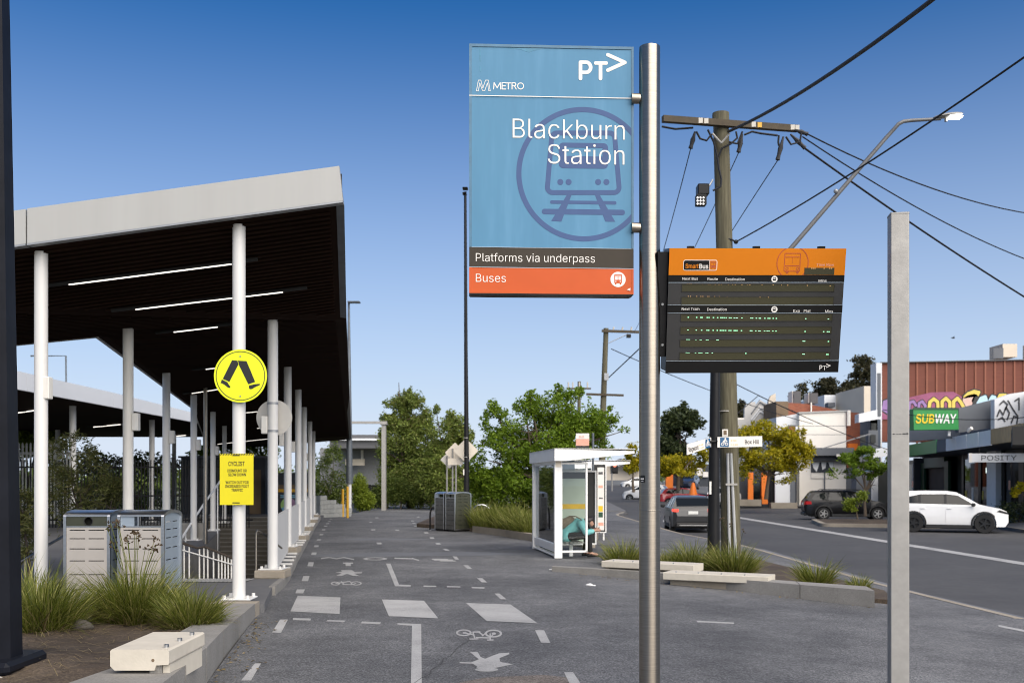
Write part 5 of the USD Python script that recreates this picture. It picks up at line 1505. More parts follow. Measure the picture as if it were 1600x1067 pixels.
wire("dark cable draped along the gabled parapet and white shop", [(1150, 648, 78.0), (1185, 618, 78.0), (1215, 632, 78.0), (1250, 647, 76.0), (1325, 668, 72.0)], 0.035)
wire("wire passing in front of the green shop sign", [(1380, 640, 50.0), (1620, 650, 42.0)], 0.02, 0.3)

# ---- second and third timber poles
p2 = Thing("power_pole", "slimmer timber power pole in the distance with an L shaped crossarm", "pole", tuple(P(942, 750, 56)))
p2.part("shaft", tube([P(940, 775, 56), P(942, 650, 56), P(947, 513, 56)], [0.20, 0.17, 0.14], 12), "timber_pole", smooth=50)
p2.part("crossarm", place(box((-0.1, -0.07, -0.06), (2.0, 0.07, 0.06)), P(943, 517, 55.8), (1, 0.02, -0.03), (0.03, 0, 1)), "timber_arm")
p2.part("crossarm", place(box((-0.9, -0.06, -0.05), (1.2, 0.06, 0.05)), P(941, 616.5, 55.8), (1, 0.02, -0.03), (0.03, 0, 1)), "timber_arm")
p2.part("brace", tube([P(951, 536, 55.8), P(981, 522, 55.8)], 0.025, 6), "grey_metal")
for px in (958, 972, 986):
    p2.part("insulator", tube([P(px, 516, 55.8), P(px + 1, 511, 55.8)], 0.05, 6), "ceramic")
p2.part("transformer_box", box(P(978.5, 528, 55.9), P(986, 522, 55.6)), "black_paint")
p2.part("junction_box", box(P(944, 594, 55.6), P(951, 583, 55.5)), "grey_metal")
wire("stay wire slanting up from the distant pole to the steel pole", [(951, 590, 56), (1003, 541, 50)], 0.03, group="wires at the distant poles")
p3 = Thing("power_pole", "most distant timber pole top above the bright green tree", "pole", tuple(P(905, 700, 90)))
p3.part("shaft", tube([P(904, 760, 90), P(905, 596, 90)], [0.2, 0.15], 10), "timber_pole", smooth=50)
p3.part("crossarm", place(box((-1.2, -0.07, -0.06), (1.0, 0.07, 0.06)), P(906, 607, 89.8), (1, 0, 0), (0, 0, 1)), "timber_arm")
for px in (888, 895, 905, 918):
    p3.part("insulator", tube([P(px, 606, 89.8), P(px, 597, 89.8)], 0.07, 6), "ceramic")

# ---- black pole with cycle finger signs
BD = 21.0
bb, bt = P(1114.5, 884, BD), P(1117.5, 560, BD)
bpz = Thing("fingerpost_pole", "black tapered pole in front of the timber pole", "pole", (bb[0], BD, -0.2))
bpz.part("shaft", tube([(bb[0], BD, -0.4), (bt[0] + 0.0, BD, 4.4)], [0.135, 0.095], 24), "black_paint", smooth=50)
bpz.part("cap", lathe([(0.095, 4.4), (0.06, 4.44), (0.0, 4.45)], 16, (bt[0], BD, 0)), "black_paint", smooth=60)
q = P(1112, 752, BD)
bpz.part("label_tag", box(P(1108.5, 772, BD - 0.12), P(1111.5, 752, BD - 0.118)), "sign_white")
for lab, pix, blue, words in (("white finger sign reading Box Hill with a blue cycle tile", [(1121, 682.5), (1191, 681), (1191, 697.5), (1121, 699)], (1125, 1139), ("Box Hill", 1164, 693.4, 6.2, 22)),
                              ("white angled finger sign reading Ringwood with a blue cycle tile", [(1074, 694), (1111, 683.5), (1111, 698), (1074, 710.5)], (1102, 1110), ("Ringwood", 1076.5, 706.5, 4.8, 16))):
    t = Thing("finger_sign", lab, "sign", tuple(P(*pix[0], BD)), group="cycle finger signs on the black pole")
    if "Box" in lab:
        f = Face(P(*pix[3], BD - 0.16), (1, 0.0, 0.02), (-0.02, 0, 1))
    else:                                                   # this one comes towards the camera as it goes left
        right = P(1111, 690, BD - 0.12) - P(1074, 702, BD - 0.62)
        f = Face(P(1074, 710.5, BD - 0.62), right, (0, 0, 1))
        f.u = np.array([0, 0, 1.0]) - f.r * f.r[2]; f.u /= np.linalg.norm(f.u); f.n = np.cross(f.r, f.u)
    t.part("blade", f.put(f.poly(pix), -0.025, 0), "sign_white")
    xa_, xb_ = blue
    la, lb = (683.2, 698) if "Box" in lab else (686.5, 698.5)
    t.part("blue_tile", f.put(f.poly([(xa_, la), (xb_, la - (0 if "Box" in lab else 2.2)), (xb_, lb), (xa_, lb + (0 if "Box" in lab else 2.4))]), 0.0002, 0.002), "bike_blue")
    c = f.uv((xa_ + xb_) / 2, (la + lb) / 2 + (1.5 if "Box" in lab else 1))
    k_ = (f.uv(xb_, 690)[0] - f.uv(xa_, 690)[0]) / 14
    cyc = unary_union([disc(c[0] + s * 3 * k_, c[1] - 1.5 * k_, 2.4 * k_).difference(disc(c[0] + s * 3 * k_, c[1] - 1.5 * k_, 1.4 * k_)) for s in (-1, 1)] + [stroke([(c[0] - 2 * k_, c[1] + 2 * k_), (c[0] + 1 * k_, c[1] + 5 * k_), (c[0] + 3.5 * k_, c[1] + 3 * k_)], 2 * k_, 1), stroke([(c[0], c[1] + 3 * k_), (c[0] + 1 * k_, c[1] - 1 * k_)], 1.5 * k_, 1), disc(c[0] + 1.5 * k_, c[1] + 7 * k_, 1.3 * k_)])
    t.part("cycle_emblem", f.put(cyc, 0.0022, 0.0034), "sign_white")
    s_, x_, y_, cp, wd = words
    t.part("lettering", f.text(s_, x_, y_, cp, wd, 0.0002, 0.002, True), "letter_black")
    for k2, (wx, wy) in enumerate(((1142, 689.5), (1142, 696)) if "Box" in lab else ((1093, 697), (1093, 702))):
        t.part("lettering", f.text("8 min" if k2 == 0 else "2.4 km", wx, wy, 2.6 if "Box" in lab else 1.8, None, 0.0002, 0.0016), "poster_gold")
    t.part("clamp", cyl((bt[0], BD, P(1116, 694, BD)[2] - (0.06 if "Box" in lab else -0.02)), (bt[0], BD, P(1116, 694, BD)[2] - (0.0 if "Box" in lab else -0.08)), 0.122, n=20), "black_paint")
    t.part("arm", tube([(bt[0], BD - 0.11, P(1116, 690, BD)[2]), tuple(P(1122 if "Box" in lab else 1109, 690, BD - 0.15))], 0.03, 6), "black_paint")

# ---- tall thin lamp posts
t1 = Thing("lamp_post", "tall thin black post behind the station sign with a camera head", "lamp post", tuple(P(727, 828, 33.2)))
b0, b1 = P(729, 830, 33.2), P(727, 300, 33.2)
t1.part("shaft", tube([(b0[0], 33.2, -0.1), (b0[0], 33.2, 2.4), (b1[0] + 0.02, 33.2, 6.0), tuple(b1)], [0.105, 0.085, 0.062, 0.045], 14), "black_paint", smooth=50)
t1.part("camera_head", bbox(P(723, 298, 33.3), P(731, 292, 33.0), 0.03), "black_paint")
t1.part("camera_head", bbox(P(723, 306, 33.3), P(729, 300, 33.0), 0.03), "black_paint")
for py in (684, 714):
    q = P(728, py, 33.2)
    t1.part("strap", cyl(q - [0, 0, 0.012], q + [0, 0, 0.012], 0.092, n=16), "galvanised")
t1.part("label_tag", box(P(723.6, 742, 33.05), P(725.4, 733, 33.06)), "sign_white")
t2 = Thing("lamp_post", "slim dark lamp post with a flat head at the far end of the canopy", "lamp post", tuple(P(544, 803, 49)))
b0, b1 = P(546, 803, 49), P(545, 471, 49)
t2.part("shaft", tube([(b0[0], 49, 0), (b0[0], 49, 1.6)], 0.10, 12), "white_steel", smooth=50)
t2.part("shaft", tube([(b0[0], 49, 1.55), tuple(b1)], [0.17, 0.05], 12), "galvanised_dark", smooth=50)
t2.part("lamp_head", bbox(P(544.5, 474.5, 49.1), P(562, 470, 48.7), 0.03), "galvanised_dark")
t3 = Thing("lamp_post", "thin dark railway mast with a bent arm above the left canopy", "mast", tuple(P(104, 620, 60)))
t3.part("mast", tube([P(104, 700, 60), P(103, 556, 60), P(48, 556, 60)], 0.05, 6), "galvanised_dark")

# ---- diamond sign backs by the far bins
for lab, cx, cy, w_, d, m in (("pale back of a diamond road sign behind the thin post", 728, 704, 19.5, 33.6, "sign_back_warm"), ("smaller pale diamond sign back left of the thin post", 711, 707, 16, 34.0, "sign_back_warm"), ("grey edge of a tilted sign lowest of the group", 702, 718, 14, 34.4, "sign_back")):
    c = P(cx, cy, d); k_ = d / FOCAL * w_
    t = Thing("diamond_sign", lab, "sign", (c[0], d, 0), group="diamond sign backs by the far bins")
    t.part("plate", flat(sg.Polygon([(c[0], c[2] - k_), (c[0] + k_, c[2]), (c[0], c[2] + k_), (c[0] - k_, c[2])]).buffer(-0.04).buffer(0.04), d, 0.005), m)
    for dx in ((-0.08,) if w_ < 19 else (0.03,)):
        t.part("post", cyl((c[0] + dx, d - 0.04, 0), (c[0] + dx, d - 0.04, c[2] + k_ * 0.4), 0.03, n=10), "galvanised", smooth=40)
q = P(711, 721, 33.8)
sp = Thing("small_sign_back", "small pale rectangular sign back below the diamond signs", "sign", (q[0], 33.8, 0))
sp.part("plate", box(q + [-0.24, 0, -0.11], q + [0.26, 0.005, 0.11]), "sign_back_warm")
sp.part("post", cyl((q[0] + 0.03, 33.84, 0), (q[0] + 0.03, 33.84, q[2]), 0.03, n=10), "galvanised")

# ---- bicycle hoops
for lab, cx, cy, rx, rz, d in (("bright curved steel bicycle hoop right of the far bins", 752, 802, 15.5, 15, 33.9), ("dark bicycle hoop showing left of the far bins", 677, 806, 5, 15, 33.8)):
    c = P(cx, cy, d); k_ = d / FOCAL
    t = Thing("bike_hoop", lab, "bike rack", (c[0], d, 0), group="bicycle hoops by the far bins")
    arc = [(c[0] - rx * k_, d, 0.0)] + [(c[0] + rx * k_ * math.cos(a), d, c[2] - 0.03 + rz * k_ * math.sin(a)) for a in np.linspace(PI, 0, 15)] + [(c[0] + rx * k_, d, 0.0)]
    t.part("hoop", tube(arc, 0.03, 10), "stainless_cool" if "bright" in lab else "black_paint", smooth=60)
    t.part("foot_plate", cyl((arc[0][0], d, 0.0), (arc[0][0], d, 0.012), 0.07, n=12), "stainless_cool")

# ---- litter
for k2, (px, py, s, lab) in enumerate(((921, 914.5, 0.055, "larger crumpled scrap of white litter on the asphalt"), (928, 915, 0.03, "smaller crumpled scrap of white litter on the asphalt"), (861, 890.5, 0.04, "white scrap at the tip of the planter wall"))):
    m = trimesh.creation.icosphere(2, 1.0)
    v = np.array(m.vertices); v = v * (1 + 0.7 * (meshkit.noise(v * 2.5, k2)[:, None] - 0.5)) * [s, s * 0.6, s * 0.35]
    single("litter_scrap", (v + G(px, py) + [0, 0, s * 0.25], np.array(m.faces)), "litter_white", lab, "litter", "scraps of white litter", smooth=False)

# ================================================================ BUS SHELTERS AND THE WAITING PERSON
SA = np.array([0.99, 21.4, 0.0])
SROT = math.atan2(0.135, 0.99)                          # local x points to the road, local y away from the camera


def make_shelter(name, label, base, group):
    t = Thing(name, label, "bus shelter", base, SROT, group=group, local=True)
    L, zt = 3.0, 2.12
    for y in (0.0, L):
        t.part("post", bbox((-0.085, y - 0.05, 0), (0.085, y + 0.05, zt), 0.008), "white_frame")
    t.part("back_rail", bbox((-0.05, 0.052, 0.12), (0.05, L - 0.052, 0.30), 0.01), "white_frame")
    t.part("back_beam", bbox((-0.06, 0.052, zt - 0.10), (0.06, L - 0.052, zt - 0.002), 0.01), "white_frame")
    t.part("back_glass", box((-0.006, 0.052, 0.302), (0.006, L - 0.052, zt - 0.102)), "clear_glass")
    t.part("base_rail", bbox((-0.07, 0.052, 0.03), (0.05, L - 0.052, 0.065), 0.005), "white_frame")
    # near end: half width of glass in a thin white frame
    t.part("end_post", bbox((0.60, -0.025, 0.12), (0.645, 0.025, zt - 0.1), 0.005), "white_frame")
    t.part("end_rail", bbox((0.087, -0.025, 0.12), (0.645, 0.025, 0.165), 0.005), "white_frame")
    t.part("end_rail", bbox((0.087, -0.025, zt - 0.10), (0.645, 0.025, zt - 0.06), 0.005), "white_frame")
    t.part("end_glass", box((0.087, -0.005, 0.167), (0.598, 0.005, zt - 0.102)), "clear_glass")
    # far end: a framed advertising panel
    y0 = L - 0.10
    pn = t.part("poster_frame", place(prism(sg.box(0.10, 0.10, 1.48, 1.92).difference(sg.box(0.135, 0.14, 1.445, 1.88)), 0, 0.12), (0, y0, 0), (1, 0, 0), (0, 0, 1), out=(0, -1, 0)) if False else place(prism(sg.box(0.10, 0.10, 1.48, 1.92).difference(sg.box(0.135, 0.14, 1.445, 1.88)), 0, 0.12), (0, y0 + 0.06, 0), (1, 0, 0), (0, 0, 1)), "white_frame")
    t.part("poster_board", box((0.136, y0, 0.141), (1.444, y0 + 0.03, 1.879)), "sign_black")
    t.part("poster_face", box((0.14, y0 - 0.006, 0.145), (1.22, y0 - 0.001, 1.72)), "shelter_poster")
    t.part("yellow_band", box((0.14, y0 - 0.010, 0.98), (1.22, y0 - 0.0065, 1.10)), "yellow_band")
    # roof: a flat white wedge, thick over the posts and thin at the road side
    sec = sg.Polygon([(-0.12, 2.09), (0.14, 2.09), (1.62, 2.25), (1.62, 2.30), (-0.12, 2.34)])
    m = place(prism(sec, 0, L + 0.5), (0, L + 0.25, 0), (1, 0, 0), (0, 0, 1))
    t.part("roof", m, "white_frame")
    t.part("roof_edge", box((-0.13, -0.26, 2.342), (1.64, L + 0.26, 2.352)), "white_frame")
    t.part("soffit_strip", box((0.35, 0.1, 2.085), (0.75, L - 0.1, 2.095)), "bike_blue")
    t.part("corner_bracket", box((-0.06, -0.058, zt - 0.16), (0.06, -0.052, zt - 0.02)), "sign_back_warm")
    # bench
    for k in range(5):
        t.part("bench_slat", bbox((0.22 + k * 0.085, 0.25, 0.30), (0.29 + k * 0.085, L - 0.45, 0.33), 0.004), "galvanised")
    for y in (0.6, 2.0):
        t.part("bench_leg", box((0.0, y - 0.03, 0.26), (0.62, y + 0.03, 0.298)), "white_frame")
        t.part("bench_leg", box((0.36, y - 0.03, 0.0), (0.44, y + 0.03, 0.258)), "white_frame")
    return t


sh = make_shelter("bus_shelter", "white framed bus shelter with a person seated inside", tuple(SA), "bus shelters by the road")
copy_of(sh, "bus_shelter", (SA[0] + 1.02, SA[1] + 9.4, -0.05), SROT, "further white bus shelter mostly hidden behind the occupied one", "bus shelter", "bus shelters by the road")
ip = Thing("timetable_panel", "black framed information panel with small coloured pictures right of the seated person", "information panel", tuple(P(937, 832, 29.5)))
A_, B_ = P(924, 832, 29.5), P(947.5, 724, 29.5)
ip.part("frame", flat(sg.box(A_[0], A_[2], B_[0], B_[2]), 29.5, 0.08), "white_frame")
ip.part("board", flat(sg.box(A_[0] + 0.03, A_[2] + 0.03, B_[0] - 0.03, B_[2] - 0.03), 29.497, 0.002), "sign_black")
for x0_, y0_, x1_, y1_, m_ in ((933.5, 828, 944, 730, "sign_white"), (935, 741, 942, 737, "letter_grey"), (935, 762, 942, 758, "poster_salmon"), (936, 779, 942, 777, "letter_grey"), (935, 799, 942, 790, "yellow_band"), (935, 808, 942, 800, "shop_green_dark"), (935, 821, 943, 816, "poster_salmon")):
    a_, b_ = P(x0_, y0_, 29.49), P(x1_, y1_, 29.49)
    dz_ = 29.494 if m_ == "sign_white" else 29.491
    ip.part("picture", flat(sg.box(a_[0], a_[2], b_[0], b_[2]), dz_, 0.002), m_)
for x_ in (A_[0] + 0.08, B_[0] - 0.08):
    ip.part("leg", cyl((x_, 29.54, -0.2), (x_, 29.54, A_[2] + 0.02), 0.025, n=8), "white_frame")
q = P(912, 700, 26.2)
bf = Thing("bus_stop_flag", "small orange and white bus stop flag above the shelter roof", "sign", (q[0] + 0.25, 26.2, -0.05))
bf.part("post", cyl((q[0] + 0.25, 26.25, -0.05), (q[0] + 0.25, 26.25, P(920, 676, 26.2)[2]), 0.03, n=10), "galvanised_dark")
for y0, y1, m in ((677, 685.5, "sign_white"), (685.7, 696, "poster_salmon"), (696.2, 700, "sign_black")):
    bf.part("flag_band", box(P(900, y1, 26.2), P(920.5, y0, 26.2) + [0, 0.03, 0]), m)
bf.part("route_mark", text_fit("Bus", 0.12, 0.05, 0.003)[0:2] if False else place(text_fit("BUS", 0.13, 0.05, 0.003), P(905, 683.5, 26.19), (1, 0, 0), (0, 0, 1)), "poster_salmon")


def limb(points, radii, refine=0.02, it=8):
    """A smooth body: hulls of neighbouring spheres, joined and softened."""
    total = None
    for chain, rad in zip(points, radii):
        for a, b, ra, rb in zip(chain[:-1], chain[1:], rad[:-1], rad[1:]):
            s = m3.Manifold.hull(m3.Manifold.sphere(ra, 20).translate(tuple(map(float, a))) + m3.Manifold.sphere(rb, 20).translate(tuple(map(float, b))))
            total = s if total is None else total + s
    mm = total.refine_to_length(refine).to_mesh()
    t = trimesh.Trimesh(mm.vert_properties[:, :3], mm.tri_verts, process=True)
    trimesh.smoothing.filter_taubin(t, iterations=it)
    return t


B = SA + [0.10, 0.75, 0.0]                              # where the person sits on the bench
hip, waist, chest, neck = B + [0.10, 0, 0.45], B + [0.22, 0, 0.58], B + [0.40, 0, 0.70], B + [0.53, 0, 0.755]
headc = B + [0.63, 0.0, 0.76]
shL, shR = B + [0.44, 0.19, 0.70], B + [0.44, -0.19, 0.70]
elR, elL = B + [0.54, -0.23, 0.52], B + [0.54, 0.22, 0.52]
haR, haL = B + [0.78, -0.12, 0.57], B + [0.76, 0.10, 0.57]
knR, knL = B + [0.60, -0.15, 0.46], B + [0.60, 0.15, 0.46]
anR, anL = B + [0.64, -0.14, 0.07], B + [0.54, 0.15, 0.07]
hipR, hipL = B + [0.08, -0.10, 0.43], B + [0.08, 0.10, 0.43]
pr = Thing("person", "person in teal top and black trousers bent forward on the shelter bench holding a phone", "person", tuple(B))
fing = []
frad = []
for h_, s in ((haR, -1), (haL, 1)):
    for k2, L_ in enumerate((0.062, 0.072, 0.068, 0.052)):
        o = h_ + [0.035, 0.0, 0.022 - 0.015 * k2]
        fing.append([o, o + [L_ * 0.55, -s * 0.012, 0.0], o + [L_ * 0.85, -s * 0.035, -0.004]]); frad.append([0.009, 0.0085, 0.0075])
    o = h_ + [0.0, -s * 0.02, 0.03]
    fing.append([o, o + [0.03, -s * 0.025, 0.018], o + [0.055, -s * 0.028, 0.012]]); frad.append([0.011, 0.0095, 0.008])
body = limb([[hip, waist, chest, neck, headc], [chest, shR, elR, haR + [-0.03, 0, 0]], [chest, shL, elL, haL + [-0.03, 0, 0]], [haR + [-0.03, 0, 0], haR + [0.03, 0, 0]], [haL + [-0.03, 0, 0], haL + [0.03, 0, 0]],
             [hip, hipR, knR, anR], [hip, hipL, knL, anL], [anR, anR + [0.15, -0.01, -0.035]], [anL, anL + [0.15, 0.01, -0.035]], [headc, headc + [0.035, 0, -0.055]], [headc + [0.085, 0, -0.045], headc + [0.10, 0, -0.06]]] + fing,
            [[0.13, 0.125, 0.13, 0.055, 0.085], [0.11, 0.06, 0.045, 0.03], [0.11, 0.06, 0.045, 0.03], [0.028, 0.034], [0.028, 0.034], [0.12, 0.085, 0.06, 0.038], [0.12, 0.085, 0.06, 0.038], [0.038, 0.026], [0.038, 0.026], [0.085, 0.06], [0.016, 0.014]] + frad, 0.012, 6)
bp_ = pr.part("body", body, "skin", smooth=True)
pr.part("teal_top", limb([[hip + [-0.02, 0, 0.0], waist, chest, neck + [-0.04, 0, -0.02]], [chest, shR, elR, elR * 0.4 + haR * 0.6], [chest, shL, elL, elL * 0.4 + haL * 0.6], [hip + [0, -0.06, -0.02], hip + [0, 0.06, -0.02]]],
                         [[0.155, 0.148, 0.152, 0.08], [0.13, 0.082, 0.064, 0.052], [0.13, 0.082, 0.064, 0.052], [0.15, 0.15]], 0.02, 8), "cloth_teal", smooth=True)
pr.part("trousers", limb([[hip, hipR, knR, anR + [0, 0, 0.05]], [hip, hipL, knL, anL + [0, 0, 0.05]]], [[0.135, 0.10, 0.075, 0.052], [0.135, 0.10, 0.075, 0.052]], 0.02, 8), "cloth_black", smooth=True)
pr.part("hair", limb([[headc + [-0.02, 0, 0.025], headc + [-0.05, 0, -0.02], headc + [-0.03, 0.01, -0.10]], [headc + [0.03, 0.0, 0.045], headc + [-0.02, 0, 0.025]], [headc + [-0.04, -0.05, -0.03], headc + [0.01, -0.075, -0.13]]], [[0.098, 0.085, 0.04], [0.072, 0.095], [0.05, 0.025]], 0.012, 6), "hair_dark", smooth=True)
for an in (anR, anL):
    sd = pr.part("sandal", limb([[an + [-0.04, 0, -0.055], an + [0.17, 0, -0.06]]], [[0.034, 0.026]], 0.012, 3), "black_matt", smooth=True)
    pr.part("strap", tube([an + [0.02, -0.045, -0.05], an + [0.03, -0.02, 0.012], an + [0.03, 0.02, 0.012], an + [0.02, 0.045, -0.05]], 0.010, 6), "black_matt", parent=sd)
ph = Thing("phone", "dark mobile phone held in the seated person's hand", "phone", tuple(haR + [0.07, 0.03, 0]))
ph.part("phone_body", bbox(haR + [0.055, 0.005, -0.06], haR + [0.066, 0.075, 0.085], 0.003), "black_paint")
bg = Thing("shoulder_bag", "tan slouched bag resting on the back of the seated person", "bag", tuple(B + [0.05, 0, 0.62]))
bg.part("bag_body", limb([[B + [0.02, -0.05, 0.70], B + [0.20, -0.02, 0.80]], [B + [0.02, 0.08, 0.68], B + [0.22, 0.06, 0.79]]], [[0.11, 0.09], [0.10, 0.09]], 0.02, 8), "cloth_tan", smooth=True)
bg.part("bag_strap", tube([B + [0.18, -0.06, 0.88], B + [0.32, -0.14, 0.88], B + [0.46, -0.19, 0.80]], 0.014, 6), "cloth_tan")

# ================================================================ PLANTS
def blades(n, base, spread, h, width, seed, lean=0.9, droop=0.5):
    """Arching grass blades rising from a tuft."""
    r = np.random.default_rng(seed)
    a = r.uniform(0, 2 * PI, n)
    rad = spread * np.sqrt(r.uniform(0, 1, n))
    b = np.stack([rad * np.cos(a), rad * np.sin(a), np.zeros(n)], -1) + base
    a2 = a + r.normal(0, 0.5, n)
    ph = r.uniform(0, 6.3, 3)
    L = h * r.uniform(0.45, 1.25, n) * (0.86 + 0.16 * np.sin(2 * a + ph[0]) + 0.12 * np.sin(5 * a + ph[1]) + 0.08 * np.sin(11 * a + ph[2]))
    tilt = np.clip(np.abs(r.normal(0.15, 0.38, n)) * lean + 0.35 * rad / max(spread, 1e-6) * lean, 0.02, 1.45)
    dirh = np.stack([np.cos(a2), np.sin(a2), 0 * a2], -1)
    ts = np.array([0, 0.3, 0.55, 0.8, 1.0])
    bend = droop * r.uniform(0.3, 1.6, n)
    pts, ang = [b], tilt.copy()
    for k in range(1, 5):
        step = (ts[k] - ts[k - 1]) * L
        pts.append(pts[-1] + step[:, None] * (np.sin(ang)[:, None] * dirh + np.cos(ang)[:, None] * [0, 0, 1.0]))
        ang = np.minimum(ang + bend * (0.25 + 0.3 * k / 4), 2.3)
    tw = r.uniform(0, PI, n)
    side = np.stack([-np.sin(a2 + tw), np.cos(a2 + tw), 0 * a2], -1)
    w = width * r.uniform(0.6, 1.3, n)
    prof = np.array([0.8, 1.0, 0.85, 0.55])
    v = []
    for k in range(4):
        v += [pts[k] - side * (w * prof[k])[:, None] / 2, pts[k] + side * (w * prof[k])[:, None] / 2]
    v.append(pts[4])
    V = np.stack(v, 1)                                    # n, 9, 3
    f = np.array([[0, 1, 3], [0, 3, 2], [2, 3, 5], [2, 5, 4], [4, 5, 7], [4, 7, 6], [6, 7, 8]])
    F = (np.arange(n)[:, None, None] * 9 + f[None]).reshape(-1, 3)
    return V.reshape(-1, 3), F


def tussock(label, base, r, h, n, seed, group="grass tussocks in the garden beds", straw=0.22, width=0.009, lean=1.0, seeds=0, name="grass_tussock"):
    t = Thing(name, label, "grass", tuple(base), group=group)
    t.part("blades", blades(n, np.array(base), r, h, width, seed, lean), "tussock")
    if straw:
        t.part("dry_blades", blades(int(n * straw), np.array(base), r * 1.1, h * 0.62, width, seed + 1, lean * 1.5, 0.75), "tussock_straw")
    if seeds:
        rr = np.random.default_rng(seed + 2)
        stems, heads = [], []
        for k in range(seeds):
            a = rr.uniform(0, 2 * PI); l = rr.uniform(0.15, 0.5)
            top = np.array(base) + [math.cos(a) * l * 0.7, math.sin(a) * l * 0.4, h * rr.uniform(1.15, 1.65)]
            stems.append(tube([np.array(base) + [math.cos(a) * r * 0.4, 0, 0], (np.array(base) + top) / 2 + [0, 0, 0.1], top], 0.0032, 4))
            for _ in range(6):
                o = top + rr.normal(0, 0.022, 3)
                heads.append(hull(o + rr.normal(0, 0.011, (6, 3))))
        t.part("stems", stems, "tussock")
        t.part("seed_heads", heads, "seed_head", kind="stuff")
    return t


tussock("broad grass tussock in front of the bin with a round hole", (-4.62, 9.75, 0.16), 0.30, 0.62, 2600, 1)
tussock("dark grass tussock against the dark pole's footing", (-4.95, 9.5, 0.17), 0.16, 0.50, 1100, 2, straw=0.4)
tussock("largest grass tussock with brown seed heads in front of the slotted bin", (-3.98, 10.5, 0.15), 0.30, 0.66, 3000, 3, seeds=16)
tussock("rounded yellowish grass tussock nearest the garden kerb", (-3.23, 10.0, 0.16), 0.20, 0.46, 2200, 4, straw=0.5)
tussock("small grass tuft behind the block seat", (-3.55, 10.3, 0.16), 0.14, 0.40, 800, 5)
tussock("grass tussock at the foot of the left white column", (-5.5, 11.3, 0.14), 0.25, 0.60, 1200, 6)
rk = trimesh.creation.icosphere(3, 1.0)
rv_ = np.array(rk.vertices); rv_ = rv_ * (1 + 0.5 * (meshkit.fbm(rv_ * 1.5 + 3, 3, 9)[:, None] - 0.5)) * [0.11, 0.09, 0.07]
single("garden_rock", (rv_ + [-4.22, 9.75, 0.23], np.array(rk.faces)), "rock", "small brown rock between the front grass tussocks", "rock", smooth=True)
# dry straw lying on the soil
rr = np.random.default_rng(77)
V, Fc = [], []
for k in range(520):
    x, y = rr.uniform(-5.2, -3.1), rr.uniform(6.8, 10.2)
    if not GARDEN.contains(sg.Point(x, y)):
        continue
    a, L_ = rr.uniform(0, PI), rr.uniform(0.05, 0.22)
    z = float(mulch_height(np.array([x]), np.array([y]))[0]) + rr.uniform(0.008, 0.03)
    d_ = np.array([math.cos(a), math.sin(a), rr.normal(0, 0.12)]) * L_ / 2
    s_ = np.array([-math.sin(a), math.cos(a), 0]) * 0.0025
    c = np.array([x, y, z])
    Fc.append(np.array([[0, 1, 2], [0, 2, 3]]) + 4 * len(V))
    V.append([c - d_ - s_, c - d_ + s_, c + d_ + s_, c + d_ - s_])
single("straw_litter", (np.array(V).reshape(-1, 3), np.vstack(Fc)), "tussock_straw", "dry straw strewn over the garden soil", "straw", kind="stuff")

gs = "grass tussocks around the concrete benches"
for lab, px, py, d, r, h, n in (("grass tussock left of the steel pole behind the bench", 975, 872, 20.3, 0.32, 0.62, 900), ("low grass tussock right of the steel pole", 1046, 877, 19.8, 0.30, 0.46, 700), ("grass tussock left of the black pole", 1082, 878, 19.8, 0.34, 0.62, 1000),
                                ("grass tussock at the foot of the timber pole", 1147, 892, 19.0, 0.36, 0.66, 1300), ("round grass tussock standing alone right of the benches", 1275, 912, 16.9, 0.20, 0.52, 900), ("smallest grass tuft beside the square post", 1342, 920, 16.2, 0.12, 0.32, 350),
                                ("thin grass tuft behind the right bench end", 1118, 884, 19.3, 0.2, 0.4, 500)):
    x = (px - 800) * d / FOCAL
    tussock(lab, (x, d, -0.03 - 0.025 * max(x - 0.7, 0)), r, h, n, int(px), gs, straw=0.25, width=0.012, seeds=5 if px == 1147 else 0)
rb_ = []
for k in range(18):
    px = 748 + (k % 9) * 10.5 + (k // 9) * 5
    d = 33.3 - (px - 742) * 0.052 + (k // 9) * 1.4
    rb_.append(blades(420, np.array([(px - 800) * d / FOCAL, d, 0.13]), 0.32, 0.80 + 0.12 * math.sin(k * 2.1), 0.016, 300 + k, 0.7))
reeds = single("reedy_grass", rb_, "tussock", "long mass of reedy grass in the kerbed bed right of the far bins", "grass", kind="stuff")


def leaves(points, size, seed, elong=2.0, up=0.4):
    r = np.random.default_rng(seed)
    n = len(points)
    nm = r.normal(0, 1, (n, 3)); nm[:, 2] = np.abs(nm[:, 2]) + up
    nm /= np.linalg.norm(nm, axis=1, keepdims=True)
    t = np.cross(nm, r.normal(0, 1, (n, 3))); t /= np.linalg.norm(t, axis=1, keepdims=True)
    b = np.cross(nm, t)
    s = size * r.uniform(0.55, 1.35, n)[:, None]
    k = s * 0.10 * nm
    V = np.stack([points - t * s * 0.5, points - b * s / elong / 2 + k, points + t * s * 0.5, points + b * s / elong / 2 + k], 1)
    f = np.array([[0, 1, 2], [0, 2, 3]])
    return V.reshape(-1, 3), (np.arange(n)[:, None, None] * 4 + f[None]).reshape(-1, 3)


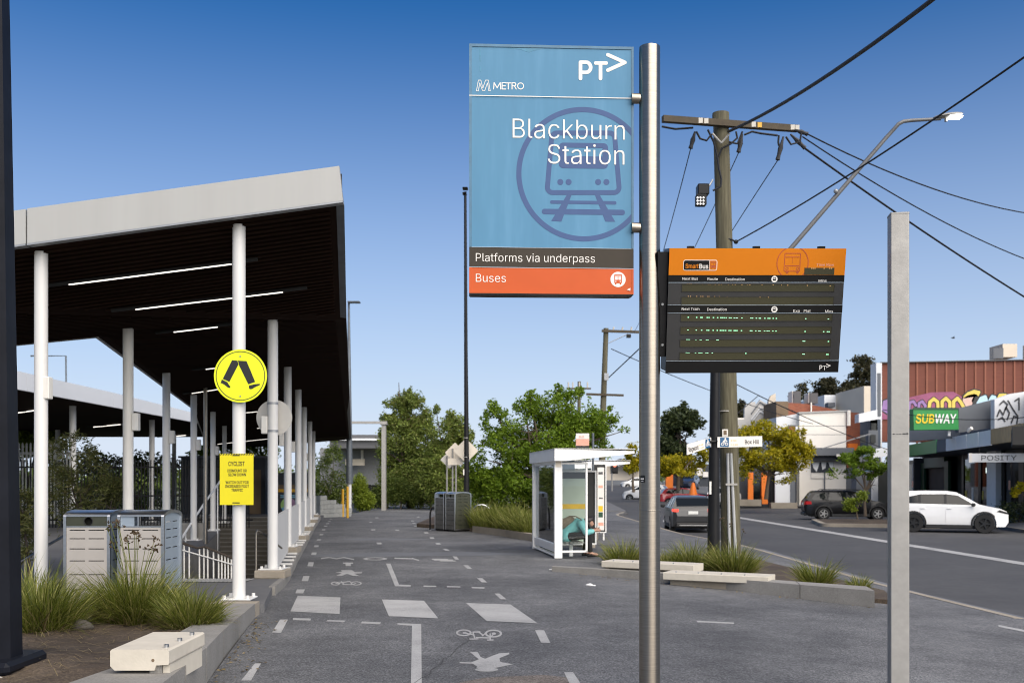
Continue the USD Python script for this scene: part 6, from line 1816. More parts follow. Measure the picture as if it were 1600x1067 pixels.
def blob_points(blobs, n, seed, clump=1.6, hollow=0.35, thresh=0.47):
    """Points in a union of ellipsoids (centre, radii), gathered in clumps with gaps."""
    r = np.random.default_rng(seed)
    vol = np.array([np.prod(b[1]) ** 0.8 for b in blobs]); vol = vol / vol.sum()
    out, tries = [], 0
    while sum(map(len, out)) < n and tries < 40:
        which = r.choice(len(blobs), n, p=vol)
        u = r.normal(0, 1, (n, 3)); u /= np.linalg.norm(u, axis=1, keepdims=True)
        rad = r.uniform(hollow ** 3, 1, n) ** (1 / 3) * (1 + 0.12 * r.normal(0, 1, n))
        c = np.array([b[0] for b in blobs])[which]; R = np.array([b[1] for b in blobs])[which]
        p = c + u * rad[:, None] * R
        keep = meshkit.fbm(p * clump + seed, 3, seed % 97) > thresh
        out.append(p[keep]); tries += 1
    return np.vstack(out)[:n]


def pxblob(px, py, d, rx, ry, rd=None):
    k = d / FOCAL
    return (P(px, py, d), np.array([rx * k, (rd or rx) * k, ry * k]))


def limb_mesh(base, tips, r0, seed, fork=0.45):
    r = np.random.default_rng(seed)
    out = []
    top = np.mean(np.array(tips), 0)
    mid = base * (1 - fork) + np.array([base[0] * 0.4 + top[0] * 0.6, base[1], top[2]]) * fork
    out.append(tube([base - [0, 0, 0.2], base * 0.55 + mid * 0.45 + r.normal(0, 0.04, 3), mid], [r0 * 1.25, r0, r0 * 0.8], 9))
    for tp_ in tips:
        m = mid * 0.5 + tp_ * 0.5 + r.normal(0, 0.12, 3) + [0, 0, 0.08 * np.linalg.norm(tp_ - mid)]
        out.append(tube([mid - [0, 0, 0.05], m, tp_], [r0 * 0.6, r0 * 0.4, r0 * 0.12], 6))
        for _ in range(3):
            q = m + r.normal(0, 0.3, 3) * np.linalg.norm(tp_ - mid) * 0.6
            out.append(tube([m, (m + q) / 2 + r.normal(0, 0.05, 3), q], [r0 * 0.25, r0 * 0.16, r0 * 0.05], 5))
    return out


def tree(name, label, cat_, base, blobs, n, size, leaf, seed, r0=0.14, group=None, bark="bark", clump=1.6, thresh=0.47, elong=2.0, hollow=0.35, part="crown", wisps=5):
    t = Thing(name, label, cat_, tuple(base), group=group)
    rw, core = np.random.default_rng(seed + 500), list(blobs)
    for c, R in core:                                       # small sprays break up the outline
        for _ in range(wisps):
            u = rw.normal(0, 1, 3); u[2] = abs(u[2]) * 0.9; u /= np.linalg.norm(u)
            blobs = blobs + [(np.array(c) + u * R * rw.uniform(0.95, 1.25), np.array(R) * [0.16, 0.16, 0.26] * rw.uniform(0.6, 1.3))]
    tips = [b[0] + np.random.default_rng(seed + i).normal(0, 0.2, 3) * b[1] for i, b in enumerate(core)]
    t.part("trunk" if part == "crown" else "stems", limb_mesh(np.array(base, float), tips, r0, seed), bark, smooth=60)
    t.part(part, leaves(blob_points(blobs, n, seed, clump, hollow, thresh), size, seed, elong), leaf)
    return t


# the tall olive tree beyond the path and its neighbours
d = 62
tree("native_tree", "tallest olive green feathery tree beyond the end of the path", "tree", P(640, 792, d), [pxblob(*a) for a in ((633, 745, d, 42, 40), (618, 700, d, 30, 34), (655, 695, d, 34, 38), (630, 650, d, 30, 36), (645, 640, d, 22, 26), (626, 618, d, 8, 16), (622, 600, d, 4, 12), (660, 655, d, 18, 16), (606, 655, d, 12, 14))],
     38000, 0.17, "leaf_olive", 21, 0.16, clump=1.0, thresh=0.46)
d = 58
tree("native_tree", "olive tree with thin tips between the tall tree and the thin black post", "tree", P(700, 792, d), [pxblob(*a) for a in ((695, 745, d, 44, 46), (672, 720, d, 24, 34), (690, 690, d, 28, 34), (712, 680, d, 20, 32), (704, 655, d, 9, 14), (724, 705, d, 18, 44), (738, 740, d, 16, 40), (682, 640, d, 6, 8))], 26000, 0.17, "leaf_olive", 22, 0.13, clump=0.9)
d = 36
tree("street_tree", "broad bright green leafy tree behind the bus shelter", "tree", P(838, 815, d), [pxblob(*a) for a in ((790, 760, d, 48, 40), (845, 770, d, 55, 42), (800, 700, d, 46, 44), (850, 690, d, 54, 48), (895, 700, d, 44, 44), (905, 655, d, 32, 30), (860, 640, d, 34, 28), (775, 660, d, 24, 24), (890, 625, d, 20, 18), (940, 660, d, 26, 18), (820, 640, d, 20, 20), (752, 740, d, 22, 46), (742, 765, d, 16, 34), (930, 700, d, 26, 30), (960, 650, d, 12, 10), (905, 612, d, 9, 8), (872, 608, d, 8, 9), (830, 618, d, 10, 8), (770, 634, d, 9, 10), (748, 690, d, 10, 10), (975, 672, d, 9, 7), (955, 640, d, 8, 7))],
     42000, 0.125, "leaf_fresh", 23, 0.10, clump=1.6, thresh=0.465)
shr = (("dense dark shrub just right of the last white column", 515, 798, 53, ((516, 748, 30, 48), (505, 775, 22, 24), (532, 770, 16, 28), (520, 712, 16, 18)), "leaf_shrub"),
       ("light green shrub at the foot of the white based lamp post", 563, 797, 56, ((562, 768, 13, 28), (570, 782, 16, 16)), "leaf_lime"),
       ("rounded green shrub in front of the black screen fence", 605, 795, 60, ((604, 765, 22, 26), (588, 778, 14, 16)), "leaf_shrub"),
       ("mid green shrub under the tall olive tree", 625, 794, 60, ((622, 768, 20, 24), (640, 778, 16, 18)), "leaf_shrub"),
       ("dry tinted shrub left of the far bins at the path edge", 672, 792, 61, ((676, 768, 22, 24), (660, 774, 16, 20)), "leaf_olive"),
       ("low mixed shrub at the bend of the path", 645, 793, 62, ((640, 770, 30, 22), (668, 772, 22, 20), (690, 775, 18, 18)), "leaf_olive"))
for k, (lab, px, py, d, bl, lf) in enumerate(shr):
    tree("shrub", lab, "shrub", [P(px, py, d)[0], d, 0.0], [pxblob(a, b, d, c, e) for a, b, c, e in bl], 7000, 0.12, lf, 40 + k, 0.05, "shrubs along the far path", clump=1.2, part="foliage", thresh=0.43)
# native shrubs left, between the column and the bins
d = 15.5
for k, (lab, px, bl) in enumerate((("straggly dark native shrub between the dark pole and the left column", 45, ((45, 815, 22, 48), (62, 800, 18, 40), (30, 860, 20, 36), (36, 790, 14, 24))), ("open twiggy native shrub rising behind the bin with a round hole", 120, ((110, 770, 30, 60), (135, 740, 34, 44), (95, 720, 22, 40), (150, 765, 28, 30), (120, 700, 14, 26))),
                                   ("low native shrub spreading in front of the black palisade", 170, ((165, 770, 26, 24), (182, 760, 18, 16))))):
    tree("native_shrub", lab, "shrub", [P(px, 900, d)[0], d + 0.4 * k, 0.12], [pxblob(a, b, d + 0.4 * k, c, e, 45) for a, b, c, e in bl], 3600, 0.085, "leaf_native", 50 + k, 0.028, "native shrubs by the left column", bark="bark_dark", clump=4.0, thresh=0.50, elong=5.0, part="foliage", hollow=0.1)
d = 46
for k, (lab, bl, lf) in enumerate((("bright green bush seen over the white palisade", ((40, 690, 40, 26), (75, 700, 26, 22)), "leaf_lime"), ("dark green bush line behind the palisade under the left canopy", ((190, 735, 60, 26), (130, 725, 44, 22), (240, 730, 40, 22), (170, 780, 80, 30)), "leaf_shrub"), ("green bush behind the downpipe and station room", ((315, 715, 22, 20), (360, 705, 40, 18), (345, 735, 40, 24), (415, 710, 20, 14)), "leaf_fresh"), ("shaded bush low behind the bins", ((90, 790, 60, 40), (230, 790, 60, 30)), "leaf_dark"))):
    tree("background_bush", lab, "bush", [P(bl[0][0], 800, d)[0], d + 3 * k, 0.1], [pxblob(a, b, d + 3 * k, c, e) for a, b, c, e in bl], 4200, 0.22, lf, 60 + k, 0.08, "bushes behind the fences", clump=0.9, part="foliage", thresh=0.42)
# right side
d = 95
tree("dark_conifer", "dark spreading conifer beyond the red car", "tree", P(1062, 755, d), [pxblob(*a) for a in ((1066, 690, d, 36, 30), (1058, 662, d, 28, 24), (1080, 668, d, 20, 20), (1064, 645, d, 14, 10), (1045, 705, d, 22, 24), (1094, 705, d, 20, 22))], 9000, 0.42, "leaf_dark", 71, 0.3, clump=0.5, bark="bark_dark")
d = 80
tree("street_tree", "olive green street tree over the red car, left of the black pole", "tree", P(1060, 762, d), [pxblob(*a) for a in ((1060, 728, d, 42, 18), (1090, 715, d, 18, 22), (1040, 735, d, 22, 16))], 8500, 0.22, "leaf_gold", 72, 0.14, clump=0.7)
tree("street_tree", "small yellow green tree peeping between the shelter roof and steel pole", "tree", P(990, 765, d), [pxblob(*a) for a in ((992, 712, d, 16, 20), (985, 728, d, 12, 12))], 1500, 0.3, "leaf_gold", 73, 0.1, clump=0.7)
d = 62
tree("street_tree", "golden green street tree in front of the orange framed shop", "tree", P(1197, 775, d), [pxblob(*a) for a in ((1200, 705, d, 44, 34), (1170, 690, d, 26, 24), (1225, 690, d, 28, 26), (1195, 672, d, 20, 16), (1245, 712, d, 22, 24), (1180, 735, d, 26, 22), (1222, 738, d, 22, 18), (1262, 705, d, 12, 14))], 17000, 0.18, "leaf_gold", 74, 0.11, clump=1.0, thresh=0.45)
d = 52
tree("street_tree", "thin green street tree in front of the mural shop", "tree", P(1352, 800, d), [pxblob(*a) for a in ((1345, 718, d, 30, 12), (1320, 738, d, 26, 9), (1372, 725, d, 26, 12), (1350, 705, d, 18, 8), (1385, 712, d, 16, 12), (1366, 745, d, 12, 8))], 6500, 0.14, "leaf_fresh", 75, 0.07, clump=1.4, thresh=0.5)
d = 47
tree("sapling", "small leafy sapling on the kerb island in front of the dark wagon", "tree", P(1340, 804, d), [pxblob(*a) for a in ((1335, 785, d, 18, 10), (1346, 775, d, 10, 10), (1330, 794, d, 12, 7))], 1500, 0.11, "leaf_lime", 76, 0.03, clump=2.0, thresh=0.5)
for k, (lab, d, bl) in enumerate((("tall ragged eucalypt above the white shops, left of the red building", 120, ((1345, 575, 24, 18), (1335, 605, 16, 14), (1360, 595, 14, 24), (1325, 612, 18, 12))), ("broad eucalypt crown behind the shop roofs", 125, ((1275, 605, 26, 14), (1262, 618, 18, 12), (1292, 600, 16, 14), (1300, 620, 24, 16), (1245, 622, 12, 10))), ("small dark tree behind the left end of the gabled parapet", 115, ((1160, 640, 8, 14), (1156, 652, 10, 8), (1190, 622, 10, 5))))):
    tree("eucalypt_tree", lab, "tree", P(bl[0][0], 750, d), [pxblob(a, b, d, c, e) for a, b, c, e in bl], 4200 if k < 2 else 1500, 0.42, "leaf_eucalypt", 80 + k, 0.3, "eucalypts behind the shops", clump=0.45, thresh=0.47, bark="bark_dark")
hd = Thing("shop_hedge", "low clipped dark hedge in front of the shop windows", "hedge", (24, 45, -0.27))
hb = [(np.array([x, y, 0.25]), np.array([0.55, 0.55, 0.55])) for x, y in [(21.9 + 0.5 * i, 44.2 - 0.15 * i) for i in range(9)]]
hd.part("foliage", leaves(blob_points(hb, 3600, 91, 2.5, 0.5, 0.40), 0.13, 91), "leaf_dark")
hd.part("stems", [tube([(c[0], c[1], -0.3), (c[0] + 0.1, c[1], 0.2)], 0.03, 5) for c, _ in hb], "bark_dark")
lf_ = Thing("yellow_shrub", "yellow leafed branch at the right edge by the shop hedge", "shrub", tuple(P(1598, 810, 42)))
lf_.part("foliage", leaves(blob_points([pxblob(1596, 762, 42, 12, 9), pxblob(1588, 770, 42, 8, 7)], 260, 92, 2.0, 0.1, 0.45), 0.2, 92), "leaf_gold")
lf_.part("stems", tube([P(1604, 812, 42), P(1602, 780, 42), P(1594, 764, 42)], 0.03, 6), "bark_dark")
single("far_treeline", leaves(blob_points([(np.array([x, 170 + 8 * math.sin(x), 1.5]), np.array([9, 5, 3.0 + 1.2 * math.sin(x * 0.7)])) for x in range(-130, 30, 9)], 22000, 95, 0.3, 0.3, 0.42), 0.9, 95), "leaf_shrub", "far off belt of trees closing the view beyond the path and road", "trees", kind="stuff")

rl_ = np.random.default_rng(12)
pts_ = []
while len(pts_) < 170:
    s_ = rl_.uniform(0, 1)
    y = 6.4 + 5.6 * s_
    x = -2.25 - 0.152 * (y - 6.4) + abs(rl_.normal(0, 0.16)) + 0.03
    pts_.append((x, y, 0.010))
for _ in range(60):
    f = rl_.uniform(0, 1)
    q = np.array(wl[0]) * (1 - f) + np.array(wl[-1]) * f
    pts_.append((q[0], q[1] - 0.05 - abs(rl_.normal(0, 0.15)), float(zg(q[0])) + 0.010))
V_, F_ = leaves(np.array(pts_), 0.045, 13, 1.8, 3.0)
single("fallen_leaves", (V_, F_), "tussock_straw", "dry fallen leaves gathered on the asphalt along the kerbs", "leaves", kind="stuff")

# ================================================================ CARS
def _ext(poly, h):
    return m3.Manifold.extrude(m3.CrossSection([[tuple(p) for p in poly]], m3.FillRule.NonZero), h)


def side_ext(poly, y0, y1):
    """x, z polygon across y0..y1."""
    return _ext(poly, y1 - y0).rotate((90, 0, 0)).translate((0, y1, 0))


def clean(poly, k=0.03):
    g = sg.Polygon(poly).buffer(0)
    g = g.buffer(-k).buffer(2 * k, 4).buffer(-k)
    return list(g.exterior.coords)[:-1]


def make_car(name, label, spec, pos, heading, paint, group=None, rim="rim_silver", lit=False, glass="car_glass"):
    s = spec
    t = Thing(name, label, "car", pos, heading, group=group, local=True)
    L, W, H = s["L"], s["W"], s["H"]
    hw = W / 2
    sil = clean(s["side"], 0.04)
    plan = [(-L / 2, -hw * 0.72), (-L / 2 + 0.12, -hw * 0.90), (-L / 2 + 0.5, -hw * 0.985), (-L * 0.2, -hw), (L * 0.22, -hw), (L / 2 - 0.6, -hw * 0.97), (L / 2 - 0.2, -hw * 0.84), (L / 2, -hw * 0.5)]
    plan = plan + [(x, -y) for x, y in plan[::-1]]
    b = s["belt"]
    sec = [(-hw * 0.93, 0.18), (-hw * 0.985, 0.42), (-hw, 0.68), (-hw * 0.965, b), (-hw * 0.93, b + 0.03), (-hw * 0.73, H - 0.10), (-hw * 0.62, H - 0.015), (-hw * 0.3, H + 0.02), (0, H + 0.03)]
    sec = sec + [(-y, z) for y, z in sec[::-1][1:]]
    def solid(k):
        A = side_ext(sil, -hw * 1.2, hw * 1.2)
        Bm = _ext([(x, y * k) for x, y in plan], H + 1)
        C = _ext([(y * k, z) for y, z in sec], L + 1).rotate((90, 0, 90)).translate((-L / 2 - 0.5, 0, 0))
        return A ^ Bm ^ C
    body = solid(1.0)
    inner = solid(0.985)
    wr, wx = s["wheel"], s["axles"]
    for x in wx:
        for sgn in (-1, 1):
            c = m3.Manifold.cylinder(0.34, wr + 0.055, wr + 0.055, 28).rotate((90, 0, 0)).translate((x, sgn * (hw - 0.13) + 0.17, wr))
            body = body - c
    glasses = []
    pillars = []
    for y0, y1 in ((0.35 * hw, hw * 1.3), (-hw * 1.3, -0.35 * hw)):
        reg = side_ext(s["glass"], y0, y1)
        glasses.append(("side_window", inner ^ reg))
        body = body - reg
        for x in s["pillars"]:
            pillars.append(solid(0.996) ^ side_ext(s["glass"], y0, y1) ^ side_ext([(x - 0.05, 0.9), (x + 0.05, 0.9), (x + 0.03, 2), (x - 0.07, 2)], y0, y1))
    for nm, (p, q) in (("windscreen", s["windscreen"]), ("rear_window", s["rear_glass"])):
        p, q = np.array(p, float), np.array(q, float)
        u = (q - p) / np.linalg.norm(q - p); n = np.array([-u[1], u[0]])
        if nm == "windscreen":
            n = -n if n[0] > 0 else n
        else:
            n = -n if n[0] < 0 else n
        yw = hw * 0.74
        strip = [tuple(p - n * 0.08), tuple(q - n * 0.08), tuple(q + n * 0.07), tuple(p + n * 0.07)]
        strip_in = [tuple(p - 0 * n), tuple(q - 0 * n), tuple(q + n * 0.07), tuple(p + n * 0.07)]
        if sg.Polygon(strip).exterior.is_ccw is False:
            strip, strip_in = strip[::-1], strip_in[::-1]
        body0 = body
        body = body - side_ext(strip, -yw, yw)
        glasses.append((nm, solid(0.99) ^ side_ext(strip_in, -yw, yw)))
    for x in s["seams"]:
        for sgn in (-1, 1):
            body = body - m3.Manifold.cube((0.012, 0.06, b - 0.32)).translate((x, sgn * hw - 0.03, 0.34))
    bp = t.part("body", body, paint, smooth=28)
    for nm, g in glasses:
        if not g.is_empty():
            t.part(nm, g, glass, smooth=28)
    for g in pillars:
        if not g.is_empty():
            t.part("door_pillar", g, "trim_black", smooth=28)
    for x in wx:
        for sgn in (-1, 1):
            y = sgn * (hw - 0.115)
            wp = t.part("wheel", move(lathe([(wr * 0.62, -0.10), (wr * 0.93, -0.105), (wr, -0.07), (wr, 0.07), (wr * 0.93, 0.105), (wr * 0.62, 0.10)], 28), (0, 0, 0))[0:2] if False else ((lambda m: (np.stack([m[0][:, 0] + x, m[0][:, 2] + y, m[0][:, 1] + wr], -1), m[1][:, ::-1]))(lathe([(wr * 0.62, -0.10), (wr * 0.93, -0.105), (wr, -0.07), (wr, 0.07), (wr * 0.93, 0.105), (wr * 0.62, 0.10)], 28))), "tyre", smooth=40)
            rimg = disc(0, 0, wr * 0.66, 24)
            spokes = unary_union([affinity.rotate(sg.Polygon([(0.03, -wr * 0.10), (wr * 0.62, -wr * 0.055), (wr * 0.62, wr * 0.055), (0.03, wr * 0.10)]), a, origin=(0, 0)) for a in range(0, 360, 72)] + [disc(0, 0, wr * 0.17), rimg.difference(disc(0, 0, wr * 0.57, 24))])
            m = prism(spokes, 0, 0.03)
            t.part("rim", (np.stack([m[0][:, 0] + x, y + sgn * (0.07 + m[0][:, 2]), m[0][:, 1] + wr], -1), m[1] if sgn < 0 else m[1][:, ::-1]), rim, parent=wp)
            m = prism(rimg, 0, 0.03)
            t.part("brake_disc", (np.stack([m[0][:, 0] + x, y + sgn * (0.02 + m[0][:, 2]), m[0][:, 1] + wr], -1), m[1]), "tyre", parent=wp)
    outer = solid(1.012)
    for sgn in (-1, 1):
        for nm, poly, m in (("headlight", s["headlight"], s.get("lamp", "lamp_clear")), ("tail_light", s["tail"], "lamp_red_lit" if lit else "lamp_red")):
            e_ = 0.45 if nm == "headlight" else 0.66
            y0, y1 = (hw * e_, hw * 1.2) if sgn > 0 else (-hw * 1.2, -hw * e_)
            t.part(nm, outer.translate((0.012 if nm == "headlight" else -0.012, 0, 0)) ^ side_ext(poly, y0, y1), m, smooth=28)
        x = s["mirror"]
        t.part("mirror", bbox((x - 0.07, sgn * (hw + 0.02) - 0.0, b - 0.02), (x + 0.09, sgn * (hw + 0.20), b + 0.12), 0.04), s.get("mirror_mat", paint))
        for hx in s["handles"]:
            t.part("door_handle", bbox((hx - 0.09, sgn * (hw * 0.985), b - 0.12), (hx + 0.09, sgn * (hw * 0.985) + sgn * 0.03, b - 0.09), 0.01), paint)
        t.part("sill_trim", box((wx[0] + wr + 0.08, sgn * hw * 0.90, 0.20), (wx[1] - wr - 0.08, sgn * (hw * 0.985 + 0.012), 0.33)), "trim_black")
        if s.get("rails"):
            t.part("roof_rail", tube([(-1.5, sgn * hw * 0.66, H - 0.03), (-1.4, sgn * hw * 0.66, H + 0.04), (0.5, sgn * hw * 0.66, H + 0.03), (0.65, sgn * hw * 0.66, H - 0.05)], 0.025, 6), "trim_black", smooth=50)
        if s.get("clad"):
            for x in wx:
                arc = disc(x, wr, wr + 0.11, 20).difference(disc(x, wr, wr + 0.05, 20)).intersection(sg.box(-9, 0.25, 9, 2))
                for g in polys(arc):
                    t.part("arch_trim", side_ext(list(g.exterior.coords)[:-1], sgn * hw * 0.99 - 0.03, sgn * hw * 0.99 + 0.03) ^ solid(1.02), "trim_black")
    pz = s["plate_z"]
    t.part("number_plate", box((s["rear_x"] - 0.02, -0.19, pz), (s["rear_x"] + 0.02, 0.19, pz + 0.12)), "plate_white")
    t.part("rear_bumper", bbox((-L / 2 + 0.0, -hw * 0.78, 0.24), (-L / 2 + 0.30, hw * 0.78, 0.42), 0.04), "trim_black")
    t.part("front_grille", bbox((L / 2 - 0.35, -hw * 0.45, 0.42), (L / 2 - 0.0, hw * 0.45, 0.66), 0.04), "trim_black")
    t.part("underbody", box((-L / 2 + 0.4, -hw * 0.8, 0.17), (L / 2 - 0.4, hw * 0.8, 0.3)), "trim_black")
    if s.get("exhaust"):
        t.part("bumper_strip", box((-L / 2 - 0.012, -hw * 0.62, 0.30), (-L / 2 + 0.03, hw * 0.62, 0.335)), "rim_silver")
    return t


SUV = dict(L=4.50, W=1.84, H=1.68, belt=1.08, wheel=0.378, axles=(-1.36, 1.34),
           side=[(-2.10, 0.26), (-2.24, 0.50), (-2.275, 0.75), (-2.20, 1.02), (-2.08, 1.16), (-1.86, 1.50), (-1.98, 1.62), (-1.55, 1.665), (-0.9, 1.685), (-0.1, 1.675), (0.32, 1.61), (0.78, 1.36), (1.16, 1.13), (1.50, 1.06), (1.95, 0.97), (2.18, 0.86), (2.275, 0.68), (2.265, 0.45), (2.12, 0.26)],
           glass=[(-1.80, 1.25), (-1.50, 1.165), (0.98, 1.11), (0.34, 1.49), (-0.1, 1.545), (-1.1, 1.535), (-1.50, 1.45)], pillars=(-0.12, -1.08),
           windscreen=((1.14, 1.15), (0.36, 1.585)), rear_glass=((-2.06, 1.20), (-1.86, 1.50)), seams=(-1.08, -0.12, 1.02), mirror=0.88, mirror_mat="trim_black", handles=(-0.95, 0.02),
           headlight=[(1.80, 0.86), (2.30, 0.74), (2.30, 0.80), (1.9, 0.93)], tail=[(-2.3, 0.92), (-1.85, 0.98), (-1.85, 1.05), (-2.3, 1.06)], plate_z=0.82, rear_x=-2.24, clad=True, lamp="trim_black")
WAGON = dict(L=4.80, W=1.84, H=1.58, belt=1.0, wheel=0.345, axles=(-1.40, 1.35),
             side=[(-2.22, 0.26), (-2.36, 0.50), (-2.40, 0.72), (-2.34, 1.0), (-2.24, 1.10), (-2.02, 1.42), (-1.88, 1.54), (-1.2, 1.585), (-0.3, 1.59), (0.25, 1.52), (0.75, 1.27), (1.10, 1.04), (1.5, 0.98), (2.05, 0.90), (2.30, 0.78), (2.40, 0.60), (2.38, 0.42), (2.22, 0.26)],
             glass=[(-2.02, 1.12), (-1.9, 1.07), (0.94, 1.02), (0.28, 1.43), (-0.15, 1.485), (-1.2, 1.475), (-1.8, 1.42)], pillars=(-0.18, -1.18),
             windscreen=((1.08, 1.06), (0.30, 1.49)), rear_glass=((-2.20, 1.13), (-2.0, 1.43)), seams=(-1.18, -0.18, 0.98), mirror=0.85, handles=(-1.02, 0.0),
             headlight=[(1.95, 0.70), (2.42, 0.64), (2.42, 0.74), (2.0, 0.86)], tail=[(-2.42, 0.82), (-2.02, 0.84), (-2.05, 1.0), (-2.42, 1.0)], plate_z=0.80, rear_x=-2.385, rails=True, clad=True)
HATCH = dict(L=4.00, W=1.74, H=1.49, belt=0.98, wheel=0.31, axles=(-1.25, 1.28),
             side=[(-1.85, 0.26), (-1.97, 0.46), (-2.0, 0.68), (-1.95, 0.92), (-1.86, 1.02), (-1.55, 1.36), (-1.42, 1.43), (-0.8, 1.49), (0.0, 1.49), (0.45, 1.40), (0.95, 1.12), (1.22, 0.98), (1.7, 0.88), (1.93, 0.74), (2.0, 0.55), (1.95, 0.38), (1.85, 0.26)],
             glass=[(-1.52, 1.08), (-1.3, 1.03), (0.94, 1.0), (0.44, 1.33), (0.0, 1.395), (-0.9, 1.375), (-1.24, 1.33)], pillars=(-0.08, -0.94),
             windscreen=((1.18, 1.02), (0.50, 1.37)), rear_glass=((-1.84, 1.05), (-1.52, 1.37)), seams=(-0.94, -0.08, 0.95), mirror=0.80, handles=(-0.80, 0.05),
             headlight=[(1.60, 0.66), (2.02, 0.62), (2.02, 0.74), (1.66, 0.84)], tail=[(-2.05, 0.84), (-1.74, 0.87), (-1.76, 0.97), (-2.05, 0.96)], plate_z=0.76, rear_x=-1.985, exhaust=True, mirror_mat="trim_black")
for k_ in ("side", "glass", "headlight", "tail"):
    SUV[k_] = [(x * 0.962, z) for x, z in SUV[k_]]
SUV["windscreen"], SUV["rear_glass"] = (tuple((x * 0.962, z) for x, z in SUV[k_]) for k_ in ("windscreen", "rear_glass"))
SUV["L"], SUV["axles"], SUV["rear_x"] = 4.33, (-1.31, 1.29), -2.155
make_car("parked_car", "white parked SUV with black wheels, right of the square post", SUV, (17.80, 40.6, -0.40), math.radians(-23), "car_white", "cars parked nose in by the shops", rim="rim_black")
make_car("parked_car", "dark parked wagon with silver wheels behind the sapling", WAGON, (18.1, 53.6, -0.40), math.radians(-9), "car_black", "cars parked nose in by the shops")
make_car("car", "grey hatchback with its tail lamp lit, seen from behind left of the black pole", HATCH, (7.35, 41.6, -0.41), math.radians(86), "car_grey", lit=True)
zf_ = lambda y: -0.40 + float(rise(y))
make_car("car", "red hatchback crossing the road beyond the grey hatchback", HATCH, (14.0, 82.0, zf_(82) - 0.4), math.radians(2), "car_red")
make_car("car", "white car half hidden behind the red hatchback", HATCH, (11.6, 86.0, zf_(86) - 0.2), math.radians(160), "car_white")
make_car("car", "white car turning behind the roof of the grey hatchback", HATCH, (15.2, 70.5, zf_(70)), math.radians(60), "car_white")
make_car("car", "distant white car left of the steel pole", HATCH, (16.2, 130.0, zf_(130) - 0.3), math.radians(185), "car_white")
make_car("car", "dark blue car farthest along the street", SUV, (18.2, 103.0, zf_(103) + 0.35), math.radians(250), "car_blue")


# ================================================================ BUILDINGS
def fbox(px0, pyt, px1, d0, depth, zb=-0.5):
    """A block whose front faces the camera at distance d0 between two picture columns."""
    a, b = P(px0, pyt, d0), P(px1, pyt, d0)
    return box((a[0], d0, zb), (b[0], d0 + depth, a[2]))


def fplate(px0, py0, px1, py1, d, th=0.08):
    a, b = P(px0, py1, d), P(px1, py0, d)
    return box((a[0], d - th, a[2]), (b[0], d, b[2]))


def fpoly(pix, d, th=0.06):
    return flat(sector_shape(pix, d - th), d - th, th)


def label_pt(px, d):
    return tuple(P(px, 795, d))


# gabled shop with the moulded parapet
D = 84
t = Thing("gabled_shop", "pale old shop with a moulded gable parapet behind the golden tree", "building", label_pt(1185, D))
t.part("wall", fbox(1150, 668, 1212, D, 10), "render_cool")
t.part("gable", fpoly([(1150, 669), (1150, 655), (1163.4, 655), (1163.4, 638.7), (1166, 632), (1172.8, 628.4), (1180, 627.5), (1181, 633.5), (1187.8, 624.7), (1200, 632), (1201, 625.6), (1204.7, 618), (1212, 614.4), (1213, 669)], D - 0.05, 0.4), "render_shade")
for dy_, m_ in ((0, "render_grey"), (9, "render_cool"), (14, "render_cool")):
    t.part("moulding", fpoly([(1174, 645 + dy_), (1187.8, 627 + dy_), (1200, 634 + dy_), (1200, 636 + dy_), (1187.8, 629.4 + dy_), (1174, 647.6 + dy_)], D - 0.46, 0.08), m_)
t.part("pier", fpoly([(1201, 669), (1201, 625.6), (1204.7, 618), (1212, 614.4), (1212.6, 669)], D - 0.46, 0.25), "render_cream")
t.part("cornice", fplate(1146, 656, 1166, 653, D - 0.1, 0.3), "render_white")
t.part("wall", fbox(1138, 655, 1150, D + 1, 8), "render_white")
for px in (1152, 1170, 1188):
    w = t.part("window", fplate(px, 690, px + 9, 712, D - 0.01, 0.04), "shop_inside")
# brown flank and red brick parapet behind
D = 80
t = Thing("brick_shop", "red brick shop parapet with grey chimneys above the white shop", "building", label_pt(1270, D))
t.part("wall", fpoly([(1213, 760), (1213, 627), (1232, 627), (1232, 760)], D + 3, 4), "brown_wall")
t.part("parapet", fpoly([(1232, 760), (1232, 629), (1262, 631), (1322, 643), (1322, 760)], D + 2, 3), "red_brick")
for a, b, top in ((1234, 1245, 613), (1259, 1271, 616)):
    c = t.part("chimney", fplate(a, top, b, 632, D + 2.4, 1.2), "roof_grey")
    t.part("chimney_side", fplate(a - 2.6, top, a, 631, D + 2.6, 1.2), "render_white", parent=c)
t.part("vent_pipe", cyl(tuple(P(1267.5, 646, D - 1.2)), tuple(P(1267.5, 629, D - 1.2)), 0.06, n=8), "render_white")
# white shop with the mural
D = 72
t = Thing("white_shop", "plain white rendered shop with a dark figure mural and dark awning band", "building", label_pt(1290, D))
t.part("wall", fpoly([(1249, 800), (1249, 646), (1322, 643), (1322, 800)], D + 7.2, 7.2), "render_white")
t.part("side_wing", fpoly([(1213, 800), (1213, 652), (1249, 646), (1249, 800)], D + 7.0, 6.4), "render_cool")
t.part("capping", fpoly([(1248, 646), (1248, 643.6), (1323, 640.8), (1323, 643)], D + 0.3, 0.4), "roof_panel")
for z in (665, 678.5):
    t.part("cladding_joint", fplate(1249.5, z, 1321, z + 0.5, D - 0.002, 0.012), "render_grey")
t.part("window", fplate(1231, 664, 1248, 681, D - 0.05, 0.06), "render_grey")
t.part("window_pane", fplate(1233, 666, 1242, 679, D - 0.115, 0.02), "red_brick")
t.part("window_pane", fplate(1243, 666, 1246.5, 679, D - 0.115, 0.02), "render_cool")
t.part("awning_band", fplate(1264, 700, 1328, 712, D - 0.1, 0.9), "render_grey")
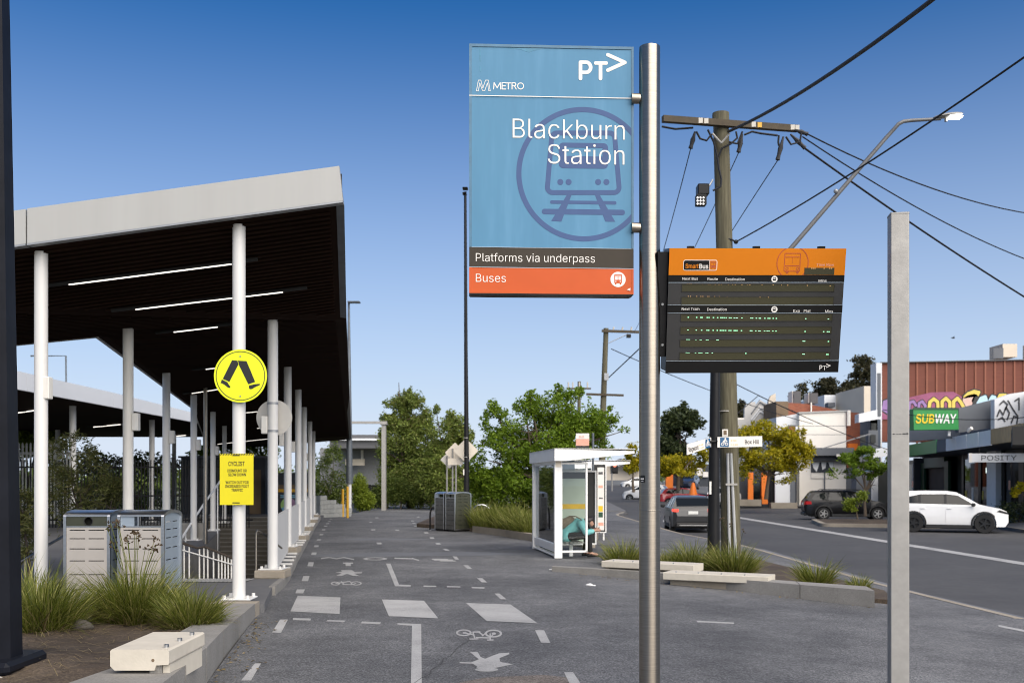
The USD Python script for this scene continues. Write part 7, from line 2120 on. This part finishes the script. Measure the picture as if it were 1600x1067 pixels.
t.part("awning_band", fplate(1268, 712.4, 1326, 720, D - 0.1, 0.5), "render_dark")
t.part("sign_light", fplate(1307, 709.5, 1326, 713.5, D - 1.02, 0.03), "sign_white")
t.part("mural_board", fplate(1267, 722, 1302, 738, D - 0.01, 0.05), "render_dark")
for pix in ([(1269, 722), (1281, 721), (1279, 728), (1276, 737), (1271, 731)], [(1283, 721), (1291, 721), (1290, 731), (1285, 734)], [(1294, 721), (1302, 721), (1302, 735), (1297, 730)]):
    t.part("mural_figure", fpoly(pix, D - 0.062, 0.01), "letter_white")
t.part("display_case", fplate(1267, 739, 1302, 747, D - 0.01, 0.06), "render_white")
t.part("door", fplate(1322, 731, 1334, 795, D - 0.01, 0.06), "render_grey")
t.part("drainpipe", cyl(tuple(P(1288.5, 800, D - 0.1)), tuple(P(1288.5, 738, D - 0.1)), 0.05, n=8), "render_grey")
t.part("downpipe", cyl(tuple(P(1326, 665, D - 0.2)), tuple(P(1326, 641, D - 0.2)), 0.14, n=10), "render_white")
# brick flank next to it
D = 74
t = Thing("brick_flank", "orange red brick flank wall stepping down beside the white shop", "wall", label_pt(1340, D))
t.part("wall", fpoly([(1323, 760), (1323, 643.5), (1342, 645), (1342, 652), (1359, 650), (1359, 760)], D + 0.8, 0.8), "red_brick")
t.part("lower_wall", fplate(1323, 693, 1338, 712, D - 0.4, 0.3), "orange_paint")
# pale blocks behind
D = 100
t = Thing("pale_upper_block", "pale upper storey blocks seen above the brick parapets", "building", label_pt(1325, D))
t.part("wall", fbox(1288, 617, 1316, D, 8), "render_cool")
t.part("wall", fbox(1316, 616, 1350, D + 1, 8), "render_white")
t.part("plant_box", fplate(1289, 630, 1300, 637, D - 0.1, 1.0), "render_grey")
t.part("mast", cyl(tuple(P(1314, 640, D - 1)), tuple(P(1314, 612, D - 1)), 0.08, n=6), "render_grey")
t = Thing("cream_tower", "cream rendered stair tower left of the dark shop front", "building", label_pt(1360, 92))
t.part("wall", fbox(1350, 603, 1372, 92, 8), "render_cream")
t = Thing("grey_ledge_shop", "grey shop with a pale ledge, dark windows and a sloping awning line", "building", label_pt(1355, 66))
t.part("wall", fpoly([(1338, 800), (1338, 707), (1357, 701), (1357, 672), (1372, 672), (1372, 800)], 67.5, 1.0), "render_grey")
t.part("ledge", fpoly([(1342, 660), (1342, 647), (1371, 640), (1371, 655)], 67, 0.8), "render_cool")
t.part("upper_wall", fpoly([(1360, 684), (1360, 655), (1371, 652), (1371, 684)], 67.6, 0.6), "render_white")
for px in (1344, 1360):
    t.part("window", fplate(px, 679, px + 8, 692, 66.4, 0.04), "shop_inside")
t.part("window", fplate(1361, 661, 1369, 674, 66.9, 0.04), "shop_inside")
t.part("awning_line", fpoly([(1285, 700), (1360, 677), (1361, 678.3), (1285, 701.3)], 66, 0.3), "hall_grey")
t.part("awning", fpoly([(1362, 703), (1388, 699), (1388, 712), (1362, 716)], 64, 1.6), "render_cool")
t.part("awning", fpoly([(1362, 730), (1388, 724), (1388, 735), (1362, 736)], 63.6, 1.2), "paint_sky")
t.part("notice_window", fplate(1361, 742, 1372, 785, 66.2, 0.05), "render_cool")
t.part("doorway", fplate(1372, 735, 1395, 795, 65, 0.1), "shop_inside")

# red clad building with the painted band
D = 70
t = Thing("red_building", "long red clad building with pale ribs and a painted band, above the green shop sign", "building", label_pt(1490, D))
t.part("wall", fpoly([(1378, 690), (1378, 567), (1640, 562), (1640, 690), (1378, 690)], D + 1.2, 1.2), "red_cladding")
for k in range(14):
    px = 1378 + 15.2 * (k + 1) + (9 if k >= 0 else 0)
    a = P(px, 0, D)[0]
    t.part("wall_rib", box((a - 0.06, D - 0.06, 3.6), (a + 0.06, D - 0.001, P(0, 566.6 - (px - 1378) * 0.019, D)[2])), "red_rib")
t.part("roof_edge", fpoly([(1377, 567), (1377, 565.6), (1641, 560.4), (1641, 562)], D + 0.1, 0.3), "roof_grey")
t.part("front_return", fpoly([(1369, 800), (1369, 567), (1378, 567), (1378, 800)], D + 0.9, 1.1), "render_cool")
t.part("front_window", fplate(1371, 583, 1376, 650, D - 0.21, 0.04), "render_grey")
t.part("base_wall", fpoly([(1360, 800), (1360, 655), (1376, 655), (1376, 800)], D - 1, 2), "render_blue")
for a, top in ((1546, 543), (1598, 540)):
    c = t.part("rooftop_unit", fplate(a, top, a + 22, 563, D + 4, 2.0), "render_cream")
    t.part("unit_grille", fplate(a + 5.5, top + 1, a + 21.5, 560, D + 1.95, 0.04), "render_grey", parent=c)
# painted band: rounded letter like shapes in the colours of the wall painting
dg = D - 0.07
t.part("painted_band", fpoly([(1378, 655), (1378, 634), (1400, 622), (1420, 621), (1455, 613), (1490, 612), (1507, 622), (1520, 611), (1530, 612), (1530, 655)], dg, 0.012), "paint_magenta")
band = [("paint_purple", [(1379, 640), (1381, 627), (1390, 624), (1394, 634), (1388, 646)]), ("paint_yellow", [(1504, 622), (1512, 614), (1522, 610), (1531, 612), (1528, 618), (1514, 620)]),
        ("paint_pink", [(1504, 638), (1506, 622), (1514, 618), (1524, 616), (1518, 630), (1514, 640)]), ("letter_black", [(1519, 626), (1524, 616), (1528, 620), (1523, 634)]),
        ("paint_sky", [(1524, 634), (1532, 621), (1540, 618), (1544, 630), (1536, 640)]), ("paint_sky", [(1541, 632), (1550, 618), (1556, 620), (1552, 632)]), ("paint_yellow", [(1556, 628), (1562, 616), (1572, 616), (1570, 628)])]
for m, pix in band:
    g = sector_shape(pix, dg - 0.013).buffer(-0.05).buffer(0.13).buffer(-0.03)
    if m != "letter_black":
        t.part("painted_outline", flat(g.buffer(0.09), dg - 0.0135, 0.001), "letter_black")
    t.part("painted_shape", flat(g, dg - 0.026, 0.012), m)

for m, w_, pts in (("paint_purple", 4.2, [(1420, 645), (1421, 629), (1427, 627), (1431, 633)]), ("paint_purple", 4.2, [(1435, 645), (1436, 630), (1441, 627), (1446, 634), (1445, 645)]), ("paint_yellow", 5.0, [(1451, 641), (1453, 628), (1459, 623), (1465, 628), (1466, 641)]),
                   ("paint_yellow", 5.0, [(1472, 641), (1472, 627), (1478, 622), (1484, 628), (1484, 641)]), ("paint_yellow", 5.0, [(1490, 641), (1490, 627), (1496, 622), (1501, 628), (1506, 637)])):
    kq_ = dg / FOCAL
    g = sg.LineString([(P(x, y, dg - 0.03)[0], P(x, y, dg - 0.03)[2]) for x, y in pts]).buffer(w_ / 2 * kq_, 6)
    t.part("painted_outline", flat(g.buffer(0.06), dg - 0.0275, 0.001), "letter_black")
    t.part("painted_letter", flat(g, dg - 0.041, 0.012), m)

# ---- the awning row of shops (front line A to B, falling away to the left)
AW = lambda d: 21.7 + 0.2 * (d - 45)                    # awning edge
FA = lambda d: AW(d) + 2.9                               # shop fronts
u = np.array([0.2, 1.0, 0]) / math.hypot(0.2, 1.0)       # along the street, away
face_r = -u                                             # a face to the road: right is towards the camera


def strip(f0, off, d0, d1, z0, z1, th):
    """An upright plate parallel to the shop fronts from d0 (near) to d1."""
    q = [(f0(d0) + off, d0), (f0(d1) + off, d1), (f0(d1) + off + th, d1), (f0(d0) + off + th, d0)]
    q = q if sg.Polygon(q).exterior.is_ccw else q[::-1]
    return hexa([(x, y, z0) for x, y in q] + [(x, y, z1) for x, y in q])


def edge_d(px):
    """Distance at which a picture column meets the awning edge."""
    k = (px - 800) / FOCAL
    return (21.7 - 9.0) / (k - 0.2) if False else 12.7 / (k - 0.2)


def edge_f(px):
    k = (px - 800) / FOCAL
    return 15.6 / (k - 0.2)


t = Thing("shop_row", "row of dark shop fronts under a continuous awning behind the white SUV", "building", (24, 48, -0.27))
e0, e1, e2, e3 = 38.0, edge_d(1551), edge_d(1480), edge_d(1400)
za0, za1 = 3.30, 3.98
t.part("awning_deck", hexa([(AW(e0), e0, za0), (FA(e0), e0, za0), (FA(e3), e3, za0), (AW(e3), e3, za0), (AW(e0), e0, za0 + 0.12), (FA(e0), e0, za0 + 0.12), (FA(e3), e3, za0 + 0.12), (AW(e3), e3, za0 + 0.12)][::1] if True else []), "render_dark")
n_ = 4
for k in range(n_):
    a, b = e1 + (e2 - e1) * k / n_, e1 + (e2 - e1) * (k + 1) / n_
    t.part("awning_panel", strip(AW, -0.08, a + 0.03, b - 0.03, za0 - 0.02, za1, 0.07), "awning_white")
t.part("awning_board", strip(AW, -0.08, e2 + 0.03, e2 + 2.2, za0 - 0.02, za1 - 0.05, 0.07), "render_grey")
gs0, gs1 = e2 + 2.3, e3 - 0.1
t.part("green_awning", strip(AW, -0.08, gs0, gs1, za0 - 0.05, za1, 0.07), "shop_green")
t.part("white_splash", strip(AW, -0.092, gs1 - 3.4, gs1 - 0.1, za0 + 0.1, za1 - 0.12, 0.01), "letter_white")
wd = np.linspace(e0, e1 - 0.02, 22)
for a, b in zip(wd[:-1], wd[1:]):
    t.part("timber_board", strip(AW, -0.10, a + 0.01, b - 0.01, za0 + 0.02, za1 + 0.02, 0.06), "timber_clad")
t.part("dark_canopy", hexa([(AW(e0) - 1.2, e0, 3.05), (AW(e0) + 0.6, e0, 3.05), (AW(41.3) + 0.6, 41.3, 3.05), (AW(41.3) - 0.25, 41.3, 3.05), (AW(e0) - 1.2, e0, 3.75), (AW(e0) + 0.6, e0, 3.75), (AW(41.3) + 0.6, 41.3, 3.75), (AW(41.3) - 0.25, 41.3, 3.75)]), "black_matt")
# shop front wall, glass, doors
f0, f1 = 40.0, 74.0
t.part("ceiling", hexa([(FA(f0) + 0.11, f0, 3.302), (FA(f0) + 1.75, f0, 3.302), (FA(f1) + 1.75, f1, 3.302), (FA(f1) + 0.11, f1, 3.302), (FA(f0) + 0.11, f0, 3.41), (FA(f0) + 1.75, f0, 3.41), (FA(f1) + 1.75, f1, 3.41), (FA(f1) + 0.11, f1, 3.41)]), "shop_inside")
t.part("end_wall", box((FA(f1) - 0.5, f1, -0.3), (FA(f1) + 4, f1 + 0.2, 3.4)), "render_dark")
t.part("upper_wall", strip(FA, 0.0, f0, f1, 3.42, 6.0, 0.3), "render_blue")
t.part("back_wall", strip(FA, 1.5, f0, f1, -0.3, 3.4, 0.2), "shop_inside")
fr = lambda px: edge_f(px)
bays = [(1600, 1592, "mull"), (1592, 1570, "pane"), (1570, 1566, "mull"), (1551, 1549, "mull"), (1549, 1533, "pane"), (1533, 1529, "mull"), (1529, 1506, "pane"), (1506, 1503, "mull"), (1503, 1482, "dark"), (1482, 1476, "green"), (1476, 1444, "door"), (1444, 1438, "green"), (1438, 1420, "pane"), (1420, 1395, "dark")]
for a, b, kind in bays:
    d0_, d1_ = fr(a), fr(b)
    if kind == "mull":
        t.part("mullion", strip(FA, -0.02, d0_, d1_, -0.27, 3.3, 0.12), "black_paint")
    elif kind == "pane":
        t.part("shop_window", strip(FA, 0.03, d0_ + 0.01, d1_ - 0.01, 0.15, 3.0, 0.02), "shop_glass")
        t.part("stall_riser", strip(FA, 0.0, d0_ + 0.01, d1_ - 0.01, -0.27, 0.14, 0.1), "render_grey")
        t.part("window_head", strip(FA, 0.0, d0_ + 0.01, d1_ - 0.01, 3.01, 3.3, 0.1), "black_paint")
        t.part("window_goods", strip(FA, 1.0, d0_ + 0.15, d1_ - 0.15, -0.2, 2.1, 0.15), "shop_goods")
        dm = (d0_ + d1_) / 2
        for k_, (f_, z0_, z1_, m_) in enumerate(((0.10, 0.9, 1.5, "poster_sky"), (0.35, 0.5, 1.3, "letter_white"), (0.62, 1.2, 1.7, "poster_salmon"), (0.80, 0.6, 1.1, "paint_yellow"))):
            if (k_ + int(a)) % 2 == 0:
                w0 = d0_ + (d1_ - d0_) * f_
                t.part("window_poster", strip(FA, 0.012, w0, w0 + (d1_ - d0_) * 0.13, z0_, z1_, 0.012), m_)
        t.part("ceiling_lamp", strip(FA, 0.7, dm - 0.5, dm + 0.5, 2.92, 2.98, 0.12), "shop_lamp")
        t.part("counter", strip(FA, 0.5, d0_ + 0.2, d1_ - 0.3, -0.2, 0.85, 0.3), "render_cool")
    elif kind == "dark":
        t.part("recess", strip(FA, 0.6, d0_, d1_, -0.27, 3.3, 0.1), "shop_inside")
    elif kind == "green":
        t.part("green_pier", strip(FA, -0.03, d0_, d1_, -0.27, 3.0, 0.2), "shop_green_dark")
    else:
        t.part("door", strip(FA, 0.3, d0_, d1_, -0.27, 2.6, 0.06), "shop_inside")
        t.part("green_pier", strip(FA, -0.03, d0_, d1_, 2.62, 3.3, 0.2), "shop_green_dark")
dpw = fr(1558)
t.part("white_pier", strip(FA, -0.35, fr(1566), fr(1551.5), -0.27, 3.3, 0.3), "awning_white")
q = P(1545, 735, edge_f(1545) + 0.3)
t.part("window_lamp", box(q + [-0.15, 0, -0.14], q + [0.15, 0.04, 0.16]), "shop_lamp")
# hanging POSITY sign
ps = Thing("hanging_sign", "grey hanging sign reading POSITY under the awning", "sign", tuple(P(1560, 722, 41.5)))
fa, fb_ = P(1515, 708.5, 42.6), P(1620, 708.5, 42.2)
f3 = Face(P(1515, 722, 42.6), (fb_ - fa) * [1, 1, 0], (0, 0, 1))
ps.part("board", f3.put(sg.box(0, 0, 2.75, 0.375), -0.12, 0), "render_cool")
ps.part("board_end", f3.put(sg.box(-0.03, -0.01, 0.10, 0.385), -0.125, 0.006), "sign_white")
ps.part("lettering", place((lambda m: (m[0] + [0.47, 0.08, 0.001], m[1]))(text_fit("POSITY", 1.42, 0.21, 0.01)), f3.o, f3.r, f3.u), "letter_grey")
for x in (0.4, 2.3):
    ps.part("hanger", f3.put(sg.box(x, 0.376, x + 0.04, 0.60), -0.08, -0.05), "black_paint")
# green SUBWAY box, grey and white parapets
sg_d = 49.0
sw_ = Thing("shop_sign", "green box sign reading SUBWAY with yellow and white letters", "sign", tuple(P(1460, 668, sg_d)))
sw_.part("box", fpoly([(1428, 671.5), (1427, 639), (1434, 637), (1497, 637.5), (1498, 671)], sg_d + 0.5, 0.5), "shop_green")
sw_.part("box_lip", fpoly([(1427, 639.5), (1427, 636.5), (1498, 636.8), (1498, 639.5)], sg_d - 0.002, 0.03), "shop_green_dark")
kS = sg_d / FOCAL
for s_, x_, w_, m in (("SUB", 1430.5, 28.5, "letter_yellow"), ("WAY", 1460, 33, "letter_white")):
    q = P(x_, 660.8, sg_d - 0.012)
    sw_.part("lettering", place(text_fit(s_, w_ * kS, 13.6 * kS, 0.012, True), q, (1, 0, 0), (0.10, 0, 1)), m)
sw_.part("bracket", fplate(1480, 671, 1484, 681, sg_d + 0.3, 0.1), "render_cool")
gpz = Thing("grey_parapet", "plain grey sloping parapet right of the green shop sign", "wall", tuple(P(1525, 690, 50)))
gpz.part("wall", fpoly([(1498, 676), (1498, 638), (1554, 624), (1554, 668)], 50.5, 0.4), "render_grey")
gpz.part("wall", fpoly([(1412, 690), (1412, 668), (1500, 668), (1500, 684)], 52.5, 0.4), "render_blue")
gw = Thing("graffiti_parapet", "white parapet with black scribbled lines at the right edge", "wall", tuple(P(1580, 690, 49)))
gw.part("wall", fpoly([(1554, 671), (1554, 624), (1580, 615), (1640, 606), (1640, 671)], 49.5, 0.4), "render_cool")
for pts in ([(1558, 650), (1562, 640), (1567, 648), (1572, 636), (1577, 645), (1574, 655)], [(1575, 626), (1583, 640), (1590, 650)], [(1562, 632), (1568, 626), (1574, 632), (1570, 640)], [(1580, 660), (1584, 650), (1590, 652), (1588, 664), (1594, 662), (1598, 668)], [(1586, 626), (1592, 622), (1592, 640)], [(1560, 655), (1566, 652), (1570, 658)]):
    ln = sg.LineString([(P(x, y, 49.09)[0], P(x, y, 49.09)[2]) for x, y in pts]).buffer(0.035, 3)
    gw.part("scribble", flat(ln, 49.07, 0.012), "letter_grey")
tube_l = Thing("spot_lamp", "small white lamp standing on the pale awning", "lamp", tuple(P(1515, 672, 44.6)))
tube_l.part("lamp_body", tube([P(1512.5, 675, 44.6), P(1515, 671, 44.5), P(1518.5, 668.5, 44.4)], [0.05, 0.09, 0.08], 8), "render_white", smooth=50)

# ---- orange framed shop left of the white one
D = 70
t = Thing("orange_shop", "shop front with orange frames and a grey panel under the golden tree", "building", label_pt(1195, D))
t.part("wall", fbox(1152, 728, 1245, D + 0.6, 4), "render_dark")
for a, b in ((1168, 1176), (1189, 1198)):
    t.part("orange_frame", fplate(a, 738, b, 784, D, 0.2), "orange_paint")
t.part("orange_frame", fplate(1190, 775, 1199, 787, D - 0.25, 0.15), "orange_paint")
t.part("shop_window", fplate(1176.2, 752, 1188.8, 780, D + 0.1, 0.06), "shop_glass")
t.part("grey_panel", fplate(1210, 737, 1234, 786, D, 0.2), "render_cool")
t.part("grey_panel", fplate(1234.3, 740, 1241, 790, D - 0.1, 0.2), "render_grey")
t.part("door", fplate(1204, 740, 1209.5, 784, D + 0.2, 0.1), "black_paint")
for a, b in ((1150, 1187), (1202, 1243)):
    t.part("base_block", fplate(a, 780 if a < 1190 else 785, b, 790 if a < 1190 else 796, D - 0.4, 0.5), "concrete_warm")
t = Thing("orange_pillar", "orange painted pillar under the trees beyond the red car", "pillar", label_pt(1045, 92))
t.part("shaft", fplate(1039, 716, 1050, 762, 92, 0.6), "orange_paint")
t.part("cap", fplate(1038, 714, 1051, 716, 92.05, 0.7), "orange_paint")
ot = Thing("orange_marker", "orange object on the road edge between the red and white cars", "marker", label_pt(1083, 76))
q = P(1083, 770, 76)
ot.part("cone", lathe([(0.34, q[2] - 0.5), (0.30, q[2]), (0.12, q[2] + 0.75), (0.0, q[2] + 0.8)], 14, (q[0], 76, 0)), "orange_paint", smooth=40)
ot.part("foot", box((q[0] - 0.4, 75.6, q[2] - 0.56), (q[0] + 0.4, 76.4, q[2] - 0.5)), "trim_black")
t = Thing("street_house", "low grey roofed buildings at the far end of the road, left of the steel pole", "building", label_pt(980, 140))
t.part("wall", fpoly([(945, 770), (945, 728), (1000, 728), (1000, 770)], 143, 3), "render_cream")
t.part("roof", fpoly([(955, 722), (970, 716), (1003, 728), (1003, 736), (985, 733)], 139.6, 1.5), "roof_grey")
t.part("low_wall", fplate(940, 750, 1000, 764, 138, 0.3), "render_grey")
tl_ = Thing("traffic_light", "traffic signal showing red at the far crossing", "traffic light", tuple(P(960, 766, 110)))
q = P(960, 730, 110)
tl_.part("post", cyl((q[0] - 0.25, 110.2, 0.4), (q[0] - 0.25, 110.2, q[2]), 0.09, n=10), "galvanised")
tl_.part("signal_head", bbox(q + [-0.28, -0.15, -0.55], q + [0.28, 0.15, 0.5], 0.03), "black_matt")
tl_.part("red_lens", cyl(tuple(q + [0.02, -0.16, 0.24]), tuple(q + [0.02, -0.175, 0.24]), 0.20, n=14), "signal_red")
tl_.part("backing_board", box(q + [-0.42, 0.155, -0.7], q + [0.42, 0.17, 0.65]), "black_matt")
t = Thing("small_road_sign", "small white road sign under the distant trees", "sign", tuple(P(1036, 760, 98)))
q = P(1036, 734, 98)
t.part("plate", flat(sg.Polygon([(q[0] - 0.3, q[2] - 0.3), (q[0] + 0.3, q[2] - 0.3), (q[0] + 0.3, q[2] + 0.2), (q[0], q[2] + 0.6), (q[0] - 0.3, q[2] + 0.2)]), 98, 0.02), "sign_white")
t.part("post", cyl((q[0], 98.06, 0), (q[0], 98.06, q[2]), 0.04, n=8), "galvanised")
t = Thing("far_shop", "dim far shop with pale sign shapes behind the dark conifer", "building", label_pt(1085, 125))
t.part("wall", fbox(1060, 725, 1112, 125, 5), "render_dark")
for a, b, y0, y1 in ((1064, 1080, 727, 733), (1088, 1097, 731, 743), (1098, 1106, 737, 745)):
    t.part("shop_sign", fplate(a, y0, b, y1, 124.9, 0.2), "sign_white")

# ---- grey building and gantry far left
t = Thing("grey_hall", "grey roofed hall with white trims seen between the canopy and the tall tree", "building", label_pt(575, 100))
t.part("wall", fpoly([(500, 790), (500, 700), (640, 700), (640, 790)], 103, 3), "hall_grey")
t.part("roof", fpoly([(515, 700), (515, 688), (550, 679), (605, 679), (640, 690), (640, 700)], 100, 6), "roof_grey")
t.part("gutter", fplate(520, 685, 640, 688, 93.9, 0.3), "render_cool")
for a, b, y0, y1 in ((564, 568, 695, 724), (605, 612, 700, 730)):
    t.part("window", fplate(a, y0, b, y1, 99.9, 0.1), "sign_white")
t.part("low_wall", fplate(540, 717, 570, 727, 98, 0.3), "render_cream")
t = Thing("rail_gantry", "pale steel gantry post and beam over the railway, left of the tall tree", "gantry", tuple(P(600, 760, 57)))
t.part("post", box(P(597.5, 800, 57.2), P(602.5, 661, 56.8)), "galvanised")
t.part("beam", box(P(530, 662, 57.1), P(604.5, 658, 56.9)), "galvanised")
t.part("beam_cap", box(P(596, 664, 57.3), P(605, 662, 56.7)), "galvanised")
bd_ = P(1489.5, 528, 60)
bdv = trimesh.creation.icosphere(2, 1.0)
t = Thing("bird", "small dark bird flying over the red building", "bird", tuple(bd_))
t.part("body", (np.array(bdv.vertices) * [0.11, 0.04, 0.035] + bd_, np.array(bdv.faces)), "bird_feather", smooth=True)
for s_ in (-1, 1):
    t.part("wing", hull([bd_ + [0.05, 0, 0.01], bd_ + [-0.03, 0, 0.01], bd_ + [0.0, s_ * 0.2, 0.08], bd_ + [-0.05, s_ * 0.2, 0.075], bd_ + [0.0, s_ * 0.1, 0.065]]), "bird_feather")
t.part("tail", hull([bd_ + [-0.09, -0.02, 0], bd_ + [-0.09, 0.02, 0], bd_ + [-0.17, -0.03, 0.005], bd_ + [-0.17, 0.03, 0.005], bd_ + [-0.1, 0, 0.012]]), "bird_feather")
